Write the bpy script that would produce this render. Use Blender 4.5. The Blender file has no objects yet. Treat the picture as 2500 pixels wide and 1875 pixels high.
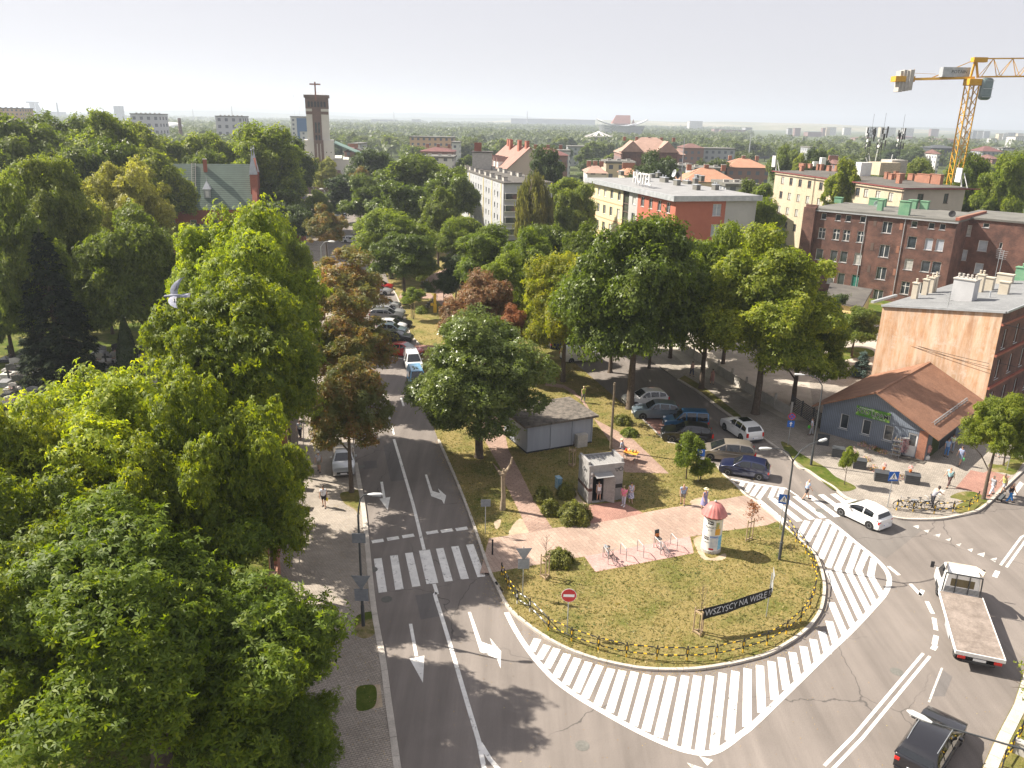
import bpy, bmesh, math, random
import numpy as np
from mathutils import Vector, Matrix, geometry
PI = math.pi
C = bpy.context.scene.collection
SC = bpy.context.scene
# ---------------------------------------------------------------- camera, sky, sun, exposure
FPX, PITCH, ROLL, CAMH = 1940.0, math.radians(18.4), math.radians(1.1), 27.0
_fw = Vector((0, math.cos(PITCH), -math.sin(PITCH))); _up = Vector((0, math.sin(PITCH), math.cos(PITCH))); _rt = Vector((1, 0, 0))
_r = _rt * math.cos(ROLL) + _up * math.sin(ROLL); _u = _up * math.cos(ROLL) - _rt * math.sin(ROLL)
cd = bpy.data.cameras.new('camera'); cam = bpy.data.objects.new('camera', cd); C.objects.link(cam)
cd.sensor_width = 36; cd.lens = FPX * 36 / 2500; cd.clip_start = .5; cd.clip_end = 40000
cam.matrix_world = Matrix(((_r.x, _u.x, -_fw.x, 0), (_r.y, _u.y, -_fw.y, 0), (_r.z, _u.z, -_fw.z, CAMH), (0, 0, 0, 1)))
SC.camera = cam
SUN_EL, SUN_AZ = math.radians(44), math.atan2(-0.948, 0.319)
w = bpy.data.worlds.new('World'); SC.world = w; w.use_nodes = True
nt = w.node_tree; bg = nt.nodes['Background']
sky = nt.nodes.new('ShaderNodeTexSky'); sky.sky_type = 'NISHITA'; sky.sun_disc = False
sky.sun_elevation = SUN_EL; sky.sun_rotation = SUN_AZ; sky.altitude = 250; sky.air_density = 1.0; sky.dust_density = 1.2; sky.ozone_density = 1.0
hsv = nt.nodes.new('ShaderNodeHueSaturation'); hsv.inputs['Saturation'].default_value = .62; nt.links.new(sky.outputs[0], hsv.inputs['Color'])
tin = nt.nodes.new('ShaderNodeMixRGB'); tin.blend_type = 'MULTIPLY'; tin.inputs[0].default_value = 1; tin.inputs[2].default_value = (1.0, .955, 1.03, 1)
nt.links.new(hsv.outputs[0], tin.inputs[1]); vl = nt.nodes.new('ShaderNodeMixRGB'); vl.inputs[0].default_value = .88; vl.inputs[2].default_value = (4.15, 4.03, 4.28, 1)
nt.links.new(tin.outputs[0], vl.inputs[1]); nt.links.new(vl.outputs[0], bg.inputs[0]); bg.inputs[1].default_value = 0.074
sl = bpy.data.lights.new('sun', 'SUN'); sl.energy = 4.9; sl.angle = math.radians(.5); sl.color = (1, .92, .80)
so = bpy.data.objects.new('sun', sl); C.objects.link(so)
sd = Vector((math.cos(SUN_EL) * math.sin(SUN_AZ), math.cos(SUN_EL) * math.cos(SUN_AZ), math.sin(SUN_EL)))
so.rotation_euler = sd.to_track_quat('Z', 'Y').to_euler(); so.location = (0, 0, 200)
SC.render.engine = 'CYCLES'
SC.view_settings.view_transform = 'Standard'; SC.view_settings.look = 'None'; SC.view_settings.gamma = 1
SC.view_settings.exposure = 1.22
SC.cycles.max_bounces = 6; SC.cycles.transmission_bounces = 4; SC.cycles.transparent_max_bounces = 6; SC.cycles.volume_bounces = 0
SC.render.resolution_x = 1024; SC.render.resolution_y = 768
# ---------------------------------------------------------------- surveyed points: a direction seen from the camera, met with a level plane
REG = dict(A=(0,180,3.16), B=(600,180,3.16), C=(1200,250,3.16), E=(1800,130,3.16), F=(1800,450,3.16), L=(0,550,3.16), W=(650,550,3.16),
 K=(1250,700,3.16), M=(1850,800,3.403), N=(650,1000,3.16), O=(1200,1050,3.16), P=(1800,1150,3.16), Q=(1800,1450,3.16), S=(650,1425,3.16),
 X=(1200,1425,3.16), D=(0,0,.8848), U=(1940,1240,4.881), V=(1780,1150,7.373), T=(2200,1050,4.483), Z=(1400,1180,6.9125), G=(0,800,5.53),
 H=(700,190,5.72), R=(1900,250,3.687), I=(2150,870,5.029), Y=(850,700,6.383))
def ray(k, x, y):
    x0, y0, s = REG[k]; px = x0 + x / s; py = y0 + y / s
    return _r * ((px - 1250) / FPX) - _u * ((py - 937.5) / FPX) + _fw
def g(k, x, y, z=0.0):
    d = ray(k, x, y); t = (z - CAMH) / d.z
    return Vector((d.x * t, d.y * t, z))
def gy(k, x, y, Y):
    d = ray(k, x, y); t = Y / d.y
    return Vector((d.x * t, Y, CAMH + d.z * t))
def gs(k, *pts, z=0.0):
    return [g(k, x, y, z) for x, y in pts]
# ---------------------------------------------------------------- helpers
def tag(o, label=None, cat=None, group=None, kind=None):
    if label: o['label'] = label
    if cat: o['category'] = cat
    if group: o['group'] = group
    if kind: o['kind'] = kind
    return o
def empty(name, loc=(0, 0, 0), rz=0, label=None, cat=None, group=None, scale=None):
    o = bpy.data.objects.new(name, None); C.objects.link(o); o.location = loc; o.rotation_euler = (0, 0, rz); o.empty_display_size = .3
    if scale: o.scale = scale
    return tag(o, label, cat, group)
class MB:
    def __init__(s): s.v = []; s.f = []; s.m = []; s.mi = 0
    def add(s, vs, fs):
        n = len(s.v); s.v += [tuple(v) for v in vs]
        for f in fs: s.f.append(tuple(i + n for i in f)); s.m.append(s.mi)
        return s
    def box(s, x0, y0, z0, x1, y1, z1):
        return s.add([(x0,y0,z0),(x1,y0,z0),(x1,y1,z0),(x0,y1,z0),(x0,y0,z1),(x1,y0,z1),(x1,y1,z1),(x0,y1,z1)],
            [(0,3,2,1),(4,5,6,7),(0,1,5,4),(1,2,6,5),(2,3,7,6),(3,0,4,7)])
    def bar(s, a, b, w, h=None, up=(0, 0, 1)):
        a = Vector(a); b = Vector(b); h = h or w; d = (b - a).normalized(); up = Vector(up)
        sx = d.cross(up)
        if sx.length < 1e-4: sx = d.cross(Vector((1, 0, 0)))
        sx.normalize(); uz = sx.cross(d)
        q = [a + sx*(i*w/2) + uz*(j*h/2) for i, j in ((-1,-1),(1,-1),(1,1),(-1,1))] + [b + sx*(i*w/2) + uz*(j*h/2) for i, j in ((-1,-1),(1,-1),(1,1),(-1,1))]
        return s.add(q, [(0,1,2,3),(7,6,5,4),(0,4,5,1),(1,5,6,2),(2,6,7,3),(3,7,4,0)])
    def prism(s, pts, z0, z1, cap=True):
        n = len(pts); vs = [(p[0], p[1], z0) for p in pts] + [(p[0], p[1], z1) for p in pts]
        s.add(vs, [(i, (i+1) % n, n + (i+1) % n, n + i) for i in range(n)])
        if cap:
            for z, rev in ((z1, False), (z0, True)):
                V3 = [Vector((p[0], p[1], z)) for p in pts]
                tr = geometry.tessellate_polygon([V3])
                fs = []
                for t in tr:
                    a, b, c = [V3[i] for i in t]
                    up = (b - a).cross(c - a).z > 0
                    fs.append(tuple(t) if up != rev else tuple(reversed(t)))
                s.add(V3, fs)
        return s
    def flat(s, pts, z):
        V3 = [Vector((p[0], p[1], z)) for p in pts]; fs = []
        for t in geometry.tessellate_polygon([V3]):
            a, b, c = [V3[i] for i in t]; fs.append(tuple(t) if (b - a).cross(c - a).z > 0 else tuple(reversed(t)))
        return s.add(V3, fs)
    def tube(s, pts, rad, n=8, caps=True):
        pts = [Vector(p) for p in pts]; m = len(pts)
        if not hasattr(rad, '__len__'): rad = [rad] * m
        vs = []; ref = Vector((.31, .17, .93))
        for i, p in enumerate(pts):
            d = (pts[min(i+1, m-1)] - pts[max(i-1, 0)]).normalized()
            a = d.cross(ref)
            if a.length < .15: a = d.cross(Vector((1, 0, 0)))
            a.normalize(); b = d.cross(a)
            for k in range(n):
                t = 2*PI*k/n; vs.append(p + (a*math.cos(t) + b*math.sin(t)) * rad[i])
        fs = [(i*n+k, i*n+(k+1) % n, (i+1)*n+(k+1) % n, (i+1)*n+k) for i in range(m-1) for k in range(n)]
        if caps: fs += [tuple(reversed(range(n))), tuple((m-1)*n + k for k in range(n))]
        return s.add(vs, fs)
    def cyl(s, a, b, r0, r1=None, n=12): return s.tube([a, b], [r0, r0 if r1 is None else r1], n)
    def lathe(s, prof, n=20, c=(0, 0, 0)):
        vs = []; m = len(prof)
        for r, z in prof:
            for k in range(n): t = 2*PI*k/n; vs.append((c[0] + r*math.cos(t), c[1] + r*math.sin(t), c[2] + z))
        return s.add(vs, [(i*n+k, i*n+(k+1) % n, (i+1)*n+(k+1) % n, (i+1)*n+k) for i in range(m-1) for k in range(n)] + [tuple(reversed(range(n))), tuple((m-1)*n + k for k in range(n))])
    def ball(s, c, r, n=10, m=6):
        if not hasattr(r, '__len__'): r = (r, r, r)
        vs = [(c[0], c[1], c[2]-r[2])]
        for i in range(1, m):
            p = PI*i/m
            for k in range(n): t = 2*PI*k/n; vs.append((c[0]+r[0]*math.sin(p)*math.cos(t), c[1]+r[1]*math.sin(p)*math.sin(t), c[2]-r[2]*math.cos(p)))
        vs.append((c[0], c[1], c[2]+r[2])); L = len(vs)-1
        fs = [(0, 1+(k+1) % n, 1+k) for k in range(n)] + [(1+i*n+k, 1+i*n+(k+1) % n, 1+(i+1)*n+(k+1) % n, 1+(i+1)*n+k) for i in range(m-2) for k in range(n)]
        return s.add(vs, fs + [(L, 1+(m-2)*n+k, 1+(m-2)*n+(k+1) % n) for k in range(n)])
    def disc(s, c, r, nrm, n=16, t=.004):
        c = Vector(c); d = Vector(nrm).normalized(); return s.tube([c - d*t, c], [r, r], n)
    def quad(s, a, b, c, d): return s.add([a, b, c, d], [(0, 1, 2, 3)])
    def mesh(s, name, mats, smooth=False):
        me = bpy.data.meshes.new(name); me.from_pydata(s.v, [], s.f)
        for m in (mats if isinstance(mats, (list, tuple)) else [mats]): me.materials.append(m)
        if max(s.m, default=0): me.polygons.foreach_set('material_index', s.m)
        if smooth:
            me.polygons.foreach_set('use_smooth', [True] * len(s.f))
            try: me.set_sharp_from_angle(angle=math.radians(38))
            except Exception: pass
        me.update(); return me
    def build(s, name, mats, parent=None, loc=None, rz=None, smooth=False, bevel=0, seg=2):
        o = bpy.data.objects.new(name, s.mesh(name, mats, smooth)); C.objects.link(o)
        if parent is not None: o.parent = parent
        if loc is not None: o.location = loc
        if rz is not None: o.rotation_euler = (0, 0, rz)
        if bevel:
            b = o.modifiers.new('bevel', 'BEVEL'); b.width = bevel; b.segments = seg; b.limit_method = 'ANGLE'; b.angle_limit = math.radians(35)
        return o
def put(me, name, parent=None, loc=(0, 0, 0), rot=(0, 0, 0), scale=None):
    o = bpy.data.objects.new(name, me); C.objects.link(o); o.location = loc; o.rotation_euler = rot
    if scale: o.scale = scale
    if parent is not None: o.parent = parent
    return o
def kids(o): return [c for c in o.children]
def dup(o, parent=None, loc=None, rz=None, scale=None, label=None, group=None):
    c = o.copy(); C.objects.link(c)
    if parent is not None: c.parent = parent
    for ch in kids(o): dup(ch, c)
    if loc is not None: c.location = loc
    if rz is not None: c.rotation_euler = (0, 0, rz)
    if scale is not None: c.scale = scale
    if label: c['label'] = label
    if group: c['group'] = group
    return c
def setmat(o, m, i=0):
    if len(o.material_slots) > i: o.material_slots[i].link = 'OBJECT'; o.material_slots[i].material = m
def text(name, s, size, mat, parent=None, loc=(0, 0, 0), rot=(PI/2, 0, 0), ext=.006, ax='CENTER', shear=0, sx=1, off=0):
    cu = bpy.data.curves.new(name, 'FONT'); cu.body = s; cu.size = size; cu.extrude = ext; cu.align_x = ax; cu.align_y = 'CENTER'; cu.shear = shear; cu.resolution_u = 2; cu.offset = off
    t = bpy.data.objects.new(name, cu); C.objects.link(t); dg = bpy.context.evaluated_depsgraph_get()
    me = bpy.data.meshes.new_from_object(t.evaluated_get(dg)); bpy.data.objects.remove(t); me.name = name
    me.materials.clear(); me.materials.append(mat)
    return put(me, name, parent, loc, rot, (sx, 1, 1))
# ---------------------------------------------------------------- materials
def newmat(name):
    m = bpy.data.materials.new(name); m.use_nodes = True; nt = m.node_tree
    return m, nt, nt.nodes['Principled BSDF'], nt.nodes.new('ShaderNodeTexCoord')
def node(nt, t, **kw):
    n = nt.nodes.new('ShaderNode' + t)
    for k, v in kw.items():
        if k == 'i':
            for a, b in v.items(): n.inputs[a].default_value = b
        else: setattr(n, k, v)
    return n
def rgb(c): return (c[0], c[1], c[2], 1)
def noise(nt, vec, scale, detail=4, rough=.6, dist=0):
    n = node(nt, 'TexNoise', i={'Scale': scale, 'Detail': detail, 'Roughness': rough, 'Distortion': dist}); nt.links.new(vec, n.inputs['Vector']); return n.outputs['Fac']
def ramp(nt, fac, stops):
    r = node(nt, 'ValToRGB'); el = r.color_ramp.elements
    while len(el) < len(stops): el.new(.5)
    for e, (p, c) in zip(el, stops): e.position = p; e.color = rgb(c) if hasattr(c, '__len__') else (c, c, c, 1)
    nt.links.new(fac, r.inputs[0]); return r.outputs[0]
def mix(nt, fac, a, b, mode='MIX'):
    m = node(nt, 'MixRGB', blend_type=mode)
    for i, v in ((0, fac), (1, a), (2, b)):
        if isinstance(v, (int, float)): m.inputs[i].default_value = v if i == 0 else (v, v, v, 1)
        elif isinstance(v, tuple): m.inputs[i].default_value = rgb(v)
        else: nt.links.new(v, m.inputs[i])
    return m.outputs[0]
def bump(nt, bs, h, st=.3, d=.02):
    b = node(nt, 'Bump', i={'Strength': st, 'Distance': d}); nt.links.new(h, b.inputs['Height']); nt.links.new(b.outputs[0], bs.inputs['Normal'])
def mat(name, c, c2=None, rough=.75, sc=1.5, metal=0, spec=.4, bmp=0, bsc=30, coat=0, lo=.35, hi=.65, streak=False, fine=0):
    m, nt, bs, tc = newmat(name); bs.inputs['Roughness'].default_value = rough; bs.inputs['Metallic'].default_value = metal
    bs.inputs['Specular IOR Level'].default_value = spec; bs.inputs['Coat Weight'].default_value = coat; bs.inputs['Coat Roughness'].default_value = .05
    v = tc.outputs['Object']
    if streak:
        mp = node(nt, 'Mapping'); mp.inputs['Scale'].default_value = (1, 1, .12); nt.links.new(v, mp.inputs[0]); v = mp.outputs[0]
    if c2 is None: bs.inputs['Base Color'].default_value = rgb(c)
    else:
        col = ramp(nt, noise(nt, v, sc, 5, .65), [(lo, c), (hi, c2)])
        if fine: col = mix(nt, .5, col, mix(nt, 1, col, ramp(nt, noise(nt, tc.outputs['Object'], fine, 3, .7), [(.3, .6), (.7, 1.35)]), 'MULTIPLY'))
        nt.links.new(col, bs.inputs['Base Color'])
    if bmp: bump(nt, bs, noise(nt, tc.outputs['Object'], bsc, 3), bmp)
    return m
def brickmat(name, c1, c2, mortar, sx=.25, sz=.075, rot=0, mortarw=.012, rough=.85, plane='xz', dirt=None, dsc=.25, off=.5):
    m, nt, bs, tc = newmat(name); bs.inputs['Roughness'].default_value = rough; v = tc.outputs['Object']
    if plane == 'wall':
        sp = node(nt, 'SeparateXYZ'); nt.links.new(v, sp.inputs[0]); a = node(nt, 'Math', operation='ADD'); nt.links.new(sp.outputs[0], a.inputs[0]); nt.links.new(sp.outputs[1], a.inputs[1])
        cb = node(nt, 'CombineXYZ'); nt.links.new(a.outputs[0], cb.inputs[0]); nt.links.new(sp.outputs[2], cb.inputs[1]); v2 = cb.outputs[0]
    else:
        mp = node(nt, 'Mapping'); mp.inputs['Rotation'].default_value = (0, 0, rot); nt.links.new(v, mp.inputs[0]); v2 = mp.outputs[0]
    b = node(nt, 'TexBrick', offset=off, i={'Scale': 1, 'Color1': rgb(c1), 'Color2': rgb(c2), 'Mortar': rgb(mortar), 'Mortar Size': mortarw, 'Brick Width': sx, 'Row Height': sz, 'Bias': 0})
    nt.links.new(v2, b.inputs['Vector']); col = b.outputs['Color']
    d1, d2 = dirt or ((.72, .72, .72), (1.15, 1.15, 1.15))
    col = mix(nt, 1, col, ramp(nt, noise(nt, v, dsc, 6, .65), [(.3, d1), (.7, d2)]), 'MULTIPLY')
    col = mix(nt, .6, col, mix(nt, 1, col, ramp(nt, noise(nt, v, 9, 3, .7), [(.3, .65), (.7, 1.3)]), 'MULTIPLY'))
    nt.links.new(col, bs.inputs['Base Color']); bump(nt, bs, b.outputs['Fac'], -.3, .01)
    return m
def stripemat(name, c1, c2, axis, period, duty=.1, rough=.6, dirt=(.8, 1.15), metal=0, rot=0, dsc=.6):
    m, nt, bs, tc = newmat(name); bs.inputs['Roughness'].default_value = rough; bs.inputs['Metallic'].default_value = metal; v = tc.outputs['Object']
    if rot:
        mp = node(nt, 'Mapping'); mp.inputs['Rotation'].default_value = (0, 0, rot); nt.links.new(v, mp.inputs[0]); vv = mp.outputs[0]
    else: vv = v
    sp = node(nt, 'SeparateXYZ'); nt.links.new(vv, sp.inputs[0])
    a = node(nt, 'Math', operation='DIVIDE'); nt.links.new(sp.outputs[axis], a.inputs[0]); a.inputs[1].default_value = period
    f = node(nt, 'Math', operation='FRACT'); nt.links.new(a.outputs[0], f.inputs[0])
    l = node(nt, 'Math', operation='LESS_THAN'); nt.links.new(f.outputs[0], l.inputs[0]); l.inputs[1].default_value = duty
    col = mix(nt, l.outputs[0], c1, c2)
    col = mix(nt, 1, col, ramp(nt, noise(nt, v, dsc, 5, .65), [(.3, dirt[0]), (.7, dirt[1])]), 'MULTIPLY')
    nt.links.new(col, bs.inputs['Base Color']); bump(nt, bs, f.outputs[0], .15, .01); return m
def asphalt(name, a=(.172, .150, .134), b=(.225, .197, .177)):
    m, nt, bs, tc = newmat(name); v = tc.outputs['Object']; bs.inputs['Roughness'].default_value = .88; bs.inputs['Specular IOR Level'].default_value = .3
    col = ramp(nt, noise(nt, v, .12, 6, .62, .6), [(.32, a), (.68, b)])
    col = mix(nt, 1, col, ramp(nt, noise(nt, v, 22, 3, .8), [(.25, .72), (.75, 1.28)]), 'MULTIPLY')
    mp = node(nt, 'Mapping'); mp.inputs['Rotation'].default_value = (0, 0, .25); mp.inputs['Scale'].default_value = (1.1, .07, 1); nt.links.new(v, mp.inputs[0])
    col = mix(nt, 1, col, ramp(nt, noise(nt, mp.outputs[0], 1, 4, .6), [(.3, .8), (.7, 1.14)]), 'MULTIPLY')
    nn = node(nt, 'TexNoise', i={'Scale': .8, 'Detail': 6}); nt.links.new(v, nn.inputs['Vector']); dv = mix(nt, .9, v, nn.outputs['Color'], 'ADD')
    vo = node(nt, 'TexVoronoi', feature='DISTANCE_TO_EDGE', i={'Scale': .11}); nt.links.new(dv, vo.inputs['Vector'])
    cr = ramp(nt, vo.outputs['Distance'], [(0, 1.0), (.0018, 0.0)])
    cm = mix(nt, 1, cr, ramp(nt, noise(nt, v, .09, 2), [(.48, 0.0), (.56, 1.0)]), 'MULTIPLY')
    col = mix(nt, cm, col, (.08, .072, .068)); nt.links.new(col, bs.inputs['Base Color'])
    bump(nt, bs, noise(nt, v, 60, 2), .25, .01); return m
def grassmat(name, gr=((.05, .085, .012), (.115, .14, .022)), dry=((.21, .17, .055), (.31, .245, .105)), bias=.5, soil=(.36, .27, .17), soilb=.72):
    m, nt, bs, tc = newmat(name); v = tc.outputs['Object']; bs.inputs['Roughness'].default_value = .95; bs.inputs['Specular IOR Level'].default_value = .1
    a = ramp(nt, noise(nt, v, 3.5, 6, .7), [(.3, gr[0]), (.7, gr[1])]); b = ramp(nt, noise(nt, v, 5, 6, .75), [(.3, dry[0]), (.7, dry[1])])
    f = ramp(nt, noise(nt, v, .33, 8, .72), [(bias - .13, 0.0), (bias + .13, 1.0)]); col = mix(nt, f, a, b)
    s = ramp(nt, noise(nt, v, .22, 7, .7, .4), [(soilb - .05, 0.0), (soilb + .04, 1.0)]); col = mix(nt, s, col, soil)
    col = mix(nt, 1, col, ramp(nt, noise(nt, v, 26, 3, .85), [(.25, .5), (.75, 1.5)]), 'MULTIPLY')
    nt.links.new(col, bs.inputs['Base Color']); bump(nt, bs, noise(nt, v, 14, 6, .8), .9, .08); return m
def paintmat(name, c=(.8, .78, .74), wear=.62):
    m, nt, bs, tc = newmat(name); v = tc.outputs['Object']; bs.inputs['Roughness'].default_value = .65
    f = ramp(nt, noise(nt, v, 2.2, 8, .78, .3), [(wear, 0.0), (wear + .09, 1.0)]); d = mix(nt, 1, c, ramp(nt, noise(nt, v, 1.3, 5, .7), [(.3, .78), (.7, 1.08)]), 'MULTIPLY')
    nt.links.new(mix(nt, f, d, (.17, .155, .145)), bs.inputs['Base Color']); return m
def leafmat(name, cols, trans=None, tw=.42, patch=None, psc=.35, rough=.55):
    m, nt, bs, tc = newmat(name); ge = node(nt, 'NewGeometry'); oi = node(nt, 'ObjectInfo')
    n = len(cols); col = ramp(nt, ge.outputs['Random Per Island'], [(i / max(1, n-1), c) for i, c in enumerate(cols)])
    f = noise(nt, tc.outputs['Object'], psc, 3, .6)
    if patch: col = mix(nt, ramp(nt, f, [(patch[1] - .1, 0.0), (patch[1] + .1, 1.0)]), col, patch[0])
    else: col = mix(nt, 1, col, ramp(nt, f, [(.3, (.72, .78, .8)), (.7, (1.25, 1.18, 1.1))]), 'MULTIPLY')
    col = mix(nt, 1, col, ramp(nt, oi.outputs['Random'], [(0, (.82, .86, .9)), (1, (1.18, 1.12, 1.0))]), 'MULTIPLY')
    bs.inputs['Roughness'].default_value = rough; bs.inputs['Specular IOR Level'].default_value = .35; nt.links.new(col, bs.inputs['Base Color'])
    tr = node(nt, 'BsdfTranslucent'); tcol = mix(nt, 1, col, trans or (1.7, 1.75, .7), 'MULTIPLY'); nt.links.new(tcol, tr.inputs[0])
    mx = node(nt, 'MixShader'); mx.inputs[0].default_value = tw; nt.links.new(bs.outputs[0], mx.inputs[1]); nt.links.new(tr.outputs[0], mx.inputs[2])
    nt.links.new(mx.outputs[0], nt.nodes['Material Output'].inputs['Surface']); return m
def glassmat(name, c=(.02, .025, .03), rough=.06, c2=None, sc=.6):
    return mat(name, c, c2, rough=rough, spec=.9, sc=sc)
def carpaint(name, c, metal=.0, rough=.28): return mat(name, c, rough=rough, metal=metal, spec=.5, coat=.9)
MT = dict(
 asphalt=asphalt('asphalt'), patch=asphalt('asphalt_patch', (.135, .124, .118), (.17, .155, .146)), paint=paintmat('road_paint', wear=.565), paint_old=paintmat('worn_road_paint', (.62, .6, .56), .52),
 paver=brickmat('grey_pavers', (.33, .285, .24), (.40, .35, .295), (.17, .145, .12), .22, .11, .24, .012, plane='xy', dsc=.35),
 paver_r=brickmat('grey_square_pavers', (.30, .265, .225), (.38, .335, .285), (.16, .14, .12), .30, .15, .6, .012, plane='xy', dsc=.35),
 brickpath=brickmat('brick_path_pavers', (.34, .225, .175), (.40, .275, .215), (.2, .13, .1), .8, .2, .55, .02, plane='xy', dsc=.5),
 plaza=brickmat('plaza_pavers', (.36, .255, .2), (.42, .31, .245), (.27, .19, .15), .7, .3, 1.15, .014, plane='xy', dsc=.3),
 pinkpad=brickmat('pink_pavers', (.46, .28, .25), (.52, .335, .3), (.36, .22, .2), .2, .1, .3, .01, plane='xy', dsc=.5),
 redpave=brickmat('red_pavers', (.33, .17, .13), (.40, .22, .17), (.2, .11, .09), .2, .1, .6, .01, plane='xy', dsc=.5),
 kerb=mat('kerb_concrete', (.42, .38, .33), (.55, .5, .44), rough=.9, sc=1.2, fine=18),
 concrete=mat('concrete', (.38, .36, .33), (.5, .47, .43), rough=.9, sc=1.5, fine=12),
 grass=grassmat('dry_lawn', bias=.41), grass_g=grassmat('greener_lawn', bias=.6, soilb=.78), grass_w=grassmat('verge_weeds', bias=.52, soilb=.62),
 land=grassmat('land', gr=((.04, .07, .02), (.07, .1, .03)), dry=((.1, .11, .05), (.17, .15, .08)), bias=.55, soilb=.9),
 soil=mat('dry_soil', (.33, .25, .17), (.45, .36, .26), rough=.95, sc=1.2, fine=15),
 bark=mat('bark', (.075, .055, .04), (.13, .1, .075), rough=.95, sc=6, bmp=.6, bsc=14), barkpale=mat('pale_bark', (.22, .17, .12), (.35, .28, .2), rough=.95, sc=5, bmp=.5, bsc=14),
 wood=mat('stake_wood', (.33, .24, .15), (.45, .34, .22), rough=.9, sc=5), steel=mat('galvanised_steel', (.38, .4, .42), (.48, .5, .52), rough=.45, metal=.6, sc=4), black=mat('black_paint', (.018, .018, .02), rough=.45),
 dark=mat('dark_grey_paint', (.05, .055, .06), (.07, .075, .08), rough=.55, sc=2), yellow=mat('yellow_paint', (.78, .5, .03), (.7, .42, .02), rough=.5, sc=5), white=mat('white_paint', (.78, .78, .76), (.68, .68, .66), rough=.5, sc=3),
 signgrey=mat('sign_back_grey', (.22, .24, .27), (.3, .32, .35), rough=.5, sc=5, metal=.2), red=mat('sign_red', (.5, .015, .02), rough=.4), blue=mat('sign_blue', (.012, .11, .45), rough=.4), signwhite=mat('sign_white', (.82, .82, .82), rough=.4),
 glass=glassmat('window_glass', c2=(.07, .085, .1)), carglass=glassmat('car_glass', (.012, .014, .017), .03), rubber=mat('tyre_rubber', (.018, .018, .018), rough=.85), rim=mat('wheel_rim', (.42, .43, .45), rough=.35, metal=.7),
 redlight=mat('tail_lamp', (.55, .015, .01), rough=.15, coat=.6), lamp=mat('head_lamp', (.7, .72, .75), rough=.08, coat=1), plastic=mat('black_plastic', (.03, .03, .032), rough=.6), frame=mat('white_window_frame', (.72, .71, .69), rough=.45), frameb=mat('brown_window_frame', (.12, .085, .07), rough=.6),
 roofelt=mat('roofing_felt', (.12, .117, .105), (.175, .17, .152), rough=.92, sc=.35, fine=9), roofelt_d=mat('dark_roofing_felt', (.075, .068, .062), (.125, .115, .1), rough=.92, sc=.4, fine=9),
 seam=stripemat('seamed_sheet_roof', (.5, .5, .5), (.33, .33, .34), 0, 1.1, .06, .55), zinc=mat('zinc', (.36, .38, .4), (.5, .52, .54), rough=.5, metal=.3, sc=1),
 brick=brickmat('old_red_brick', (.105, .043, .032), (.15, .062, .045), (.15, .11, .09), .27, .085, plane='wall', dirt=((.38, .38, .42), (1.5, 1.38, 1.3)), dsc=.55),
 brick_o=brickmat('orange_brick', (.29, .105, .06), (.36, .14, .08), (.3, .19, .14), .25, .08, plane='wall'),
 brick_r=brickmat('church_red_brick', (.3, .07, .045), (.38, .1, .06), (.3, .15, .1), .25, .08, plane='wall'),
)
def greenleaf(name, base, hot, **kw):
    b = Vector((base[0]*2.05, base[1]*1.7, base[2]*1.1)); h = Vector((hot[0]*1.6, hot[1]*1.42, hot[2]*1.0)); kw['tw'] = kw.get('tw', .4) + .06; return leafmat(name, [tuple(b * .6), tuple(b), tuple(b * .8 + h * .2), tuple(b * .3 + h * .7)], **kw)
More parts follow.
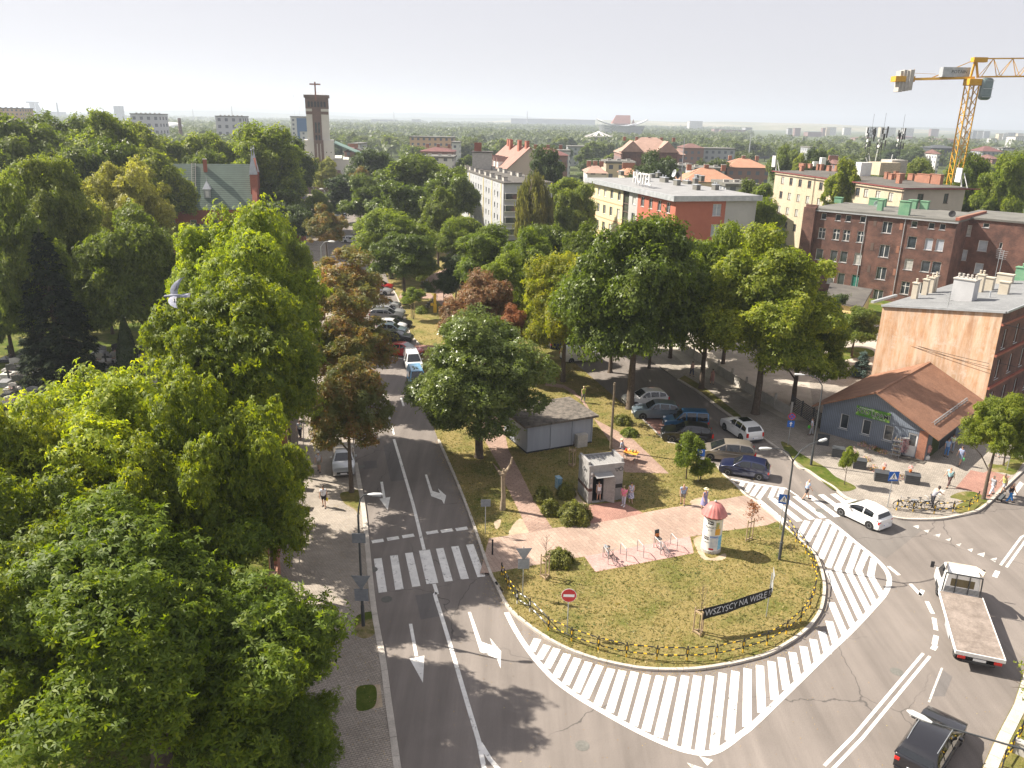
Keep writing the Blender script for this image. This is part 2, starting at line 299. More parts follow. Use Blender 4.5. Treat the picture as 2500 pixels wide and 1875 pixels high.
LF = dict(
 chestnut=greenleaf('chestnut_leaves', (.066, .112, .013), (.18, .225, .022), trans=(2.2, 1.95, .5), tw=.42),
 chestnut_g=greenleaf('shade_toned_chestnut_leaves', (.046, .09, .010), (.13, .185, .017), trans=(2.1, 1.95, .5), tw=.4),  # deeper green puts the near crowns' shade into the leaf colour
 chestnut_y=greenleaf('sun_toned_chestnut_leaves', (.10, .165, .016), (.25, .3, .028), trans=(2.0, 1.85, .6), tw=.42),  # yellower, lighter green puts sunlight into the leaf colour
 maple=greenleaf('maple_leaves', (.05, .086, .018), (.12, .165, .03), tw=.34, rough=.42),
 maple_d=greenleaf('glossy_maple_leaves', (.05, .085, .032), (.13, .18, .07), tw=.28, rough=.35),
 maple_y=greenleaf('yellowing_maple_leaves', (.11, .15, .018), (.32, .3, .03), tw=.45),
 linden=greenleaf('linden_leaves', (.074, .118, .02), (.21, .25, .045), tw=.4),
 ash=greenleaf('ash_leaves', (.066, .11, .018), (.16, .21, .03), tw=.42),
 olive=greenleaf('olive_green_leaves', (.062, .1, .026), (.15, .19, .055), tw=.35),
 pale=greenleaf('pale_robinia_leaves', (.12, .15, .06), (.24, .27, .13), tw=.35),
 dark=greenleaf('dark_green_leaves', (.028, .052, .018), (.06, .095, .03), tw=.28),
 brown=leafmat('scorched_chestnut_leaves', [(.15, .09, .035), (.29, .16, .05), (.36, .22, .07), (.22, .2, .06), (.16, .17, .04)], tw=.42, patch=((.15, .17, .045), .47), psc=.45, trans=(1.6, 1.3, .6)),
 rust=leafmat('rust_leaves', [(.16, .085, .05), (.27, .15, .08), (.25, .18, .1), (.16, .15, .07)], tw=.3, trans=(1.5, 1.1, .6)), rust2=leafmat('orange_dead_leaves', [(.22, .085, .04), (.32, .14, .06), (.26, .15, .08)], tw=.3, trans=(1.5, 1.1, .6)),
 spruce=leafmat('spruce_needles', [(.008, .018, .008), (.016, .03, .012), (.035, .045, .014)], tw=.1, rough=.95), blue_spruce=leafmat('blue_spruce_needles', [(.05, .09, .085), (.1, .15, .15)], tw=.1), thuja=leafmat('thuja_foliage', [(.03, .05, .022), (.07, .09, .035)], tw=.12),
 birch=greenleaf('birch_leaves', (.07, .085, .045), (.12, .14, .07), tw=.35), shrub=greenleaf('shrub_leaves', (.07, .09, .02), (.19, .2, .06), tw=.3), far=greenleaf('far_leaves', (.045, .07, .025), (.09, .12, .045), tw=.25),
 pink=leafmat('pink_petals', [(.62, .22, .28), (.75, .42, .45), (.8, .7, .68)], tw=.2, trans=(1, 1, 1)), flowers=leafmat('mixed_petals', [(.7, .05, .08), (.75, .72, .68), (.7, .35, .5), (.12, .2, .04), (.75, .5, .06), (.08, .14, .03)], tw=.2, trans=(1, 1, 1)),
)
# ================================================================ GROUND, ROADS, PAVEMENTS
def struct(o): o['kind'] = 'structure'; return o
EX = []
def sheet(name, pts, z, m):
    if name in ('plaza', 'brick_path', 'toilet_apron', 'bike_pad', 'bare_soil'): EX.append([(p[0], p[1]) for p in pts])
    b = MB(); b.flat([(p[0], p[1]) for p in pts], z); return struct(b.build(name, m))
def ccw(pts):
    a = sum(pts[i][0] * pts[(i+1) % len(pts)][1] - pts[(i+1) % len(pts)][0] * pts[i][1] for i in range(len(pts)))
    return pts if a > 0 else list(reversed(pts))
def slab(name, pts, z1, m, z0=-.02): b = MB(); b.prism(ccw([(p[0], p[1]) for p in pts]), z0, z1); return struct(b.build(name, m))
def smooth_line(pts, n=4, closed=False):
    P = [Vector((p[0], p[1], 0)) for p in pts]; out = []; m = len(P)
    for i in range(m if closed else m - 1):
        if closed: a, b, c, d = P[i-1], P[i], P[(i+1) % m], P[(i+2) % m]
        else: a, b, c, d = P[max(i-1, 0)], P[i], P[i+1], P[min(i+2, m-1)]
        for k in range(n):
            t = k / n; out.append(.5 * ((2*b) + (c-a)*t + (2*a-5*b+4*c-d)*t*t + (3*b-a-3*c+d)*t**3))
    if not closed: out.append(P[-1])
    return out
def offset(pts, d):
    out = []
    for i, p in enumerate(pts):
        t = (pts[min(i+1, len(pts)-1)] - pts[max(i-1, 0)]).normalized(); out.append(p + Vector((-t.y, t.x, 0)) * d)
    return out
def ribbon(b, pts, w, z, z0=None):
    L = offset(pts, w/2); R_ = offset(pts, -w/2)
    for i in range(len(pts)-1):
        q = [(L[i].x, L[i].y), (R_[i].x, R_[i].y), (R_[i+1].x, R_[i+1].y), (L[i+1].x, L[i+1].y)]
        if z0 is None: b.add([(x, y, z) for x, y in q], [(0, 1, 2, 3)])
        else: b.add([(x, y, z0) for x, y in q] + [(x, y, z) for x, y in q], [(4, 5, 6, 7), (0, 4, 7, 3), (1, 2, 6, 5)] + ([(0, 1, 5, 4)] if i == 0 else []) + ([(3, 7, 6, 2)] if i == len(pts)-2 else []))
    return b
def kerb(pts, w=.18, h=.14, name='kerb'):
    b = MB(); acc = [pts[0]]; L = 0
    for i in range(1, len(pts)):
        L += (pts[i] - pts[i-1]).length; acc.append(pts[i])
        if L > 1.0 or i == len(pts)-1:
            a = list(acc); d = (a[-1] - a[-2]).normalized(); a[-1] = a[-1] - d * .02
            ribbon(b, a, w, h + random.uniform(-.006, .006), -.01); acc = [pts[i]]; L = 0
    return struct(b.build(name, MT['kerb']))
def resample(pts, step=.5):
    out = [pts[0]]
    for i in range(len(pts)-1):
        n = max(1, int((pts[i+1]-pts[i]).length / step))
        for k in range(1, n+1): out.append(pts[i].lerp(pts[i+1], k/n))
    return out
random.seed(5)
V2 = lambda *p: [Vector((x, y, 0)) for x, y in p]
b = MB(); b.add([(-9000, -300, -.25), (9000, -300, -.25), (9000, 14000, -.25), (-9000, 14000, -.25)], [(0, 1, 2, 3)]); struct(b.build('ground', MT['land']))
sheet('road', [(-130, 5), (80, 5), (80, 320), (-130, 320)], 0, MT['asphalt'])
kL = V2((-2.0, 16), (-3.3, 22)) + gs('S', (1000,1343), (940,900), (900,600), (830,200)) + gs('N', (790,1160), (765,900), (740,700), (690,420)) + V2((-16.4, 75), (-20.1, 90), (-25.0, 110), (-34.9, 150), (-49, 207), (-72, 300))
kR = gs('N', (1820,1422), (1730,1270), (1640,1010), (1550,760), (1450,510), (1330,240)); kR.reverse()
upL = V2((-52, 300), (-40, 215), (-27, 160), (-21.3, 134), (-18.8, 125), (-17.6, 120), (-16.6, 116), (-13.4, 100.4), (-11.7, 96), (-12.6, 92), (-10.0, 80))
ring_l = upL + kR[:-1]
curve = gs('X', (30,0), (130,190), (300,340), (540,490), (830,595), (1150,660), (1480,670), (1700,650), (1950,600), (2150,540)) + gs('P', (440,1300), (560,1200), (640,1080), (668,950), (665,850), (630,720), (560,610))
up2 = gs('O', (2212,710), (2040,560), (1960,510), (1880,430), (1780,340), (1740,290)) + gs('K', (1290,1230), (1190,1200), (1050,1070), (950,980), (880,930))
curve_s = smooth_line([kR[-1]] + curve + up2[:6], 5)
park = ring_l + curve_s + up2[6:] + V2((6.5, 92), (-4, 130), (-12, 158), (-28, 215), (-38, 300))
slab('park_lawn', park, .10, MT['grass'])
isl_edge = smooth_line(kR + curve + up2[:6], 5)
kerb(resample(isl_edge, .5)); kerb(resample(smooth_line(kL[:10], 4), .5), .32, .13)
kerb(resample(smooth_line(up2[5:], 4), .5), .14); kerb(resample(upL[3:9], .5), .14, .14)
fenceL = V2((-8.5, 20), (-10.6, 28), (-12.6, 36), (-15.0, 46), (-17.1, 55.1), (-18.5, 60.5), (-20.6, 69), (-25.9, 90), (-30.8, 110), (-40.6, 150), (-55, 207), (-78, 300))
slab('pavement', kL + list(reversed(fenceL)), .105, MT['paver'])
slab('cemetery_ground', fenceL + V2((-260, 300), (-260, 18)), .1, MT['grass_g'])
def blob(name, k, pts, z, m, n=4):
    return sheet(name, smooth_line(gs(k, *pts), n, True), z, m)
blob('grass_patch', 'S', [(690,280), (740,240), (835,230), (845,300), (835,400), (760,435), (690,400)], .109, MT['grass_w'])
blob('grass_patch', 'N', [(570,660), (640,640), (720,630), (725,720), (720,820), (680,780), (600,730)], .109, MT['grass_w'])
sheet('soil_patch', gs('S', (690,805), (880,790), (900,965), (700,1000)), .109, MT['soil'])
blob('grass_patch', 'S', [(700,820), (760,795), (835,800), (855,870), (835,960), (760,995), (700,985), (695,900)], .113, grassmat('lush_grass', bias=.95, soilb=.97))
O_ = lambda *p: gs('O', *p)
plaza = O_((-20,845), (290,800), (470,765), (700,740), (1000,690), (1180,645), (1400,605), (1550,585), (1950,513)) + O_((2040,560), (2212,710)) + O_((2120,745), (1780,790), (1560,830), (720,985), (0,1110), (-90,1118))
sheet('plaza', plaza, .104, MT['plaza'])
sheet('brick_path', gs('O', (290,802), (130,470), (0,250)) + gs('N', (1840,520), (1660,200)) + V2((-2.7, 71.5), (-.9, 70.5)) + gs('O', (130,160), (220,330), (330,560), (470,767)), .1045, MT['brickpath'])
sheet('brick_path', gs('K', (1210,1450), (940,1190), (640,1030)) + gs('K', (570,905), (480,810), (400,765), (260,740), (255,770), (400,790), (520,870), (620,1010), (750,1200), (870,1440)), .1045, MT['brickpath'])
sheet('toilet_apron', O_((730,590), (1000,560), (1170,650), (1000,692), (700,742), (690,650)), .107, MT['redpave'])
sheet('bike_pad', O_((715,985), (1530,830), (1560,960), (800,1105)), .108, MT['pinkpad'])
sheet('brick_path', gs('W', (1240,400), (1300,520), (1290,560), (1410,680), (1480,640), (1440,550), (1380,440), (1400,330)), .1045, MT['brickpath'])
sheet('brick_path', gs('W', (1040,530), (1270,530), (1300,570), (1020,565)), .1047, MT['brickpath'])
sheet('brick_path', V2((-12.2, 95.8), (-9.9, 95.4), (-9.4, 93.2), (-12.2, 93.4)), .1047, MT['redpave'])
sheet('parking_bay', gs('K', (1290,1225), (1190,1195), (1050,1065), (950,975), (1010,960), (1130,1010), (1200,1060), (1320,1180)), .004, MT['redpave'])
for k, pts in (('O', [(1530,560), (1600,530), (1680,545), (1650,580), (1560,590)]), ('O', [(130,820), (220,690), (300,800)]), ('O', [(1560,850), (1650,830), (1640,960), (1700,1000), (1800,960), (1790,1010), (1640,1010), (1580,930)]), ('O', [(20,720), (70,700), (60,760), (30,770)]), ('O', [(600,420), (650,480), (690,540), (740,590), (700,620), (660,560), (610,470)])):
    blob('bare_soil', k, pts, .1025, MT['soil'])
rr = gs('K', (1280,720), (1430,810), (1640,970), (1900,1150), (2130,1310), (2212,1400)) + gs('P', (540,0), (640,70), (740,130), (820,200), (900,240), (1020,310), (1150,350), (1270,375), (1400,380), (1560,375), (1700,350), (1830,320), (1900,280), (1960,230), (2010,180), (2180,20), (2260,-60))
rr_s = smooth_line(rr, 4)
zone = V2((-30, 290), (-18, 215), (.8, 150), (9, 118)) + rr_s + V2((60, 79), (80, 100), (120, 145), (120, 318), (-30, 318))
slab('pavement', zone, .105, MT['paver_r']); kerb(resample(rr_s[:], .5), .2)
blob('grass_patch', 'M', [(190,955), (270,985), (330,1040), (470,1120), (560,1170), (650,1250), (780,1310), (815,1345), (740,1370), (640,1360), (560,1310), (470,1230), (360,1150), (240,1050)], .109, MT['grass_g'], 3)
sheet('grass_patch', gs('K', (1290,715), (1440,805), (1650,965), (1830,1095), (1760,1000), (1600,870), (1450,760), (1330,690)), .109, MT['grass_w'])
blob('grass_patch', 'T', [(530,745), (650,690), (800,690), (900,740), (945,800), (900,850), (820,900), (690,925), (590,905), (600,840), (680,800), (620,770)], .109, MT['grass_w'], 3)
blob('grass_patch', 'T', [(960,380), (1100,390), (1240,300), (1330,350), (1310,400), (1230,500), (1120,480), (980,460)], .109, MT['grass_w'], 3)
sheet('red_paving', gs('T', (590,650), (760,450), (900,480), (960,455), (1190,520), (960,765), (800,690)), .1075, MT['redpave'])
sheet('manhole_slab', gs('T', (335,690), (375,645), (485,675), (430,730)), .112, MT['concrete'])
sheet('yard', V2((26.2, 72), (29, 71), (33, 84), (43, 91), (55, 96), (58, 112), (30, 112), (18, 104), (20.5, 88)), .109, mat('yard_gravel', (.36, .32, .27), (.47, .42, .36), rough=.95, sc=.5, fine=14))
blob('yard_grass', 'M', [(560,230), (700,180), (850,170), (960,200), (950,250), (800,260), (650,290), (560,270)], .113, MT['grass_g'])
sheet('back_lawn', V2((-28, 240), (0.6, 155), (14, 112), (58, 114), (118, 150), (118, 300), (-28, 300)), .115, MT['grass_g'])
kN = V2((15.5, 20)) + gs('Q', (1890,1343), (2000,1100), (2130,855)) + V2((30.8, 39.5), (41, 50), (60, 68), (79, 87))
slab('verge', [kN[0]] + kN[1:] + V2((79, 6), (15.4, 6)), .10, MT['grass_w']); kerb(resample([Vector((p.x+.2, p.y-.2, 0)) for p in kN], .5), .5, .12)
# ---------------------------------------------------------------- road paint
def paint(name, b, old=False): return struct(b.build(name, MT['paint_old' if old else 'paint']))
def stripe(b, k, t, bt, w=None, kt=None, z=.005):
    a = g(k, *t); c = g(k, *bt); d = (c - a).normalized(); n = Vector((-d.y, d.x, 0)) * w / 2
    b.flat([(p.x, p.y) for p in (a - n, c - n, c + n, a + n)], z)
b = MB()
for t, bt in (((355,425),(308,522)),((430,475),(365,582)),((505,500),(425,650)),((585,540),(495,722)),((665,575),(570,778)),((750,605),(650,835)),((835,630),(720,882)),((925,655),(815,940)),((1010,670),(910,992)),((1105,680),(1003,1045)),((1200,700),(1095,1095)),((1300,710),(1190,1137)),((1395,715),(1285,1185)),((1495,710),(1395,1235)),((1590,710),(1500,1270)),((1685,710),(1605,1290)),((1785,690),(1715,1285)),((1882,675),(1835,1215)),((1975,655),(1970,1110)),((2070,630),(2085,1000)),((2160,600),(2185,900))):
    stripe(b, 'X', t, bt, .42)
for t, bt in (((340,490),(381,745)),((425,450),(466,672)),((510,405),(547,598)),((585,350),(622,528)),((652,290),(697,462)),((708,210),(762,392))): stripe(b, 'Q', t, bt, .42)
def chain(b, k, pts, w, z=.005): ribbon(b, gs(k, *pts), w, z)
for pts in ([(435,1125),(605,1525)], [(395,735),(700,1425)], [(570,290),(395,710)], [(665,370),(510,725),(795,1330)], [(755,450),(645,755),(890,1240)], [(855,530),(760,745),(965,1155)], [(945,605),(905,805),(1050,1060)]): chain(b, 'U', pts, .42)
for pts in ([(480,220),(310,605)], [(385,165),(230,510)], [(290,135),(145,395)], [(150,155),(55,330)]): chain(b, 'U', pts, .42, .005)
b2 = MB()
ribbon(b, smooth_line(gs('X', (115,222), (180,350), (262,480), (345,590), (480,735), (650,862), (850,982), (1050,1095), (1250,1195), (1440,1272), (1600,1308), (1710,1300), (1810,1250), (1920,1165), (2060,1050)) + gs('P', (700,1400), (830,1280), (950,1160), (1050,1050), (1130,960), (1170,875), (1165,800), (1115,725), (1030,645), (900,540), (780,440), (690,375)), 4), .30, .0095)
paint('hatched_marking', b)
b = MB()
for t, bt in (((250,200),(205,285)), ((400,225),(305,380)), ((540,250),(410,445)), ((680,275),(525,495)), ((825,300),(740,490)), ((955,320),(900,470))): stripe(b, 'V', t, bt, .38)
ribbon(b, gs('V', (30,145), (520,240), (1040,320)), .26, .0095); ribbon(b, gs('V', (1060,330), (1250,460)), .15, .0095)
for t, bt in (((515,520),(1010,930)), ((770,495),(1270,905)), ((960,470),(1500,870)), ((1190,455),(1700,845)), ((1430,440),(1950,825)), ((1650,425),(2110,760)), ((1870,410),(2330,740))): stripe(b, 'V', t, bt, .5)
paint('crossing_marking', b)
b = MB()
for t, bt in (((860,1148),(900,1410)), ((985,1125),(1028,1388)), ((1100,1105),(1158,1365)), ((1338,1070),(1408,1325)), ((1455,1055),(1533,1308)), ((1570,1040),(1660,1290))): stripe(b, 'N', t, bt, .5)
stripe(b, 'N', (1220,1085), (1282,1342), .72)
for x, y in ((860,1014), (978,994), (1095,975), (1280,947), (1393,934), (1508,920)): stripe(b, 'N', (x-45, y+7), (x+45, y-7), .42)
paint('crossing_marking', b)
b = MB()
ribbon(b, gs('N', (985,228), (1022,350), (1060,480), (1130,720), (1170,880), (1218,1082)), .22, .005)
ribbon(b, smooth_line(gs('N', (1295,1345), (1318,1422)) + gs('S', (1300,80), (1355,260), (1440,540), (1545,900), (1640,1215)), 3), .22, .0052)
ribbon(b, gs('S', (1640,1215), (1680,1422)) + V2((-.55, 24), (-.2, 20)), .22, .0055); ribbon(b, gs('S', (1650,1230), (1730,1360), (1800,1440)) + V2((2.5, 24), (6, 20)), .22, .006)
for t, bt in (((938,8),(953,75)), ((968,118),(985,192)), ((900,-130),(912,-90)), ((915,-60),(930,-10))): stripe(b, 'N', t, bt, .16)
for t, bt in (((1040,1330),(1060,1395)), ((918,1370),(925,1395))): stripe(b, 'W', t, bt, .2)
ribbon(b, gs('W', (810,985), (930,1005), (1050,1030)), .25, .005)
ribbon(b, gs('W', (700,960), (810,980)), .25, .005)
paint('centre_line_marking', b)
b = MB()
for dx in (-.17, .17):
    L = gs('Q', (700,1343), (935,1100), (1460,470)); ribbon(b, offset(L, dx), .15, .005)
    L = gs('T', (1120,1490), (1345,1180)) + V2((60, 63.5)); ribbon(b, offset(L, dx), .15, .005)
for t, bt in (((1165,735),(1248,803)), ((1335,870),(1420,962)), ((1462,1005),(1508,1100)), ((1517,1133),(1533,1228))): stripe(b, 'P', t, bt, .24)
stripe(b, 'P', (1535,1270), (1520,1340), .27); stripe(b, 'P', (1530,1345), (1508,1378), .27); stripe(b, 'Q', (1430,-30), (1410,12), .24)
stripe(b, 'P', (2010,772), (1985,818), .28)
paint('lane_line_marking', b)
b = MB(); ribbon(b, gs('Q', (1580,570), (1478,835)), .1, .005); paint('edge_line_marking', b, True)
b = MB()
for q in ([(130,1052),(205,1037),(187,1080)], [(245,1100),(312,1088),(295,1125)], [(348,1150),(432,1134),(415,1175)], [(480,1200),(545,1185),(528,1214)], [(600,1252),(660,1240),(640,1272)], [(725,1308),(790,1293),(772,1336)], [(828,1358),(918,1338),(905,1390)], [(970,1412),(1050,1396),(1030,1448)]):
    b.flat([(p.x, p.y) for p in gs('T', *q)], .005)
for q in ([(1600,1330),(1715,1360),(1665,1405)], [(1507,1380),(1640,1425),(1560,1445)]): b.flat([(p.x, p.y) for p in gs('X', *q)], .005)
for q in ([(1215,680),(1300,560),(1345,590),(1230,745)],): b.flat([(p.x, p.y) for p in gs('T', *q)], .005)
paint('give_way_marking', b, True)
def arrow(name, k, polys):
    b = MB()
    for q in polys: b.flat([(p.x, p.y) for p in gs(k, *q)], .005)
    paint(name, b)
arrow('arrow_marking', 'S', [[(1100,310),(1126,309),(1172,558),(1146,562)], [(1105,578),(1220,555),(1209,765)]])
arrow('arrow_marking', 'S', [[(1556,220),(1578,218),(1660,448),(1745,478),(1725,418),(1812,522),(1808,655),(1780,578),(1650,526)]])
arrow('arrow_marking', 'N', [[(880,558),(900,556),(920,680),(900,684)], [(873,688),(957,674),(937,775)]])
arrow('arrow_marking', 'N', [[(1224,502),(1240,500),(1283,628),(1340,645),(1325,608),(1388,664),(1372,730),(1355,698),(1273,668)]])
sheet('asphalt_repair', gs('N', (905,280), (990,230), (1062,545), (960,555)), .0025, MT['patch']); sheet('asphalt_repair', gs('N', (750,400), (850,392), (860,450), (750,462)), .0025, MT['patch'])
sheet('asphalt_repair', gs('P', (1150,675), (1430,455), (1300,380), (1000,300), (700,230), (560,120), (700,420), (980,590)), .002, asphalt('asphalt_light', (.15,.135,.122), (.19,.172,.158)))
sheet('asphalt_repair', gs('S', (1150,90), (1305,65), (1345,250), (1192,278)), .0025, MT['patch'])
sheet('asphalt_repair', gs('Q', (1590,590), (1660,640), (1600,790), (1500,790)), .0025, MT['patch'])
b = MB()
for k, x, y in (('U',300,35), ('N',820,1235), ('N',730,440), ('S',930,120), ('X',700,1250), ('Q',1230,600)):
    p = g(k, x, y); b.disc((p.x, p.y, .008), .33, (0, 0, 1), 16, .006)
struct(b.build('manhole_cover', MT['roofelt']))
def hill(name, x0, x1, Y, h, seed, m, dep=900, n=60):
    r = random.Random(seed); b = MB(); ph = [r.uniform(0, 6) for _ in range(4)]
    prof = []
    for i in range(n+1):
        t = i/n; e = min(1, 4*t, 4*(1-t)); e = e*e*(3-2*e)
        prof.append((x0 + (x1-x0)*t, h * e * (.72 + .2*math.sin(ph[0]+5*t) + .12*math.sin(ph[1]+13*t) + .05*math.sin(ph[2]+37*t))))
    for x, z in prof: b.v += [(x, Y, -1), (x, Y+dep*.4, z*.8), (x, Y+dep, z), (x, Y+dep*2, -1)]
    for i in range(n):
        for k in range(3): b.f.append((i*4+k, (i+1)*4+k, (i+1)*4+k+1, i*4+k+1)); b.m.append(0)
    return struct(b.build(name, m, smooth=True))
hillmat = mat('wooded_hills', (.035, .055, .03), (.1, .12, .05), rough=1, sc=.004, spec=.05); fieldmat = mat('hill_fields', (.3, .26, .15), (.16, .17, .07), rough=1, sc=.0015, spec=.05, lo=.42, hi=.58)
hill('hills', -5200, 1500, 9000, 120, 1, hillmat); hill('hills', -600, 3300, 5200, 44, 2, fieldmat, 700); hill('hills', -4200, 900, 6500, 62, 3, hillmat); hill('hills', 700, 5600, 6800, 48, 4, hillmat); hill('hills', 100, 2400, 4300, 26, 6, fieldmat, 500)
# ================================================================ BUILDINGS
Zv = Vector((0, 0, 1))
class Fac:
    def __init__(s, A, B):
        s.A = Vector((A[0], A[1], 0)); s.B = Vector((B[0], B[1], 0)); s.U = (s.B - s.A).normalized(); s.L = (s.B - s.A).length; s.N = s.U.cross(Zv)
    def uv(s, k, x, y):
        d = ray(k, x, y); O0 = Vector((0, 0, CAMH)); t = (s.A - O0).dot(s.N) / d.dot(s.N); p = O0 + d * t
        return (p - s.A).dot(s.U), p.z
    def rect(s, k, x, y, w, h, rnd=.05):
        u, v = s.uv(k, x, y); u0, _ = s.uv(k, x - w/2, y); u1, _ = s.uv(k, x + w/2, y); _, v1 = s.uv(k, x, y - h/2); _, v0 = s.uv(k, x, y + h/2)
        W = round((u1 - u0) / rnd) * rnd; H_ = round((v1 - v0) / rnd) * rnd
        return (u - W/2, u + W/2, (v0 + v1)/2 - H_/2, (v0 + v1)/2 + H_/2)
curtain = mat('net_curtain', (.5, .49, .46), (.3, .3, .28), rough=.9, sc=2.5); blind = mat('window_blind', (.42, .45, .5), (.3, .33, .38), rough=.6, sc=2)
greenish = mat('green_curtain', (.02, .18, .13), (.01, .1, .08), rough=.8, sc=3)
_wc = {}
def window(parent, P, U, w, h, style='white', depth=.13, split=2, pane=None, sill=True):
    key = (round(w, 2), round(h, 2), style, split, sill)
    if key not in _wc:
        f = MB(); t = .07
        f.box(0, 0, 0, w, .06, t); f.box(0, 0, h-t, w, .06, h); f.box(0, 0, t, t, .06, h-t); f.box(w-t, 0, t, w, .06, h-t)
        for i in range(1, split): f.box(w*i/split-.045, -.004, t, w*i/split+.045, .06, h-t)
        if style.endswith('T'): f.box(t, -.006, h*.62, w-t, .06, h*.62+.07)
        p = MB(); p.box(t*.5, .03, t*.5, w-t*.5, .045, h-t*.5)
        s = MB(); s.box(-.08, -.19, -.06, w+.08, .05, -.004)
        fm = MT['frameb'] if style.startswith('brown') else MT['frame']
        _wc[key] = (f.mesh('window', fm), p.mesh('pane', MT['glass']), s.mesh('sill', MT['zinc'] if not style.startswith('brown') else MT['roofelt_d']))
    fm, pm, sm = _wc[key]; U = Vector(U); N = U.cross(Zv); rz = math.atan2(U.y, U.x)
    o = put(fm, 'window', parent, P - N * depth, (0, 0, rz)); q = put(pm, 'pane', o)
    if pane: setmat(q, pane)
    if sill: put(sm, 'sill', o)
    return o
def wallface(b, A, U, W, z0, z1, ops, depth=.2):
    N = U.cross(Zv); us = sorted({0, W} | {max(0, min(W, x)) for o in ops for x in o[:2]}); vs = sorted({z0, z1} | {x for o in ops for x in o[2:4]})
    P = lambda u, v, d=0: A + U*u + Zv*v - N*d
    for i in range(len(us)-1):
        for j in range(len(vs)-1):
            cu, cv = (us[i]+us[i+1])/2, (vs[j]+vs[j+1])/2
            if any(o[0] < cu < o[1] and o[2] < cv < o[3] for o in ops): continue
            b.quad(P(us[i], vs[j]), P(us[i+1], vs[j]), P(us[i+1], vs[j+1]), P(us[i], vs[j+1]))
    for u0, u1, v0, v1 in [o[:4] for o in ops]:
        b.quad(P(u0, v0), P(u1, v0), P(u1, v0, depth), P(u0, v0, depth)); b.quad(P(u0, v1, depth), P(u1, v1, depth), P(u1, v1), P(u0, v1))
        b.quad(P(u0, v0), P(u0, v0, depth), P(u0, v1, depth), P(u0, v1)); b.quad(P(u1, v0, depth), P(u1, v0), P(u1, v1), P(u1, v1, depth))
def building(name, label, cat, foot, h, wm, ops=None, style='white', roofm=None, over=.25, parapet=.0, split=2, roofh=.3, panes=None, group=None, wallmats=None):
    """foot: counter-clockwise plan points; ops: {edge: [(u0,u1,v0,v1[,pane])]} measured along each wall"""
    A0 = Vector((foot[0][0], foot[0][1], 0)); d = Vector((foot[1][0]-foot[0][0], foot[1][1]-foot[0][1], 0)); rz = math.atan2(d.y, d.x)
    root = empty(name, A0, rz, label, cat, group); R = Matrix.Rotation(-rz, 3, 'Z')
    loc = [R @ (Vector((p[0], p[1], 0)) - A0) for p in foot]; n = len(loc); b = MB(); b2 = None
    for i in range(n):
        A, B = loc[i], loc[(i+1) % n]; U = (B - A).normalized(); W = (B - A).length; o = (ops or {}).get(i, [])
        if wallmats and i in wallmats: b.mi = wallmats[i]
        else: b.mi = 0
        wallface(b, A, U, W, -.1, h, [q[:4] for q in o])
        for q in o:
            pn = q[4] if len(q) > 4 else None; st = q[5] if len(q) > 5 else style; sp = q[6] if len(q) > 6 else split
            window(root, A + U*q[0] + Zv*q[2], U, q[1]-q[0], q[3]-q[2], st, pane=pn, split=sp)
    wl = b.build('wall', wm, root)
    if roofm:
        c = sum(loc, Vector()) / n; out = [p + (p - c).normalized() * over * 1.4 for p in loc]
        r = MB(); r.prism([(p.x, p.y) for p in out], h + .003, h + roofh); rf = r.build('roof', roofm, root)
    else: rf = None
    return root, loc, rf
def stack(parent, x, y, z, w=.6, d=.6, h=1.0, m=None, cap=None, pots=0, name='chimney'):
    b = MB(); b.box(x-w/2, y-d/2, z, x+w/2, y+d/2, z+h); b.mi = 1; b.box(x-w/2-.08, y-d/2-.08, z+h+.002, x+w/2+.08, y+d/2+.08, z+h+.1)
    for i in range(pots):
        px = x + (i+.5-pots/2) * w/max(1, pots) ; b.cyl((px, y, z+h+.1), (px, y, z+h+.42), .1, n=8); b.cyl((px, y, z+h+.46), (px, y, z+h+.52), .15, .08, 8)
    return b.build(name, [m or MT['brick'], cap or MT['concrete']], parent)
def roofpt(root, k, x, y, z): p = g(k, x, y, z); return (Matrix.Rotation(-root.rotation_euler.z, 3, 'Z') @ (p - Vector(root.location)))
def antenna(parent, x, y, z, h=2.2, name='antenna'):
    b = MB(); b.cyl((x, y, z), (x, y, z+h), .03, n=6)
    for i in range(5): b.bar((x-.45+.03*i, y, z+h-.12-.22*i), (x+.45-.03*i, y, z+h-.12-.22*i), .03)
    return b.build(name, MT['steel'], parent)
# ---- hotel: yellow, glazed, grey and red front
A, B_, Cc = (15.7, 175.3), (26.7, 135.0), (41.2, 139.1); Dd = (30.2, 179.4)
F0 = Fac(A, B_); F1 = Fac(B_, Cc)
hz_ = [F0.uv('C', 1165, 765)[1], F0.uv('C', 1160, 912)[1]]; dz = hz_[0] - hz_[1]
yel = [F0.uv('C', x, y)[0] for x, y in ((785, 667), (830, 680), (877, 690), (928, 705), (985, 717))]; redc = [F0.uv('C', x, y)[0] for x, y in ((1165, 765), (1228, 782), (1295, 800), (1363, 820))]
gl0, gl1 = F0.uv('C', 1016, 720)[0], F0.uv('C', 1062, 720)[0]; gr1 = F0.uv('C', 1130, 720)[0]; ug = F0.uv('C', 1100, 745)[0]; H0 = 15.0
ops0 = []
for r in range(4):
    z = hz_[0] - dz * r
    for u in yel + redc + [ug]: ops0.append((u-.75, u+.75, z-.9, z+.9, None if (r + int(u)) % 3 else curtain))
ops0 = [o for o in ops0 if o[2] > .3]
hu = F1.uv('C', 1738, 830); hot = [(hu[0]-.8, hu[0]+.8, hu[1]-1-i*dz, hu[1]+1-i*dz) for i in range(4) if hu[1]-1-i*dz > .3]
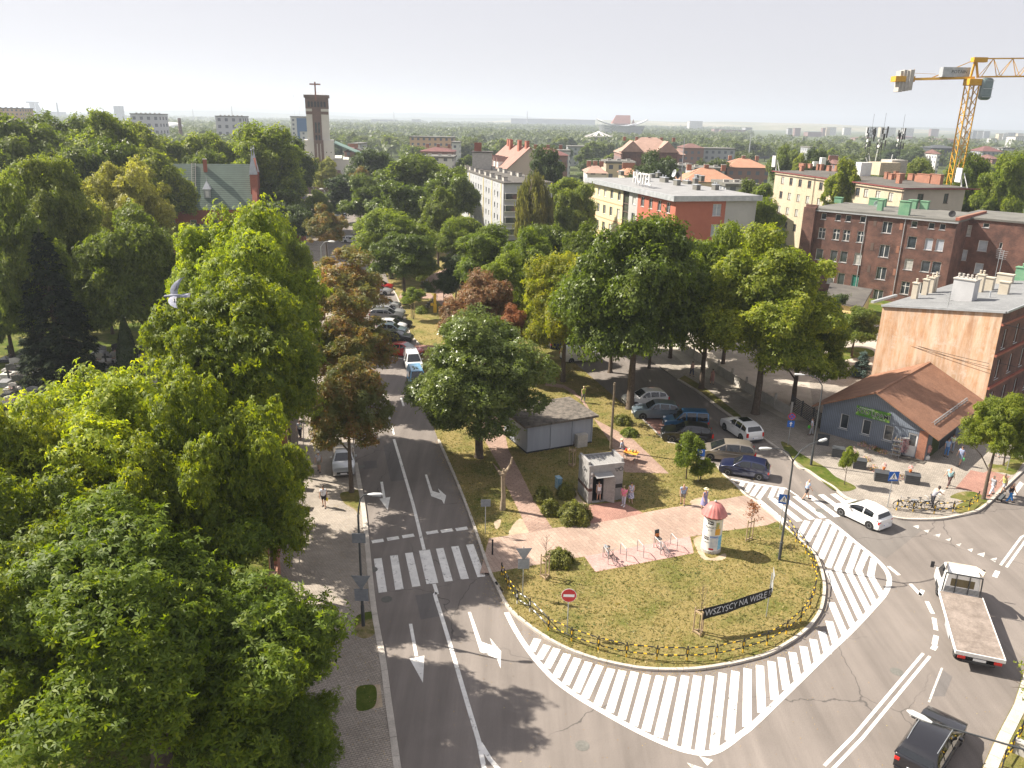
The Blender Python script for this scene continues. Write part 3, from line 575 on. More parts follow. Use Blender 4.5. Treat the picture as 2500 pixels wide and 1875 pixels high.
hm = [mat('yellow_render', (.58, .5, .31), (.66, .57, .37), sc=.3), mat('red_render', (.37, .115, .075), (.43, .145, .095), sc=.3), mat('grey_render', (.36, .355, .345), (.44, .435, .42), sc=.25)]
root = empty('hotel_building', (A[0], A[1], 0), math.atan2(F0.U.y, F0.U.x), 'four storey hotel with yellow, grey and red front and a flat pale roof with lettering', 'hotel')
b = MB(); X = Vector((1, 0, 0)); Yv = Vector((0, 1, 0)); W0 = F0.L; Dp = F1.L
for mi, (u0, u1) in enumerate(((0, gl0), (gr1, W0), (gl1, gr1))):
    b.mi = mi; wallface(b, X*u0, X, u1-u0, -.1, H0, [(o[0]-u0, o[1]-u0, o[2], o[3]) for o in ops0 if u0 < o[0] < u1])
b.mi = 1; us = F1.uv('C', 1800, 850)[0]; wallface(b, X*W0, Yv, us, -.1, H0, hot); b.mi = 2; wallface(b, X*W0 + Yv*us, Yv, Dp-us, -.1, H0, []); wallface(b, X*W0 + Yv*Dp, -X, W0, -.1, H0, []); wallface(b, Yv*Dp, -Yv, Dp, -.1, H0, [])
b.build('wall', hm, root)
for o in ops0: window(root, X*o[0] + Zv*o[2], X, 1.5, 1.8, pane=o[4])
for o in hot: window(root, X*W0 + Yv*o[0] + Zv*o[2], Yv, 1.6, 2, pane=blind)
for i, z in enumerate([hz_[0]-dz*(j+.5) for j in range(3)]): bb = MB(); bb.box(-.02, -.05, z-.12, gl0-.02, -.003, z+.1); bb.build('cornice', mat('band_render', (.6, .33, .2)), root)
b = MB(); b.box(gl0, .25, 0, gl1, .3, H0-.4); b.mi = 1
for z in np.arange(1.2, H0-.5, 1.55): b.box(gl0, .1, z, gl1, .24, z+.14)
b.box(gl0+.02, .08, .2, gl0+.16, .24, H0-.4); b.box(gl1-.16, .08, .2, gl1-.02, .24, H0-.4); b.build('stair_glazing', [glassmat('stair_glass', (.03, .035, .03), .1, (.08, .09, .06)), MT['frameb']], root)
b = MB(); b.box(-.5, -.6, H0, W0+.5, Dp+.5, H0+.5); rf = b.build('roof', [stripemat('pale_seamed_roof', (.27, .27, .27), (.38, .375, .37), 0, 2.4, .035, .7, (.78, 1.12))], root)
b = MB(); b.box(-.7, -.8, H0-.35, W0+.7, -.61, H0+.55); b.box(W0+.51, -.6, H0-.35, W0+.7, Dp+.6, H0+.55); b.build('gutter', MT['zinc'], root)
for i, (k, x, y, w_, h_) in enumerate((('C',1000,562,1.6,.9),('C',1120,572,1.4,.9),('C',1240,582,1.2,.8),('C',1285,575,1.1,.9),('C',1200,608,1.4,.7),('C',1330,615,2.6,.9),('C',1430,640,1.6,1.0),('C',1505,628,2.4,.6),('C',1580,675,1.6,.9),('C',1570,640,1,1.3),('C',1585,605,1.2,1.2),('C',1725,675,1.4,.9),('C',1620,610,1.0,1.1))):
    p = roofpt(root, k, x, y, H0+.5); stack(rf, p.x, p.y, H0+.5, w_, .8, h_, MT['roofelt'], MT['zinc'], 2 if i % 2 else 0)
for k, x, y, r_, mm in (('C',1457,615,1.1,MT['plastic']), ('C',1418,612,.8,MT['zinc'])):
    p = roofpt(root, k, x, y, H0+.5); b = MB(); b.cyl((p.x, p.y, H0+.5), (p.x, p.y, H0+1.9), .06, n=8); b.lathe([(r_*.02, 0), (r_*.6, .1), (r_, .35), (r_*.97, .37), (r_*.55, .13), (.01, .04)], 20); dsh = b.build('satellite_dish', mm, rf)
    n = len(dsh.data.vertices) - 120
    for v in list(dsh.data.vertices)[16:]: v.co = Matrix.Rotation(math.radians(75), 3, 'X') @ v.co + Vector((p.x, p.y-.1, H0+2.1))
b = MB(); p = roofpt(root, 'C', 1463, 490, H0+.5); p = roofpt(root, 'C', 1463, 600, H0+.5); b.cyl((p.x, p.y, H0+.5), (p.x, p.y, H0+9), .07, n=6); b.build('antenna', MT['steel'], rf)
pl, pr = roofpt(root, 'C', 1110, 640, H0+.5), roofpt(root, 'C', 1205, 660, H0+.5); mid = (pl+pr)/2; dl = pr-pl
text('roof_letters', 'HOTEL', 2.9, MT['frame'], rf, (mid.x, mid.y, H0+1.9), (PI/2, 0, math.atan2(dl.y, dl.x)), .12, sx=.95)
b = MB()
for t in (-.5, -.25, 0, .25, .5): q = mid + dl*t; b.bar((q.x, q.y+.2, H0+.5), (q.x, q.y+.2, H0+2.6), .08)
b.build('letter_frame', MT['steel'], rf)
sp = F0.uv('C', 735, 800)
sg = MB(); zt = F0.uv('C', 733, 715)[1]; zb = F0.uv('C', 733, 955)[1]
for z in (zt, zb, (zt+zb)/2): sg.bar((0, -.05, z), (0, -2.3, z), .12)
sg.bar((0, -2.3, zb), (0, -2.3, (zt+zb)/2), .12); sg.build('sign_bracket', MT['frameb'], root)
zz = [F0.uv('C', 731, y)[1] for y in (765, 825, 905-22, 945-10, 962)]
for ch, z in zip('HOTEL', (zt-1.0, zt-3.4, zt-5.6, zt-7.4, zt-9.2)): text('sign_letter', ch, 2.0, MT['frame'], root, (0.1, -.75, z), (PI/2, 0, -root.rotation_euler.z), .08)
b = MB(); b.box(-1.3, -.06, -1.7, 1.3, .06, 1.7); cream_s = mat('sign_cream', (.72, .62, .46)); ps = b.build('sign_panel', cream_s, root); ps.location = (-.3, -2.6, (zt+zb)/2 - 2.0); ps.rotation_euler = (0, 0, -root.rotation_euler.z)
b = MB()
for s in (-1, 1): b.tube([(s*.12, -.1, .95)] + [(s*(.12+.42*math.sin(t)), -.1, .75+.35*math.cos(t)) for t in np.linspace(.1, 2.6, 8)], .07, 6)
b.build('emblem', MT['frameb'], ps); text('sign_text', 'HOTEL', .75, MT['frameb'], ps, (0, -.09, -.45), ext=.02);
# ---- old red-brick tenement
A, B_ = (51.2-1.2, 136.2+1.1), (66.7, 121.8); F0 = Fac(A, B_); dd = F0.N * -15
A2 = (69.3, 127.7) ; F2 = Fac(A2, (77.6, 119.9));
def fr(F, lst): return [F.rect(k, x, y, w_, h_) + tuple(e) for k, x, y, w_, h_, *e in lst]
w1 = [('F',667,246,42,50,None,'white',1),('F',778,257,42,50,None,'white',1),('F',856,264,44,50,None,'white',1),('F',968,272,44,50,None,'white',1),('F',1155,333,76,90),('F',1365,308,48,50,None,'white',1),('F',1498,321,48,50,None,'white',1),('F',1583,328,48,50,None,'white',1),
 ('F',652,377,54,85,None,'whiteT'),('F',762,387,54,85,None,'whiteT'),('F',840,395,54,85,None,'whiteT'),('F',950,406,56,88,None,'whiteT'),('F',1132,515,78,98),('F',1345,448,70,92,greenish if 0 else None,'white',1),('F',1475,462,62,92,blind,'white',1),('F',1560,470,62,92,blind,'white',1),
 ('F',632,540,56,85,None,'white',1),('F',742,552,56,88,None,'white',1),('F',819,560,56,88,None,'white',1),('F',928,575,58,92,curtain,'white',1),('F',1108,687,78,98),('F',1320,618,68,88,curtain,'white',1),('F',1450,633,70,88,None,'white',1),('F',1533,642,70,90,None,'white',1),
 ('F',614,705,54,88,curtain,'white',1),('F',720,722,54,92,curtain,'white',1),('F',797,732,56,96,None,'white',1),('F',905,747,58,98,greenish,'white',1),('F',1083,860,78,95),('F',1293,800,68,100,None,'whiteT'),('F',1410,800,60,90)]
w2 = [('F',1773,357,66,85,curtain,'white',1),('F',1920,317,50,35,None,'white',1),('F',1740,545,66,85,blind,'white',1),('F',1893,475,72,85,blind,'white',1),('F',1862,650,68,85,blind,'white',1),('F',1712,700,60,50,curtain,'white',1),('F',2032,473,26,50,None,'white',1)]
root, loc, rf = building('brick_tenement', 'four storey old red-brick tenement with scattered white framed windows and green roof hatches', 'building', [A, B_, (B_[0]+dd.x, B_[1]+dd.y), (A[0]+dd.x, A[1]+dd.y)], 13.5, MT['brick'], {0: fr(F0, w1)}, roofm=MT['roofelt'], over=.2)
b = MB(); L0 = F0.L
b.box(-.9, -.7, -.1, 1.1, -.003, 13.9); b.box(-.9, -.003, 13.81, 1.1, .4, 14.3); b.build('buttress', MT['brick'], root)
for u in (F0.uv('F',990,300)[0], F0.uv('F',1275,420)[0]): b = MB(); b.cyl((u, -.1, 1), (u, -.1, 13.4), .06, n=6); b.build('downpipe', MT['zinc'], root)
b = MB(); b.box(-.2, -.35, 13.35, L0+.2, -.01, 13.5); b.build('gutter', MT['zinc'], root)
for x, y, w_, h_ in ((1063,300,22,40),(1040,480,22,55),(1015,652,22,55),(1265,325,24,55),(1238,503,22,55),(1212,677,20,52),(1188,852,24,52)):
    u0, u1, v0, v1 = F0.rect('F', x, y, w_, h_); b = MB(); b.box(u0, -.03, v0, u1, -.002, v1); b.build('bricked_up_opening', MT['brick_o'] if x > 1100 else MT['frameb'], root)
grn = mat('green_flashing', (.12, .28, .17), (.2, .36, .22), sc=1)
for x, y, w_, h_ in ((780,130,1.3,.9),(1050,150,1.5,1.2),(1120,160,1.0,1.3),(1100,190,.8,1.7),(1285,225,1.6,2.1),(1350,175,1.3,1.4),(1440,180,1.3,1.3)):
    p = roofpt(root, 'F', x, y+12, 13.8); stack(rf, p.x, p.y, 13.8, w_, .9, h_, grn, grn)
b = MB(); p = roofpt(root, 'F', 1075, 165, 14.5); b.lathe([(.02, 0), (.5, .1), (.48, .13), (.02, .04)], 14); d_ = b.build('satellite_dish', MT['zinc'], rf); d_.location = (p.x, p.y, 14.8); d_.rotation_euler = (1.4, 0, .4)
b = MB(); b.lathe([(.02, 0), (.5, .1), (.48, .13), (.02, .04)], 14); d_ = b.build('satellite_dish', MT['plastic'], rf); d_.location = (L0-1.2, 1, 14.6); d_.rotation_euler = (1.4, 0, .2)
b = MB(); b.box(L0-.3, -.2, 13.8, L0+.25, 15.0, 14.25); b.build('parapet', MT['brick_r'], rf)
dd2 = F2.N * -14
root2, _, rf2 = building('brick_tenement', 'recessed eastern wing of red brick with blind-covered windows beside the stucco gable', 'building', [A2, (77.6, 119.9), (77.6+dd2.x, 119.9+dd2.y), (A2[0]+dd2.x, A2[1]+dd2.y)], 13.6, MT['brick'], {0: fr(F2, w2)}, roofm=MT['roofelt'], over=.2)
grs = mat('grey_stucco', (.33, .31, .28), (.42, .4, .36), sc=.4, streak=True, fine=6)
q0 = g('F', 2075, 700, 6); q1 = Vector((78.3, 124.0, 0))
building('stucco_house', 'tall grey stucco house wing cut by the right edge, in front of the brick tenement', 'house', [(77.3, 117.5), (90, 113), (96, 128), (83, 132)], 13.3, grs, {0: [(6, 6.9, 8, 9.6), (6, 6.9, 4.5, 6.1)]}, roofm=MT['roofelt'], over=.15)
root, _, rf = building('low_annex', 'single storey yellow annex with felt roof at the foot of the brick tenement', 'annex', [(44.2, 110.5), (47.6, 106.7), (53.9, 118.6), (49.5, 123.0)], 3.4, mat('yellow_plaster', (.6, .47, .2), (.68, .55, .28), sc=.5), {1: [(1.5, 2.5, 1, 2.2)]}, roofm=MT['roofelt_d'], over=.3)
b = MB(); b.box(4.9, 3.0, 3.7, 5.3, 10.5, 4.0); b.build('parapet', MT['zinc'], rf)
# ---- cream apartment block
A, B_, Cc = (62.6, 198.5), (71.1, 149.7), (84.8, 154.3); F0 = Fac(A, B_); F1 = Fac(B_, Cc)
cols = [F0.uv('E', x, y)[0] for x, y in ((350,980),(415,990),(485,1000),(557,1010),(645,1025),(720,1035),(790,1045),(860,1055),(928,1065),(993,1075),(1085,1090),(1183,1105))]
zs = [F0.uv('E', 350, 980)[1], F0.uv('E', 338, 1090)[1], F0.uv('F', 328, 192)[1], F0.uv('F', 318, 302)[1]]; dz = (zs[0]-zs[3])/3
ops = {0: [(u-.72, u+.72, z-.8, z+.8, curtain if (int(u*3)+i) % 3 else None) for i, z in enumerate([zs[0]-dz*j for j in range(5)]) for u in cols if z > 1.2], 1: [F1.rect('E', 1413, 1117, 46, 65), F1.rect('E', 1610, 1120, 34, 75)]}
crm = mat('cream_plaster', (.44, .365, .26), (.54, .46, .34), sc=.35, streak=True, fine=3)
root, loc, rf = building('cream_apartment_block', 'cream plastered five storey apartment block with antenna masts and brick chimneys on its roof', 'building', [A, B_, Cc, (Cc[0]+A[0]-B_[0], Cc[1]+A[1]-B_[1])], 16.2, [crm, mat('shade_toned_plaster', (.42, .37, .31), (.5, .44, .37), sc=.3)], ops, style='brown', roofm=MT['roofelt_d'], over=.5, wallmats={1: 1})  # second plaster: the end wall's shade is mixed into its colour
b = MB(); b.box(-.6, -.75, 16.25, F0.L+.6, -.61, 16.45); b.box(F0.L+.61, -.75, 16.25, F0.L+.75, F1.L+.6, 16.45); b.build('gutter', mat('maroon_paint', (.2, .05, .05)), root)
b = MB(); u = F0.uv('E', 600, 1000)[0]
for uu in (u, F0.L-.1): b.cyl((uu, -.15, .2), (uu, -.15, 16), .07, n=6)
b.build('downpipe', MT['frameb'], root)
och = MT['brick_o']
for x, y, w_, h_ in ((500,868,2.4,1.0),(560,872,1.4,1.0),(495,895,1.0,1.2),(622,888,.8,1.4),(648,890,.8,1.4),(705,895,1.2,1.2),(765,895,.9,1.3),(1150,955,1.0,1.3),(1185,960,1.2,1.1),(1218,950,.8,1.4),(1255,965,2.0,1.3),(1245,990,1.1,1.8),(1340,965,1.6,1.2),(1385,975,.8,1.2),(1440,985,4.0,1.6),(1530,995,3.2,1.8)):
    p = roofpt(root, 'E', x, y+14, 16.5); stack(rf, p.x, p.y, 16.5, w_, .7, h_, och, och)
for x, y, w_, h_ in ((655,862,1.2,2.0),(600,872,.9,1.2),(945,945,2.1,2.9),(990,945,1.6,2.9)):
    p = roofpt(root, 'E', x, y, 16.5); b = MB(); b.box(p.x-w_/2, p.y-.7, 16.5, p.x+w_/2, p.y+.7, 16.5+h_); b.build('equipment_cabinet', MT['white'], rf, bevel=.05)
p = roofpt(root, 'E', 1110, 938, 16.5); b = MB(); b.box(p.x-2.6, p.y-2, 16.5, p.x+2.2, p.y+3, 19.3); b.build('roof_house', crm, rf); p = roofpt(root, 'E', 1195, 905+30, 16.5); b = MB(); b.box(p.x-2.1, p.y-2, 16.5, p.x+2.1, p.y+2, 19.8); b.build('roof_house', MT['concrete'], rf)
def mast(parent, x, y, z, h, name='antenna_mast'):
    b = MB(); r_ = .32
    for i in range(3):
        a = 2*PI*i/3; b.cyl((x+r_*math.cos(a), y+r_*math.sin(a), z), (x+r_*math.cos(a), y+r_*math.sin(a), z+h), .045, n=5)
    k = 0
    for zz in np.arange(z+.3, z+h, .8):
        for i in range(3):
            a = 2*PI*i/3; c = 2*PI*((i+1) % 3)/3; b.bar((x+r_*math.cos(a), y+r_*math.sin(a), zz), (x+r_*math.cos(c), y+r_*math.sin(c), zz+.4), .04)
    b.cyl((x, y, z+h), (x, y, z+h+3.2), .03, n=5)
    rr_ = random.Random(int(x*10))
    for i in range(9):
        a = rr_.uniform(0, 6.28); zz = z+h-rr_.uniform(.3, 4.5); cx_, cy_ = x+.9*math.cos(a), y+.9*math.sin(a); b.bar((x, y, zz), (cx_, cy_, zz), .05); b.box(cx_-.14, cy_-.1, zz-.7, cx_+.14, cy_+.1, zz+.7)
    b.mi = 1
    for i in range(2): a = rr_.uniform(3.5, 5.5); b.disc((x+.8*math.cos(a), y+.8*math.sin(a), z+h-3-i*1.2), .35, (math.cos(a), math.sin(a), 0), 12, .12)
    return b.build(name, [MT['plastic'], MT['white']], parent)
for x, yb, yt in ((998,890,575), (1085,905,572), (1232,885,575)):
    p = roofpt(root, 'E', x-8, yb+20, 16.5); Yd = g('E', x-8, yb+20, 16.5).y; zt_ = gy('E', x+12, yt, Yd).z; mast(rf, p.x, p.y, 16.5, zt_-16.5)
b = MB()
for x, y, x2, y2 in ((1030,860,1015,770),(1025,870,992,805),(1060,810,1085,740),(1165,870,1200,780),(1175,872,1225,815)):
    p = roofpt(root, 'E', x, y+50, 16.5); Yd = g('E', x, y+50, 16.5).y; q = gy('E', x2, y2, Yd); q = Matrix.Rotation(-root.rotation_euler.z, 3, 'Z') @ (q - Vector(root.location)); b.bar((p.x, p.y, 17), q, .16)
b.build('mast_stays', MT['white'], rf)
for k, x, y in (('E', 300, 905), ('E', 1730, 1030)):
    p = roofpt(root, k, x, y, 16.5); b = MB(); b.bar((p.x, p.y, 16.4), (p.x-.9, p.y, 19.4), .16); b.bar((p.x+1.6, p.y, 16.4), (p.x, p.y, 19), .1)
    for i in (-.6, 0, .6): b.box(p.x-.9+i*.9, p.y-.6, 17.3, p.x-.5+i*.9, p.y-.4, 19.9)
    b.build('panel_antenna', MT['white'], rf)
# ---- orange stuccoed tenement and its brick street front
A, B_ = (37.6, 79.5), (44.9, 71.4); dirS = Vector((7.4, 6.7, 0)).normalized(); Cc = (B_[0]+dirS.x*26, B_[1]+dirS.y*26); Dd = (A[0]+dirS.x*24, A[1]+dirS.y*24)
m, nt, bs, tc = newmat('orange_stucco'); v = tc.outputs['Object']; bs.inputs['Roughness'].default_value = .95
mp = node(nt, 'Mapping'); mp.inputs['Scale'].default_value = (1, 1, .13); nt.links.new(v, mp.inputs[0])
col = ramp(nt, noise(nt, v, .45, 6, .7), [(.3, (.50, .27, .15)), (.52, (.60, .36, .21)), (.7, (.66, .47, .33))]); st_ = ramp(nt, noise(nt, mp.outputs[0], 1.6, 6, .75), [(.42, 0.0), (.62, 1.0)])
col = mix(nt, st_, col, (.72, .55, .42)); d2 = ramp(nt, noise(nt, mp.outputs[0], .9, 5, .7), [(.3, .72), (.55, 1.0)]); col = mix(nt, 1, col, d2, 'MULTIPLY')
pt = ramp(nt, noise(nt, v, .38, 7, .75), [(.56, 0.0), (.64, .55)]); col = mix(nt, pt, col, (.7, .62, .54)); nt.links.new(col, bs.inputs['Base Color']); bump(nt, bs, noise(nt, v, 12, 4), .35, .02); orange = m
F1 = Fac(B_, Cc); opsS = []
for i in range(7):
    for z in (1.1, 4.3, 7.3): opsS.append((1.4+i*3.4, 2.35+i*3.4, z, z+1.9, None, 'white', 1))
root, loc, _ = building('orange_tenement', 'three storey tenement with a blank peeling orange stucco gable and grey felt roof', 'building', [A, B_, Cc, Dd], 9.5, [orange, MT['brick']], {1: opsS}, wallmats={1: 1})
L_ = loc[1].x; zr = lambda x: 9.62 + 1.4 * x / L_
b = MB(); ins = [(0, 0), (L_, 0), (loc[2].x, loc[2].y), (loc[3].x, loc[3].y)]; b.add([(x, y, 9.5) for x, y in ins] + [(x, y, zr(x)) for x, y in ins], [(0,1,5,4)]); b.mi = 1; b.add([(x, y, 9.5) for x, y in ins] + [(x, y, zr(x)) for x, y in ins], [(1,2,6,5),(2,3,7,6),(3,0,4,7)]); b.build('gable', [orange, MT['brick']], root)
b = MB(); b.add([(x+ox, y+oy, zr(x)+.01) for (x, y), (ox, oy) in zip(ins, ((-.1,-.1),(.25,-.1),(.25,.2),(-.1,.2)))], [(0,1,2,3)]); rf = b.build('roof', mat('grey_roofing_felt', (.17,.175,.18), (.22,.225,.23), rough=.9, sc=.5, fine=6), root); q = rf.modifiers.new('t', 'SOLIDIFY'); q.thickness = .16; q.offset = 1
c0 = loc[1]; b = MB(); Ux = (loc[2]-loc[1]).normalized(); Nx = Ux.cross(Zv)
for z in (3.7, 6.9, 9.9): b.bar(c0 + Zv*z + Nx*.1, c0 + Ux*26 + Zv*z + Nx*.1, .2, .22)
b.build('cornice', MT['brick_r'], root)
b = MB(); b.bar(Vector((-.1,-.14,zr(0)+.12)), Vector((L_+.2,-.14,zr(L_)+.12)), .1, .2); b.bar(loc[1]+Nx*.3+Zv*(zr(L_)+.12), loc[2]+Nx*.3+Zv*(zr(loc[2].x)+.12), .1, .2); b.build('roof_edge_flashing', MT['zinc'], root)
ivory = mat('ivory_render', (.45,.4,.32), (.54,.49,.4), sc=1)
def onroof(x, y): p = roofpt(root, 'F', x, y, 10.4); p = roofpt(root, 'F', x, y, zr(p.x)+.17); return p, zr(p.x)+.1
for x, y, w_, d_, h_, pots in ((1365,875,.55,.5,1.7,1),(1445,845,.55,.5,1.7,1),(1488,830,.55,.5,1.7,1),(1518,825,.3,.5,1.8,1),(1862,830,.7,.6,1.9,2),(1930,815,1.0,.7,1.4,0),(2050,850,.9,.6,1.3,0),(2060,765,1.6,.7,1.1,0)):
    p, z = onroof(x, y); stack(rf, p.x, p.y, z, w_, d_, h_, ivory, ivory, pots)
p, z = onroof(1725, 900); stack(rf, p.x, p.y+.6, z, 2.0, 1.4, 2.2, mat('grey_sheet', (.42,.42,.43), (.5,.5,.51), sc=.5), MT['concrete'], 5); p, z = onroof(2185, 740); stack(rf, p.x, p.y, z, 1.2, .8, 1.5, grn, grn, 1)
p, z = onroof(1622, 960); antenna(rf, p.x, p.y, z, 1.6); p, z = onroof(1945, 875); b = MB(); b.cyl((p.x, p.y, z), (p.x, p.y, z+.7), .08, n=8); b.build('vent_pipe', MT['zinc'], rf)
for x, y in ((1985,730),(2010,740)): p, z = onroof(x, y); antenna(rf, p.x, p.y, z, 3.6)
# ---- white-grey apartment block in the middle
A, B_, Cc = (-15.8, 237.7), (-2.8, 187.1), (8.6, 191.4); F0 = Fac(A, B_)
ops = []
for j, z in enumerate((1.4, 4.1, 6.8, 9.5)):
    for i in range(16):
        u = 1.6+i*3.2
        if u < F0.L-1.5: ops.append((u-.55, u+.55, z, z+1.35, curtain if (i*7+j*3) % 4 == 0 else None, 'white', 1))
for i in range(16): ops.append((1.4+i*3.2, 1.8+i*3.2, 12.0, 12.5, None, 'white', 1)) if 1.8+i*3.2 < F0.L-1 else None
lg = mat('pale_grey_render', (.36, .37, .39), (.44, .45, .46), sc=.3)
root, loc, rf = building('grey_apartment_block', 'long pale grey five storey apartment block with corner windows and flat dark roof', 'building', [A, B_, Cc, (Cc[0]+A[0]-B_[0], Cc[1]+A[1]-B_[1])], 13, lg, {0: ops, 1: [(7.5, 8.4, 11.9, 12.5, None, 'white', 1)]}, roofm=MT['roofelt_d'], over=.3)
b = MB()
for u in (12.0, 30, 40, 49.6): b.box(u, -.08, 0, u+.6, -.004, 12.9)
b.build('pilaster', mat('yellow_stripe', (.62, .52, .24)), root)
for j, z in enumerate((1.4, 4.1, 6.8, 9.5)):
    f = MB(); L_ = F0.L; f.box(L_+.003, .3, z-.1, L_+.5, 3.3, z+1.5); bay = f.build('corner_window', MT['frame'], root); f = MB(); f.box(L_+.502, .45, z+.08, L_+.53, 3.15, z+1.35); f.box(L_+.02, .27, z+.08, L_+.48, .298, z+1.35); f.build('pane', MT['glass'], bay)
for x, y in ((1705,725),(1740,735),(1780,748),(1815,762),(1860,775),(1900,790),(1950,805),(1998,820),(1880,725),(1910,735),(1960,745),(2000,757),(2060,775),(2110,785)):
    p = roofpt(root, 'B', x, y+8, 13.3); stack(rf, p.x, p.y, 13.3, 1.9, .9, .9, MT['concrete'], MT['roofelt_d'], 0)
# ---- steep red-roofed house behind it
def gable(name, label, cat, foot, he, hr, wm, rm, over=.4, hip=0, group=None, ops=None):
    """foot: 4 CCW corners; ridge runs parallel to edge 0"""
    root, loc, _ = building(name, label, cat, foot, he, wm, ops, roofm=None, group=group); L_ = (loc[1]-loc[0]).length; W = (loc[3]-loc[0]).length; b = MB(); o = over; s = (hr-he)/(W/2); ze = he - o*s
    Ux = Vector((1, 0, 0)); Vx = (loc[3]-loc[0]).normalized(); P = lambda x, y, z: Ux*x + Vx*y + Zv*z
    h0 = hip * W/2
    if hip: q = [P(-o,-o,ze), P(L_+o,-o,ze), P(L_+o,W+o,ze), P(-o,W+o,ze), P(h0,W/2,hr), P(L_-h0,W/2,hr)]; f = [(0,1,5,4),(2,3,4,5),(1,2,5),(3,0,4)]
    else: q = [P(-o,-o,ze), P(L_+o,-o,ze), P(L_+o,W+o,ze), P(-o,W+o,ze), P(-o,W/2,hr), P(L_+o,W/2,hr)]; f = [(0,1,5,4),(2,3,4,5)]
    b.add([Vector(p)+Zv*.02 for p in q], f); rf = b.build('roof', rm, root); sm = rf.modifiers.new('thick', 'SOLIDIFY'); sm.thickness = .16; sm.offset = 1
    if not hip:
        w_ = MB(); w_.add([P(0,0,he), P(0,W,he), P(0,W/2,hr-.03)], [(1,0,2)]); w_.add([P(L_,0,he), P(L_,W,he), P(L_,W/2,hr-.03)], [(0,1,2)]); w_.build('gable', wm, root)
    return root, loc, rf, P
tile_r = stripemat('red_roof_tiles', (.13, .065, .055), (.19, .095, .078), 2, .28, .25, .85, (.8, 1.2)); tile_o = stripemat('orange_roof_tiles', (.36, .18, .11), (.46, .25, .16), 2, .28, .25, .85, (.85, 1.15)); tile_p = stripemat('faded_pink_tiles', (.33, .21, .165), (.4, .27, .215), 2, .3, .25, .9); tile_d = stripemat('dark_red_tiles', (.13, .05, .045), (.2, .08, .07), 2, .28, .25, .85)
grr = stripemat('green_roof_tiles', (.085, .12, .095), (.15, .205, .165), 2, .36, .3, .7, (.8, 1.15))
p0 = g('B', 1610, 740, 13); root, loc, rf, P = gable('steep_roofed_house', 'old house with steep pinkish tiled roof and row of dormers beside the grey block', 'house', [(-11, 268), (-4, 240), (12, 244), (5, 272)], 12, 19.3, mat('house_plaster', (.5, .42, .34)), stripemat('weathered_pink_tiles', (.27, .155, .125), (.35, .21, .17), 2, .3, .25, .9))
for i in range(4):
    b = MB(); x = 4+i*4.2; b.box(x, 1.0, 12.4, x+1.9, 4.2, 14.9); b.mi = 1; b.add([(x-.2, .8, 14.9), (x+2.1, .8, 14.9), (x+.95, .8, 16.2), (x-.2, 5, 14.9), (x+2.1, 5, 14.9), (x+.95, 5, 16.2)], [(0,1,2),(0,2,5,3),(1,4,5,2)]); b.build('dormer', [MT['white'], tile_r], rf)
for x, y in ((3, 8), (10, 7), (15, 8.5), (21, 7), (26, 8)): stack(rf, x, y, 17.2, 2.0, .9, 3.8, MT['brick_r'], MT['brick_r'])
p = g('B', 1845, 700, 14); root, loc, rf = building('concrete_stair_tower', 'weathered concrete stair tower behind the grey block', 'tower', [(p.x-3, 233), (p.x+2.5, 233), (p.x+2.5, 238), (p.x-3, 238)], 18.0, MT['concrete'], {}, roofm=MT['roofelt_d'])
stack(rf, 1.5, 2, 18.3, 2, .8, 2.2, MT['brick_r'], MT['brick_r'])
# ---- red brick chapel with green roof
eL, eR = g('A', 1300, 1050, 9), g('A', 1950, 1045, 9); rdir = (eR-eL).normalized(); A = eR - rdir*26; N_ = Vector((-rdir.y, rdir.x, 0)); B_ = eR; W_ = 13
wn = []
for i in range(6): wn.append((2+i*4, 3.2+i*4, 2.5, 7.0, None, 'white', 1))
root, loc, rf, P = gable('brick_chapel', 'red brick chapel with green tiled roof and twin pinnacles above the east gable', 'chapel', [tuple(A[:2]), tuple(B_[:2]), tuple((B_+N_*W_)[:2]), tuple((A+N_*W_)[:2])], 9, 17.2, MT['brick_r'], grr, .1, ops={0: wn})
W = W_; L_ = 26
b = MB(); b.add([P(L_+.05, -.8, 6), P(L_+.05, -.8, 9.6), P(L_+.05, W/2, 18.6), P(L_+.05, W+.8, 9.6), P(L_+.05, W+.8, 6), P(L_+1.0, -.8, 6), P(L_+1.0, -.8, 9.6), P(L_+1.0, W/2, 18.6), P(L_+1.0, W+.8, 9.6), P(L_+1.0, W+.8, 6)], [(0,1,2,3,4),(9,8,7,6,5),(0,5,6,1),(1,6,7,2),(2,7,8,3),(3,8,9,4)]); b.box(L_-.3, -1.1, 0, L_+1.3, .6, 9.9); b.box(L_-.3, W-.6, 0, L_+1.3, W+1.1, 9.9); b.build('gable_parapet', MT['brick_r'], root)
for y0 in (2.6, W-2.6):
    b = MB(); b.box(L_-.2, y0-.6, 10, L_+1.2, y0+.6, 15.6); b.mi = 1; b.add([(L_-.3, y0-.8, 15.6), (L_+1.3, y0-.8, 15.6), (L_+1.3, y0+.8, 15.6), (L_-.3, y0+.8, 15.6), (L_+.5, y0, 20)], [(0,1,4),(1,2,4),(2,3,4),(3,0,4)]); b.cyl((L_+.5, y0, 19.7), (L_+.5, y0, 21), .07, n=6); b.ball((L_+.5, y0, 20.3), .2, 8, 5); b.build('pinnacle', [MT['brick_r'], MT['zinc']], root)
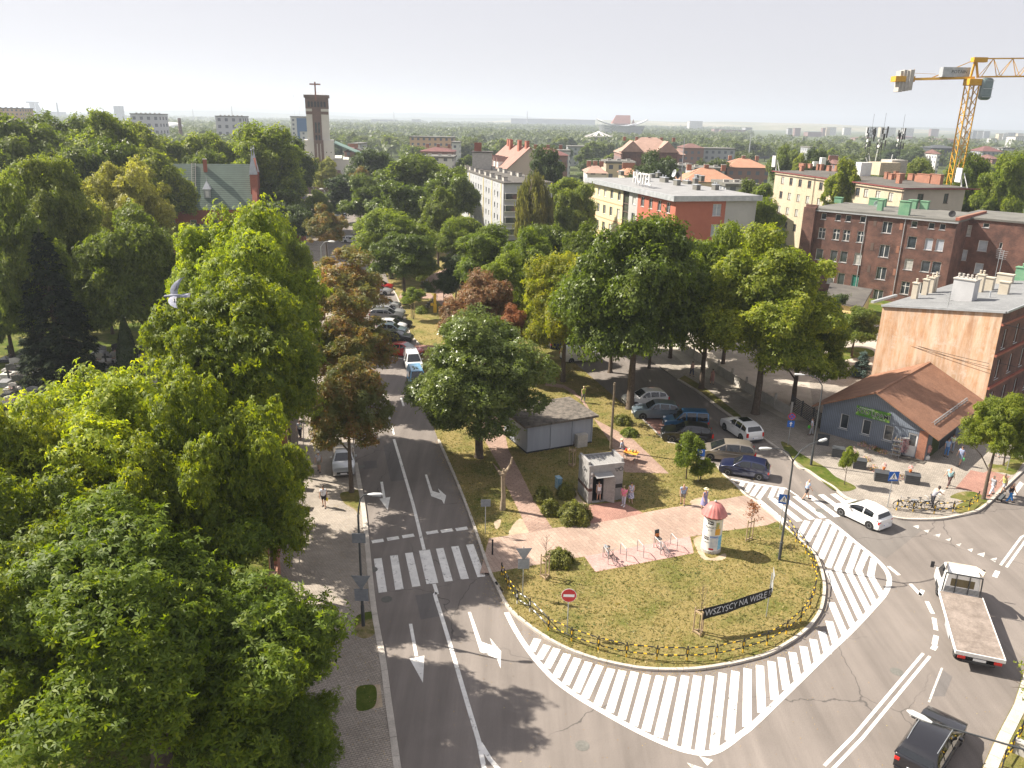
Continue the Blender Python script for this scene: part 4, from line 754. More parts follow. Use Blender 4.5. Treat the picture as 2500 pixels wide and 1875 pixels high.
for x, t in ((8.7, .28), (17.5, .28)):
    y = W/2*t; z = 9 + 8.2*t; b = MB(); b.box(x-.6, y-.5, z-.2, x+.6, y+2.2, z+1.5); b.mi = 1; b.add([(x-.8, y-.6, z+1.5), (x+.8, y-.6, z+1.5), (x+.8, y+2.5, z+1.5), (x-.8, y+2.5, z+1.5), (x, y+.6, z+3.1)], [(0,1,4),(1,2,4),(2,3,4),(3,0,4)]); b.cyl((x, y+.6, z+2.9), (x, y+.6, z+3.9), .05, n=5); d_ = b.build('dormer', [MT['zinc'], MT['zinc']], rf); b = MB(); b.box(x-.3, y-.53, z+.1, x+.3, y-.503, z+1.2); b.build('pane', MT['white'], rf)
stack(rf, 17.2, W/2-.9, 15.5, .7, .7, 2.8, MT['brick_r'], MT['concrete'])
b = MB()
for t in np.linspace(0, 1, 26): b.bar((14.6, W/2*t-.1, 9+8.2*t+.3), (15.3, W/2*t-.1, 9+8.2*t+.3), .07)
b.bar((14.6, -.1, 9.3), (14.6, W/2-.1, 17.5), .09); b.bar((15.3, -.1, 9.3), (15.3, W/2-.1, 17.5), .09); b.build('roof_ladder', MT['concrete'], rf)
b = MB(); b.add([(5, -6, 4.2), (20, -6, 4.2), (20, -.01, 6.2), (5, -.01, 6.2)], [(0,1,2,3)]); r2 = b.build('aisle_roof', stripemat('blue_slates', (.07, .1, .13), (.11, .15, .19), 1, .35, .2), root); r2.modifiers.new('t', 'SOLIDIFY').thickness = .2
b = MB(); b.box(5.3, -5.7, 0, 19.7, -.02, 4.1); b.build('aisle_wall', MT['brick_r'], root)
b = MB(); b.box(-.2, -.15, 8.5, 26, -.003, 8.9); b.build('cornice', MT['brick_r'], root)
# ---- church with tall tower
Yc = 300.0; px = lambda x, y: gy('H', x, y, Yc)
cx_ = px(440, 870).x - 0; z1 = px(440, 872).z; z2 = px(405, 432).z; z3 = px(400, 335-58).z; z4 = px(395, 238).z; zr = px(395, 197).z
dirc = Vector((1, .2, 0)).normalized(); rzc = math.atan2(.2, 1); wT = (px(655, 872)-px(235, 872)).length * .97; wU = (px(572, 600)-px(268, 600)).length
root = empty('church', (px(445, 872).x, Yc, 0), rzc, 'pale church with tall brown-banded bell tower topped by a large cross', 'church'); crw = mat('church_render', (.52, .5, .46), (.6, .58, .54), sc=.15, rough=.9); brn = brickmat('brown_brick', (.14, .085, .07), (.19, .115, .095), (.16, .12, .1), .3, .1, plane='wall')
h1, h2 = wT/2, wU/2; b = MB(); b.box(-h1, 0, 12, h1, wT, z1); b.box(-h2, 1, z1+.01, h2, wT-2, z2); b.mi = 1; b.box(-h2-.1, .9, z2+.01, h2+.1, wT-1.9, z3); b.box(-h2-.5, .5, z3+.01, h2+.5, wT-1.5, z3+1.0)
b.box(-h2-.05, .93, z2-1.9, h2+.05, .98, z2-.9); b.box(-1.7, -.12, z1-11, -.75, -.02, z1-1.2); b.box(-.4, -.12, z1-11, .4, -.02, z1-1.2); b.box(.75, -.12, z1-11, 1.7, -.02, z1-1.2); b.box(-1.7, -.14, z1-1.19, 1.7, -.02, z1+.02); b.box(-1.75, .8, z1+.02, 1.35, .96, z2)
b.mi = 0; b.box(-h2-.12, .88, z2-.85, -1.8, 1.0, z2-.02); b.box(1.4, .88, z2-.85, h2+.12, 1.0, z2-.02); b.build('tower', [crw, brn], root)
b = MB(); b.box(-h2-.1, .9, z3+1.01, h2+.1, wT-2, z4); b.build('belfry_band', mat('copper_brick', (.36, .15, .09)), root)
b = MB(); e = h2+.6; cyy = (wT-.8)/2; b.add([(-e, cyy-e, z4), (e, cyy-e, z4), (e, cyy+e, z4), (-e, cyy+e, z4), (-1, cyy-1, zr), (1, cyy-1, zr), (1, cyy+1, zr), (-1, cyy+1, zr)], [(0,1,5,4),(1,2,6,5),(2,3,7,6),(3,0,4,7),(4,5,6,7),(3,2,1,0)]); b.build('roof', MT['zinc'], root)
for i in range(6): x = -h2+1.15+i*(2*h2-2.3)/5; b = MB(); zz = z2+.6; b.box(x-.38, .82, zz, x+.38, .885, z3-1.6); b.disc((x, .82, z3-1.6), .38, (0, -1, 0), 14, -.06); b.build('belfry_opening', MT['plastic'], root)
for x in (-.75, .35):
    for zz in (z2-8.2-4.4, z2-8.2): b = MB(); b.box(x-.3, .72, zz, x+.35, .79, zz+3.6); b.build('slit_window', MT['glass'], root)
cz0 = px(375, 315).z; cz1 = px(350, 55).z; b = MB(); b.box(-.45, .2, cz0, .05, .49, cz1); b.box(-2.1, .2, px(355, 98).z, 1.7, .485, px(355, 78).z) ; b.build('cross', mat('copper', (.3, .12, .07), (.22, .1, .07), rough=.6), root)
b = MB(); b.box(-h1-6.6, 4, 0, h1+2.5, 34, 12); b.build('wall', crw, root)
b = MB(); b.box(-h1-7, -1.5, 0, -h1-.3, 3.9, px(200, 1150).z); b.box(-h1-.29, -.7, 0, h1+2, -.02, 8.2); b.box(-h1-7, -2.6, 0, h1+3, -1.52, 4.5); b.build('porch', brn, root)
b = MB(); b.box(-h1-5.9, -1.62, 7.5, -h1-1.6, -1.51, 18.5); b.build('window_panel', MT['white'], root)
for i in range(2):
    for j in range(2): b = MB(); b.box(-h1-5.2+i*1.9, -1.7, 8.2+j*5.1, -h1-4.2+i*1.9, -1.63, 12.6+j*5.1); b.build('slit_window', MT['glass'], root)
b = MB(); b.lathe([(1.5, 0), (1.5, .1), (1.2, .1), (1.2, 0)], 24); rg = b.build('ring_ornament', MT['white'], root); rg.location = (-h1-4.2, -2.7, 2.9); rg.rotation_euler = (PI/2, 0, 0)
b = MB(); b.add([(h1+.05, 3, z1-1), (h1+.05, 34, z1-1), (h1+14, 34, 12), (h1+14, 3, 12), (h1+.05, 3, z1-1.01)], [(0,3,2,1)]); r_ = b.build('nave_roof', stripemat('patina_roof', (.13, .22, .18), (.2, .32, .27), 1, 1.2, .12, .6), root); r_.modifiers.new('t', 'SOLIDIFY').thickness = .3
b = MB(); b.box(h1+.05, 3.3, 0, h1+13.4, 33.5, 11.6); b.build('nave', crw, root)
for i in range(9): b = MB(); b.box(h1+13.41, 4.5+i*3.2, 3, h1+13.6, 5.3+i*3.2, 11); b.build('slit_window', MT['glass'], root)
b = MB()
for x, z in ((-4.4, z1-4.2), (-2.7, z1-4.2), (2.6, z1-4.2), (4.2, z1-4.2), (-3.4, z1-5.6), (3.4, z1-5.6), (-4.4, z1-7.3), (-2.7, z1-7.3), (4.2, z1-7.3), (2.8, z1-7.3)): b.box(x-.15, -.1, z-.2, x+.15, -.01, z+.2)
b.build('vent_hole', MT['plastic'], root)
p = g('B', 420, 1290); b = MB(); b.box(-1.1, -1.1, 0, 1.1, 1.1, 4.6); b.mi = 1; b.add([(-1.3,-1.3,4.6),(1.3,-1.3,4.6),(1.3,1.3,4.6),(-1.3,1.3,4.6),(0,0,6.2)], [(0,1,4),(1,2,4),(2,3,4),(3,0,4),(3,2,1,0)]); b.ball((0, 0, 6.3), .2, 8, 5)
o = b.build('gate_pillar', [MT['brick_r'], MT['zinc']], loc=p); tag(o, 'red brick gate pillar with pyramid cap left of the brown tree on the far street', 'pillar')
# ---- florist with rusty roof
A = Vector((28.6, 68.7, 0)); B_ = Vector((35.2, 62.3, 0)); F0 = Fac(A, B_)
U = F0.U; Dv = -F0.N; L_ = F0.L; D_ = 12.6
blu = stripemat('blue_grey_boards', (.14, .165, .205), (.28, .325, .4), 0, .16, .14, .7, (.82, 1.15))
root = empty('florist_shop', A, math.atan2(U.y, U.x), 'blue-grey boarded flower shop with rusty gabled roof and green signboard', 'shop'); b = MB(); he = 2.85; hr = 5.1
ops = [F0.rect('M', 712, 808, 72, 130), F0.rect('M', 895, 858, 76, 130), F0.rect('M', 1078, 905, 84, 125)]
ops = [(o[0], o[1], .95, 2.35) for o in ops]
door = (7.55, 8.35, .12, 2.25); b.mi = 0; wallface(b, Vector((0,0,0)), X, L_, 0, 2.6, ops + [door])
b.add([(0, -.06, 2.6), (L_, -.06, 2.6), (L_, -.06, he), (L_/2, -.06, hr), (0, -.06, he), (0, -.002, 2.6), (L_, -.002, 2.6)], [(0,1,2,3,4), (0,5,6,1)]); wallface(b, Vector((L_, 0, 0)), Yv, D_, 0, he, []); wallface(b, Vector((L_, D_, 0)), -X, L_, 0, he, []); wallface(b, Vector((0, D_, 0)), -Yv, D_, 0, he, []); b.build('wall', blu, root)
for o in ops: window(root, X*o[0]+Zv*o[2], X, o[1]-o[0], o[3]-o[2], 'white', depth=.12, split=1)
b = MB(); b.box(door[0]+.02, .1, .13, door[1]-.02, .15, 2.2); dr = b.build('door', MT['white'], root); b = MB(); b.box(door[0]+.15, .085, 1.1, door[1]-.15, .099, 2.05); b.build('pane', MT['glass'], dr)
b = MB(); b.box(8.45, -.12, 0, 9.15, .5, 2.7); b.build('brick_corner', MT['brick_o'], root)
rust = mat('rusty_roofing_felt', (.21, .105, .065), (.28, .145, .09), rough=.9, sc=.9, fine=7); s = (hr-he)/(L_/2); o_ = .95
b = MB(); b.add([(-.7, -.7, he-.7*s), (L_/2, -.7, hr+.03), (L_+o_, -.7, he-o_*s), (-.7, D_+.2, he-.7*s), (L_/2, D_+.2, hr+.03), (L_+o_, D_+.2, he-o_*s)], [(0,1,4,3),(1,2,5,4)]); rf = b.build('roof', rust, root); q = rf.modifiers.new('t', 'SOLIDIFY'); q.thickness = .13; q.offset = 1
b = MB(); b.bar((L_/2, -.7, hr+.16), (L_/2, D_+.2, hr+.16), .28, .05); b.build('ridge_cap', rust, rf)
b = MB()
x = L_+.1; z = he-.1*s+.14; b.cyl((x-.25, 1.2, z+.35), (x-.25, 10.2, z+.35), .05, n=6); b.cyl((x-.2, 1.2, z+.12), (x-.2, 10.2, z+.12), .025, n=6)
for i in range(10): y = 1.2+i; b.bar((x-.25, y, z+.35), (x-.1, y, z-.02), .04); b.bar((x-.25, y, z+.35), (x-.55, y, z+.15), .03)
for i in range(9): b.bar((x-.2, 1.2+i, z+.12), (x-.15, 2.2+i, z+.3), .025)
b.build('snow_guard', MT['steel'], rf)
b = MB(); b.cyl((L_+o_-.02, -.6, he-o_*s-.02), (L_+o_-.02, D_, he-o_*s-.02), .07, n=8); b.cyl((-.75, -.6, he-.7*s), (-.75, D_, he-.7*s), .07, n=8); b.cyl((-.25, -.1, 0), (-.25, -.1, he-.3), .05, n=8); b.build('gutter', MT['dark'], rf)
so_ = F0.rect('M', 962, 727, 280, 110); u0, v0 = F0.uv('M', 820, 700); u1, v1 = F0.uv('M', 1103, 757)
b = MB(); b.box(u0, -.12, 2.62, u1, -.07, 3.5)
m, nt, bs, tc = newmat('green_signboard'); v = tc.outputs['Object']; vo = node(nt, 'TexVoronoi', i={'Scale': 2.6}); nt.links.new(v, vo.inputs[0]); nt.links.new(ramp(nt, vo.outputs['Distance'], [(.1, (.45, .66, .12)), (.3, (.17, .4, .04)), (.6, (.06, .2, .02))]), bs.inputs['Base Color'])
sb = b.build('signboard', m, root); uc = (u0+u1)/2
text('sign_text', 'POD LIPAMI', .56, MT['black'], sb, (uc, -.14, 3.04), ext=.004, off=.004); text('sign_text', 'KWIACIARNIA', .2, MT['signwhite'], sb, (uc-.55, -.135, 3.38), ext=.004)
text('sign_text', 'POD LIPAMI', .56, MT['signwhite'], sb, (uc, -.126, 3.04), ext=.001, off=.02)
text('sign_text', 'TEL. 731 044 744', .15, MT['signwhite'], sb, (uc+.55, -.135, 2.73), ext=.004)
b = MB(); b.box(7.2, -.9, .105, 9.4, -.13, .16); b.build('doorstep', MT['roofelt_d'], root)
b = MB(); b.box(L_+.003, 1.2, 0, L_+.02, 3.4, 2.1); b.build('ivy_covered_panel', mat('ivy_panel', (.03, .045, .015), (.07, .09, .03), sc=9, rough=1), root); b = MB(); b.box(L_+.003, 3.6, 0, L_+.03, 8.0, 2.2); b.build('gateway_shade_panel', MT['plastic'], root)  # black panel on the closed side wall stands for shade inside the gateway
# ---- automatic public toilet
A = Vector((5.78, 53.1, .1)); U = Vector((2.62, .82, 0)).normalized(); root = empty('public_toilet', A, math.atan2(U.y, U.x), 'small white concrete public toilet with ribbed roof, open door and restroom symbols', 'toilet'); W_, D_, H_ = 2.72, 2.05, 2.85
tw = mat('speckled_concrete', (.27, .262, .257), (.35, .34, .333), rough=.8, sc=2, fine=20); b = MB(); dr = (.32, 1.22, .12, 2.15); wallface(b, Vector(), X, W_, 0, H_, [dr], .18); wallface(b, X*W_, Yv, D_, 0, H_, []); wallface(b, X*W_+Yv*D_, -X, W_, 0, H_, []); wallface(b, Yv*D_, -Yv, D_, 0, H_, []); b.build('wall', tw, root)
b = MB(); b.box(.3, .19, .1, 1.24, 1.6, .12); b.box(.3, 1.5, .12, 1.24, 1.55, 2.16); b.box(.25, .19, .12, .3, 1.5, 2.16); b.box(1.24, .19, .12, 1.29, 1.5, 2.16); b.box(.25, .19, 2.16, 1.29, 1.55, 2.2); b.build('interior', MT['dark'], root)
b = MB(); b.box(-.04, -.04, H_+.002, W_+.04, .14, H_+.2); b.box(-.04, D_-.14, H_+.002, W_+.04, D_+.04, H_+.2); b.box(-.04, .141, H_+.002, .14, D_-.141, H_+.45); b.box(W_-.14, .141, H_+.002, W_+.04, D_-.141, H_+.45); b.build('parapet', tw, root)
b = MB(); b.box(.141, .142, H_-.1, W_-.141, D_-.142, H_+.1)
for i in range(7): y = .3+i*.245; x = .3+i*.34; b.box(x, .145, H_+.101, x+.05, D_-.145, H_+.16)
b.build('roof', mat('ribbed_sheet', (.27, .265, .26)), root)
b = MB(); b.add([(.35, -.02, 2.42), (1.75, -.02, 2.42), (1.75, -.62, 2.28), (.35, -.62, 2.28)], [(0,3,2,1)]); b.bar((.5, -.02, 2.3), (.5, -.6, 2.26), .03); b.bar((1.6, -.02, 2.3), (1.6, -.6, 2.26), .03); o = b.build('canopy', glassmat('canopy_sheet', (.3, .3, .3), .2), root); o.modifiers.new('t', 'SOLIDIFY').thickness = .02
b = MB(); b.box(0, -.025, 0, .88, .025, 2.02); d_ = b.build('door', tw, root, (1.2, -.02, .13), -math.radians(78)+.62); b = MB(); b.bar((.75, -.05, .95), (.75, -.05, 1.15), .03); b.build('handle', MT['steel'], d_)
stone = MT['plastic']; b = MB(); b.prism([(2.72, 0), (2.72, .0)], 0, 0) if 0 else None
b.add([(1.75, -.02, 1.18), (1.95, -.02, 1.02), (2.7, -.02, 1.02), (2.7, -.02, 1.34), (1.95, -.02, 1.34)], [(0,1,2,3,4)]); b.build('black_arrow', stone, root)
b = MB(); b.box(.0, -.02, .98, .3, -.003, 1.22); b.box(-.02, .0, .98, -.003, D_, 1.22); b.build('brown_band', mat('brown_paint', (.08, .045, .04)), root)
b = MB()
def ring(cx, cz, r_, n, rot, yy=-.03, t=.022, ax='x'):
    pts = [(cx+r_*math.cos(rot+2*PI*i/n), cz+r_*math.sin(rot+2*PI*i/n)) for i in range(n+1)]
    b.tube([(p[0], yy, p[1]) if ax == 'x' else (yy, p[0], p[1]) for p in pts], t, 6)
ring(2.2, 2.55, .17, 3, -PI/2); ring(2.52, 2.55, .15, 20, 0); ring(.55, 2.5, .14, 3, -PI/2, -.03, .02, 'y'); ring(.9, 2.5, .13, 20, 0, -.03, .02, 'y'); b.build('restroom_symbols', MT['dark'], root)
b = MB(); b.box(.12, -.06, 2.32, .26, -.003, 2.5); b.build('call_box', MT['white'], root); b = MB(); b.box(.1, -.04, 1.35, .26, -.003, 1.6); b.build('coin_panel', MT['steel'], root)
b = MB(); b.ball((.18, -.05, 2.1), (.06, .05, .08), 8, 5); b.build('wall_lamp', MT['lamp'], root)
# ---- transformer kiosk with flat roof
A = Vector((1.35, 62.2, .1)); B_ = Vector((7.1, 64.9, .1)); U = (B_-A).normalized(); L_ = (B_-A).length
root = empty('transformer_station', A, math.atan2(U.y, U.x), 'low whitewashed concrete transformer hut with mossy flat roof behind the toilet', 'hut'); D_ = 4.6
b = MB(); b.box(0, 0, 0, L_, D_, 2.45); b.mi = 1; b.box(-.01, -.01, 0, L_+.01, D_+.01, .14)
for u in (.03, L_*.35, L_*.68, L_-.1): b.mi = 0; b.box(u, -.07, .15, u+.1, -.012, 2.45)
b.build('wall', [mat('whitewash', (.27, .29, .33), (.36, .38, .42), sc=.6, streak=True, rough=.9), MT['plastic']], root)
b = MB(); b.box(-.4, -.35, 2.455, L_+.4, D_+.35, 2.65); b.build('roof', mat('mossy_gravel_roof', (.07, .062, .055), (.19, .165, .14), rough=1, sc=2.5, fine=16), root)
b = MB(); b.box(L_-1.75, -.6, 0, L_-.75, -.075, 1.15); o = b.build('cable_cabinet', MT['concrete'], root)
# ================================================================ TREES
LEAF = {
 'quad': [[(0, 0, 0), (.5, .34, .06), (1, 0, -.05), (.5, -.34, .06)]],
 'spray': [[(0, 0, 0), (.45, .26, .1), (.9, .05, -.02), (.45, -.2, .05)], [(.1, .1, 0), (.2, .7, .1), (-.1, 1.0, -.05), (-.25, .5, .02)], [(.05, -.1, 0), (.35, -.45, .08), (.2, -.95, -.1), (-.2, -.5, .02)]],
 'palm': [[(0, 0, 0), (.6*math.cos(a) - .2*math.sin(a), .6*math.sin(a) + .2*math.cos(a), .12), (1.05*math.cos(a), 1.05*math.sin(a), -.28), (.6*math.cos(a) + .2*math.sin(a), .6*math.sin(a) - .2*math.cos(a), .12)] for a in (-2.0, -1.0, 0, 1.0, 2.0)],
 'needle': [[(0, 0, 0), (.5, .1, -.05), (1, 0, -.3), (.5, -.1, -.05)], [(.1, 0, 0), (.4, .35, -.1), (.75, .5, -.3), (.5, .15, -.1)], [(.1, 0, 0), (.4, -.35, -.1), (.75, -.5, -.3), (.5, -.15, -.1)]],
 'hang': [[(0, -.09, 0), (0, .09, 0), (.1, .08, -.9), (.1, -.08, -1.0)]],
}
def leaves(name, c, n, size, kind, m, rng, along=None):
    N = len(c); L = np.array(LEAF[kind], float); k = L.shape[0]; L = L.reshape(-1, 3)
    n = n / np.maximum(np.linalg.norm(n, axis=1, keepdims=True), 1e-6)
    r = rng.normal(size=(N, 3)) if along is None else along + rng.normal(size=(N, 3)) * .25
    t = r - (r * n).sum(1, keepdims=True) * n; t /= np.maximum(np.linalg.norm(t, axis=1, keepdims=True), 1e-6); b = np.cross(n, t)
    if kind == 'hang': t = np.tile([1., 0, 0], (N, 1)); b = np.tile([0, 1., 0], (N, 1)); a = rng.uniform(0, 6.28, N); t = np.stack([np.cos(a), np.sin(a), 0*a], 1); b = np.stack([-np.sin(a), np.cos(a), 0*a], 1); n = np.tile([0, 0, 1.], (N, 1))
    s = (size * rng.uniform(.7, 1.3, N))[:, None, None]
    V = c[:, None, :] + s * (L[None, :, 0:1] * t[:, None, :] + L[None, :, 1:2] * b[:, None, :] + L[None, :, 2:3] * n[:, None, :])
    V = V.reshape(-1, 3); nf = N * k
    me = bpy.data.meshes.new(name); me.vertices.add(len(V)); me.vertices.foreach_set('co', V.astype(np.float32).ravel()); me.loops.add(nf * 4); me.loops.foreach_set('vertex_index', np.arange(nf * 4, dtype=np.int32))
    me.polygons.add(nf); me.polygons.foreach_set('loop_start', np.arange(0, nf * 4, 4, dtype=np.int32)); me.polygons.foreach_set('loop_total', np.full(nf, 4, dtype=np.int32)); me.materials.append(m); me.update(calc_edges=True); return me
def sph(rng, N, zmin=-1):
    z = rng.uniform(zmin, 1, N); a = rng.uniform(0, 2*PI, N); q = np.sqrt(1 - z*z); return np.stack([q*np.cos(a), q*np.sin(a), z], 1)
def lobes(rng, R, H, n, lr, zmin=-.45, shape='round'):
    d = sph(rng, n, zmin); f = rng.uniform(.42, 1.0, n)[:, None]
    if shape == 'cone': f = f * (1 - .55 * np.clip(d[:, 2:3], 0, 1))
    c = d * f * np.array([R, R, H]); r = rng.uniform(lr * .62, lr * 1.4, n) * R * (1.22 - .35 * f[:, 0])
    c = np.vstack([c, [[0, 0, 0]], [[0, 0, H*.4]]]); r = np.append(r, [R*.5, R*.42]); return c, r
def crown(name, seed, R, H, nl, lr, nleaf, size, kind, m, zmin=-.45, up=.5, flat=.8, shape='round', holes=.0):
    rng = np.random.default_rng(seed); c, r = lobes(rng, R, H, nl, lr, zmin, shape); w = r**2 / (r**2).sum(); P = []; Nn = []
    for i in range(len(c)):
        k = int(nleaf * w[i] * 1.6); d = sph(rng, k, -.75); rad = r[i] * (rng.uniform(.55, 1.08, k) ** .6 + rng.exponential(.07, k)); bump_ = 1 + .2 * np.sin(d @ rng.normal(size=(3, 3)) * 3.1).sum(1)
        p = c[i] + d * (rad * bump_)[:, None] * np.array([1, 1, flat]); keep = np.ones(k, bool)
        for j in range(len(c)):
            if j != i: q = (p - c[j]) / np.array([1, 1, flat]); keep &= (q**2).sum(1) > (r[j] * .72)**2
        keep &= rng.uniform(size=k) > holes
        P.append(p[keep]); Nn.append((d * .75 + np.array([0, 0, up]) + rng.normal(size=d.shape) * .5)[keep])
    P = np.vstack(P); Nn = np.vstack(Nn); return leaves(name, P, Nn, size, kind, m, rng), c, r
def trunk(name, c, r, z0, h, tr, m, seed, nl=9, lean=0):
    rng = random.Random(seed); b = MB(); top = Vector((lean, 0, h)); b.tube([(0, 0, -.2), (.02, 0, .25), (lean*.2, .05, h*.35), (lean*.6, -.04, h*.7), top], [tr*1.5, tr*1.05, tr*.85, tr*.6, tr*.25], 9)
    idx = sorted(range(len(c)), key=lambda i: -r[i])[:nl+2]
    for i in idx:
        e = Vector(c[i]) + Vector((0, 0, z0)); s = max(h*.28, min(h*.8, e.z - e.xy.length * rng.uniform(.5, .9))); st = Vector((lean * s / h, 0, s)); mid = st.lerp(e, .5) + Vector((rng.uniform(-.4, .4), rng.uniform(-.4, .4), .25))
        b.tube([st, mid, e], [tr*.42, tr*.25, tr*.07], 6)
    return b.mesh(name, m, smooth=True)
PT = {}
def proto(key, seed, R, H, nl, lr, nleaf, size, kind, leaf, base, tr=.3, barkm='bark', **kw):
    """R, H: crown half-width / half-height; base: height of the crown's centre"""
    cm, c, r = crown('crown', seed, R, H, nl, lr, nleaf, size, kind, LF[leaf], **kw); PT[key] = (cm, trunk('trunk', c, r, base, base, tr, MT[barkm], seed), R, H, base, leaf)
def stamp(key, name, x, y, R=None, top=None, label=None, group=None, leaf=None, rz=None, z=.1, cat='tree', H=None):
    cm, tm, R0, H0, b0, l0 = PT[key]; s = (R or R0) / R0; root = empty(name, (x, y, z), 0, label, cat, group)
    t0 = b0 + H0; top = top or t0 * s; Hn = H or max(H0 * s * .4 + (top / t0) * H0 * .6, top * .41)
    Hn = min(Hn, top * .47); bz = top - Hn; rz = random.uniform(0, 6.28) if rz is None else rz
    put(tm, 'trunk', root, (0, 0, 0), (0, 0, rz), (s, s, bz / b0)); co = put(cm, 'crown', root, (0, 0, bz), (0, 0, rz), (s, s, Hn / H0))
    if leaf: setmat(co, LF[leaf])
    return root
proto('chestnut1', 1, 6, 6, 56, .23, 21000, .27, 'palm', 'chestnut', 8.5, .38, up=.45, holes=.15)
proto('chestnut2', 2, 6, 6, 62, .22, 21000, .27, 'palm', 'chestnut', 8.5, .38, up=.45, holes=.15)
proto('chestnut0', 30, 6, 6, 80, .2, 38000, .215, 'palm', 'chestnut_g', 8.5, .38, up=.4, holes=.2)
proto('chestnut3', 3, 6, 7, 46, .26, 15000, .30, 'palm', 'chestnut', 9, .38)
proto('maple1', 4, 6, 6, 52, .24, 32000, .30, 'spray', 'maple', 9, .36)
proto('maple2', 5, 6, 6, 46, .25, 30000, .32, 'spray', 'maple', 9, .36)
proto('linden1', 6, 5, 6, 54, .22, 26000, .28, 'spray', 'linden', 8.5, .3, holes=.2)
proto('glossy', 7, 4, 4, 30, .28, 20000, .24, 'spray', 'maple_d', 6.8, .3)
proto('glossy2', 27, 5.5, 5, 60, .22, 38000, .25, 'spray', 'maple_d', 7.2, .34, zmin=-.7, holes=.1)
proto('brown1', 8, 4, 5, 60, .2, 17000, .26, 'spray', 'brown', 8, .2, holes=.35)
proto('brown2', 9, 4, 4.5, 38, .22, 13000, .26, 'spray', 'brown', 6.5, .2, holes=.3)
proto('robinia', 10, 6, 6, 60, .18, 20000, .30, 'spray', 'pale', 9.5, .3, holes=.2)
proto('mid1', 11, 6, 6, 40, .26, 11000, .5, 'spray', 'ash', 9, .35)
proto('mid2', 12, 6, 6.5, 48, .24, 11000, .48, 'spray', 'ash', 9, .35)
proto('mid3', 13, 6, 6, 46, .21, 11000, .46, 'spray', 'ash', 9, .35)
proto('far1', 14, 6, 6, 16, .36, 2600, .95, 'spray', 'far', 7.5, .35); proto('far2', 15, 6, 6, 20, .32, 2600, .95, 'spray', 'far', 7.5, .35)
proto('poplar', 16, 3, 8, 26, .38, 5000, .5, 'spray', 'olive', 10, .3, zmin=-.9)
proto('small', 17, 2.2, 2.4, 18, .3, 4500, .22, 'spray', 'linden', 3.9, .1, holes=.25)
def conifer(key, seed, h, R, leaf, droop=.35, nb=34, size=.55, per=70):
    rng = np.random.default_rng(seed); P = []; N = []; Al = []; b = MB(); b.tube([(0, 0, -.2), (0, 0, h*.5), (0, 0, h)], [R*.08, R*.05, .02], 8)
    for i in range(nb):
        z = h * (.08 + .9 * i / nb); rr = R * (1 - i / nb) ** .85 + .15
        for j in range(7):
            a = rng.uniform(0, 6.28); q = rr * rng.uniform(.75, 1.12); n = max(6, int(per * q / R)); t = rng.uniform(.12, 1, n) ** .7; dr = np.array([math.cos(a), math.sin(a), 0])
            p = dr * (t * q)[:, None] + np.array([0, 0, z]) + np.stack([0*t, 0*t, .25*t*q*.3 - droop * (t*q)**1.5 * .35], 1) + rng.normal(size=(n, 3)) * .10
            P.append(p); N.append(rng.normal(size=(n, 3)) * .3 + [0, 0, 1]); Al.append(np.tile(dr + [0, 0, -.4], (n, 1)) + np.cross(dr, [0, 0, 1]) * rng.choice([-.8, .8], n)[:, None])
            b.tube([(0, 0, z), tuple(dr * q * .8 + [0, 0, z - droop*.2*q])], [.04, .01], 4)
    PT[key] = (leaves('crown', np.vstack(P), np.vstack(N), size, 'needle', LF[leaf], rng, np.vstack(Al)), b.mesh('trunk', MT['bark']), R, h/2, h/2, leaf)
conifer('spruce', 21, 15, 4.2, 'spruce'); conifer('small_spruce', 22, 5, 1.5, 'blue_spruce', .1, 22, .3, 40)
def column(key, seed, h, R, leaf):
    rng = np.random.default_rng(seed); n = 12000; d = sph(rng, n); z = (d[:, 2] * .5 + .5); prof = np.sin(np.clip(z, .02, 1) ** .6 * PI) ** .5 * (1 - z * .55)
    a = np.arctan2(d[:, 1], d[:, 0]); rr = R * prof * (1 + .12 * np.sin(a * 3 + z * 6)) * rng.uniform(.8, 1.05, n); p = np.stack([rr * np.cos(a), rr * np.sin(a), z * h], 1)
    b = MB(); b.cyl((0, 0, -.1), (0, 0, h*.9), .1, .02, 8); PT[key] = (leaves('crown', p, np.stack([np.cos(a), np.sin(a), .3+0*a], 1) + rng.normal(size=(n, 3))*.4, .2, 'quad', LF[leaf], rng, np.tile([0, 0, 1.], (n, 1))), b.mesh('trunk', MT['bark']), R, h/2, 0, leaf)
column('thuja', 23, 6.5, 1.3, 'thuja')
def put_plain(key, name, x, y, s, label, cat='tree', z=.1, sz=None, group=None, crown_z=0, leaf=None):
    cm, tm, *_ = PT[key]; root = empty(name, (x, y, z), 0, label, cat, group); sz = sz or s; put(tm, 'trunk', root, scale=(s, s, sz)); c_ = put(cm, 'crown', root, (0, 0, crown_z), (0, 0, random.uniform(0, 6)), (s, s, sz))
    if leaf: setmat(c_, LF[leaf])
    return root
rng = np.random.default_rng(31); n = 16000; nb = 90; a = rng.uniform(0, 6.28, nb); q = 3.6*rng.uniform(.05, 1, nb)**.6; ztop = 14.5 - q**2 * .32 + rng.uniform(-1, 1, nb); i = rng.integers(0, nb, n); f = rng.uniform(0, 1, n)**.8; ln = 4 + rng.uniform(0, 4, nb)
p = np.stack([np.cos(a[i])*(q[i]+.25*f), np.sin(a[i])*(q[i]+.25*f), ztop[i]-ln[i]*f], 1) + rng.normal(size=(n, 3)) * .22
b = MB(); b.tube([(0, 0, -.2), (.1, 0, 7), (0, .1, 14)], [.25, .18, .04], 8)
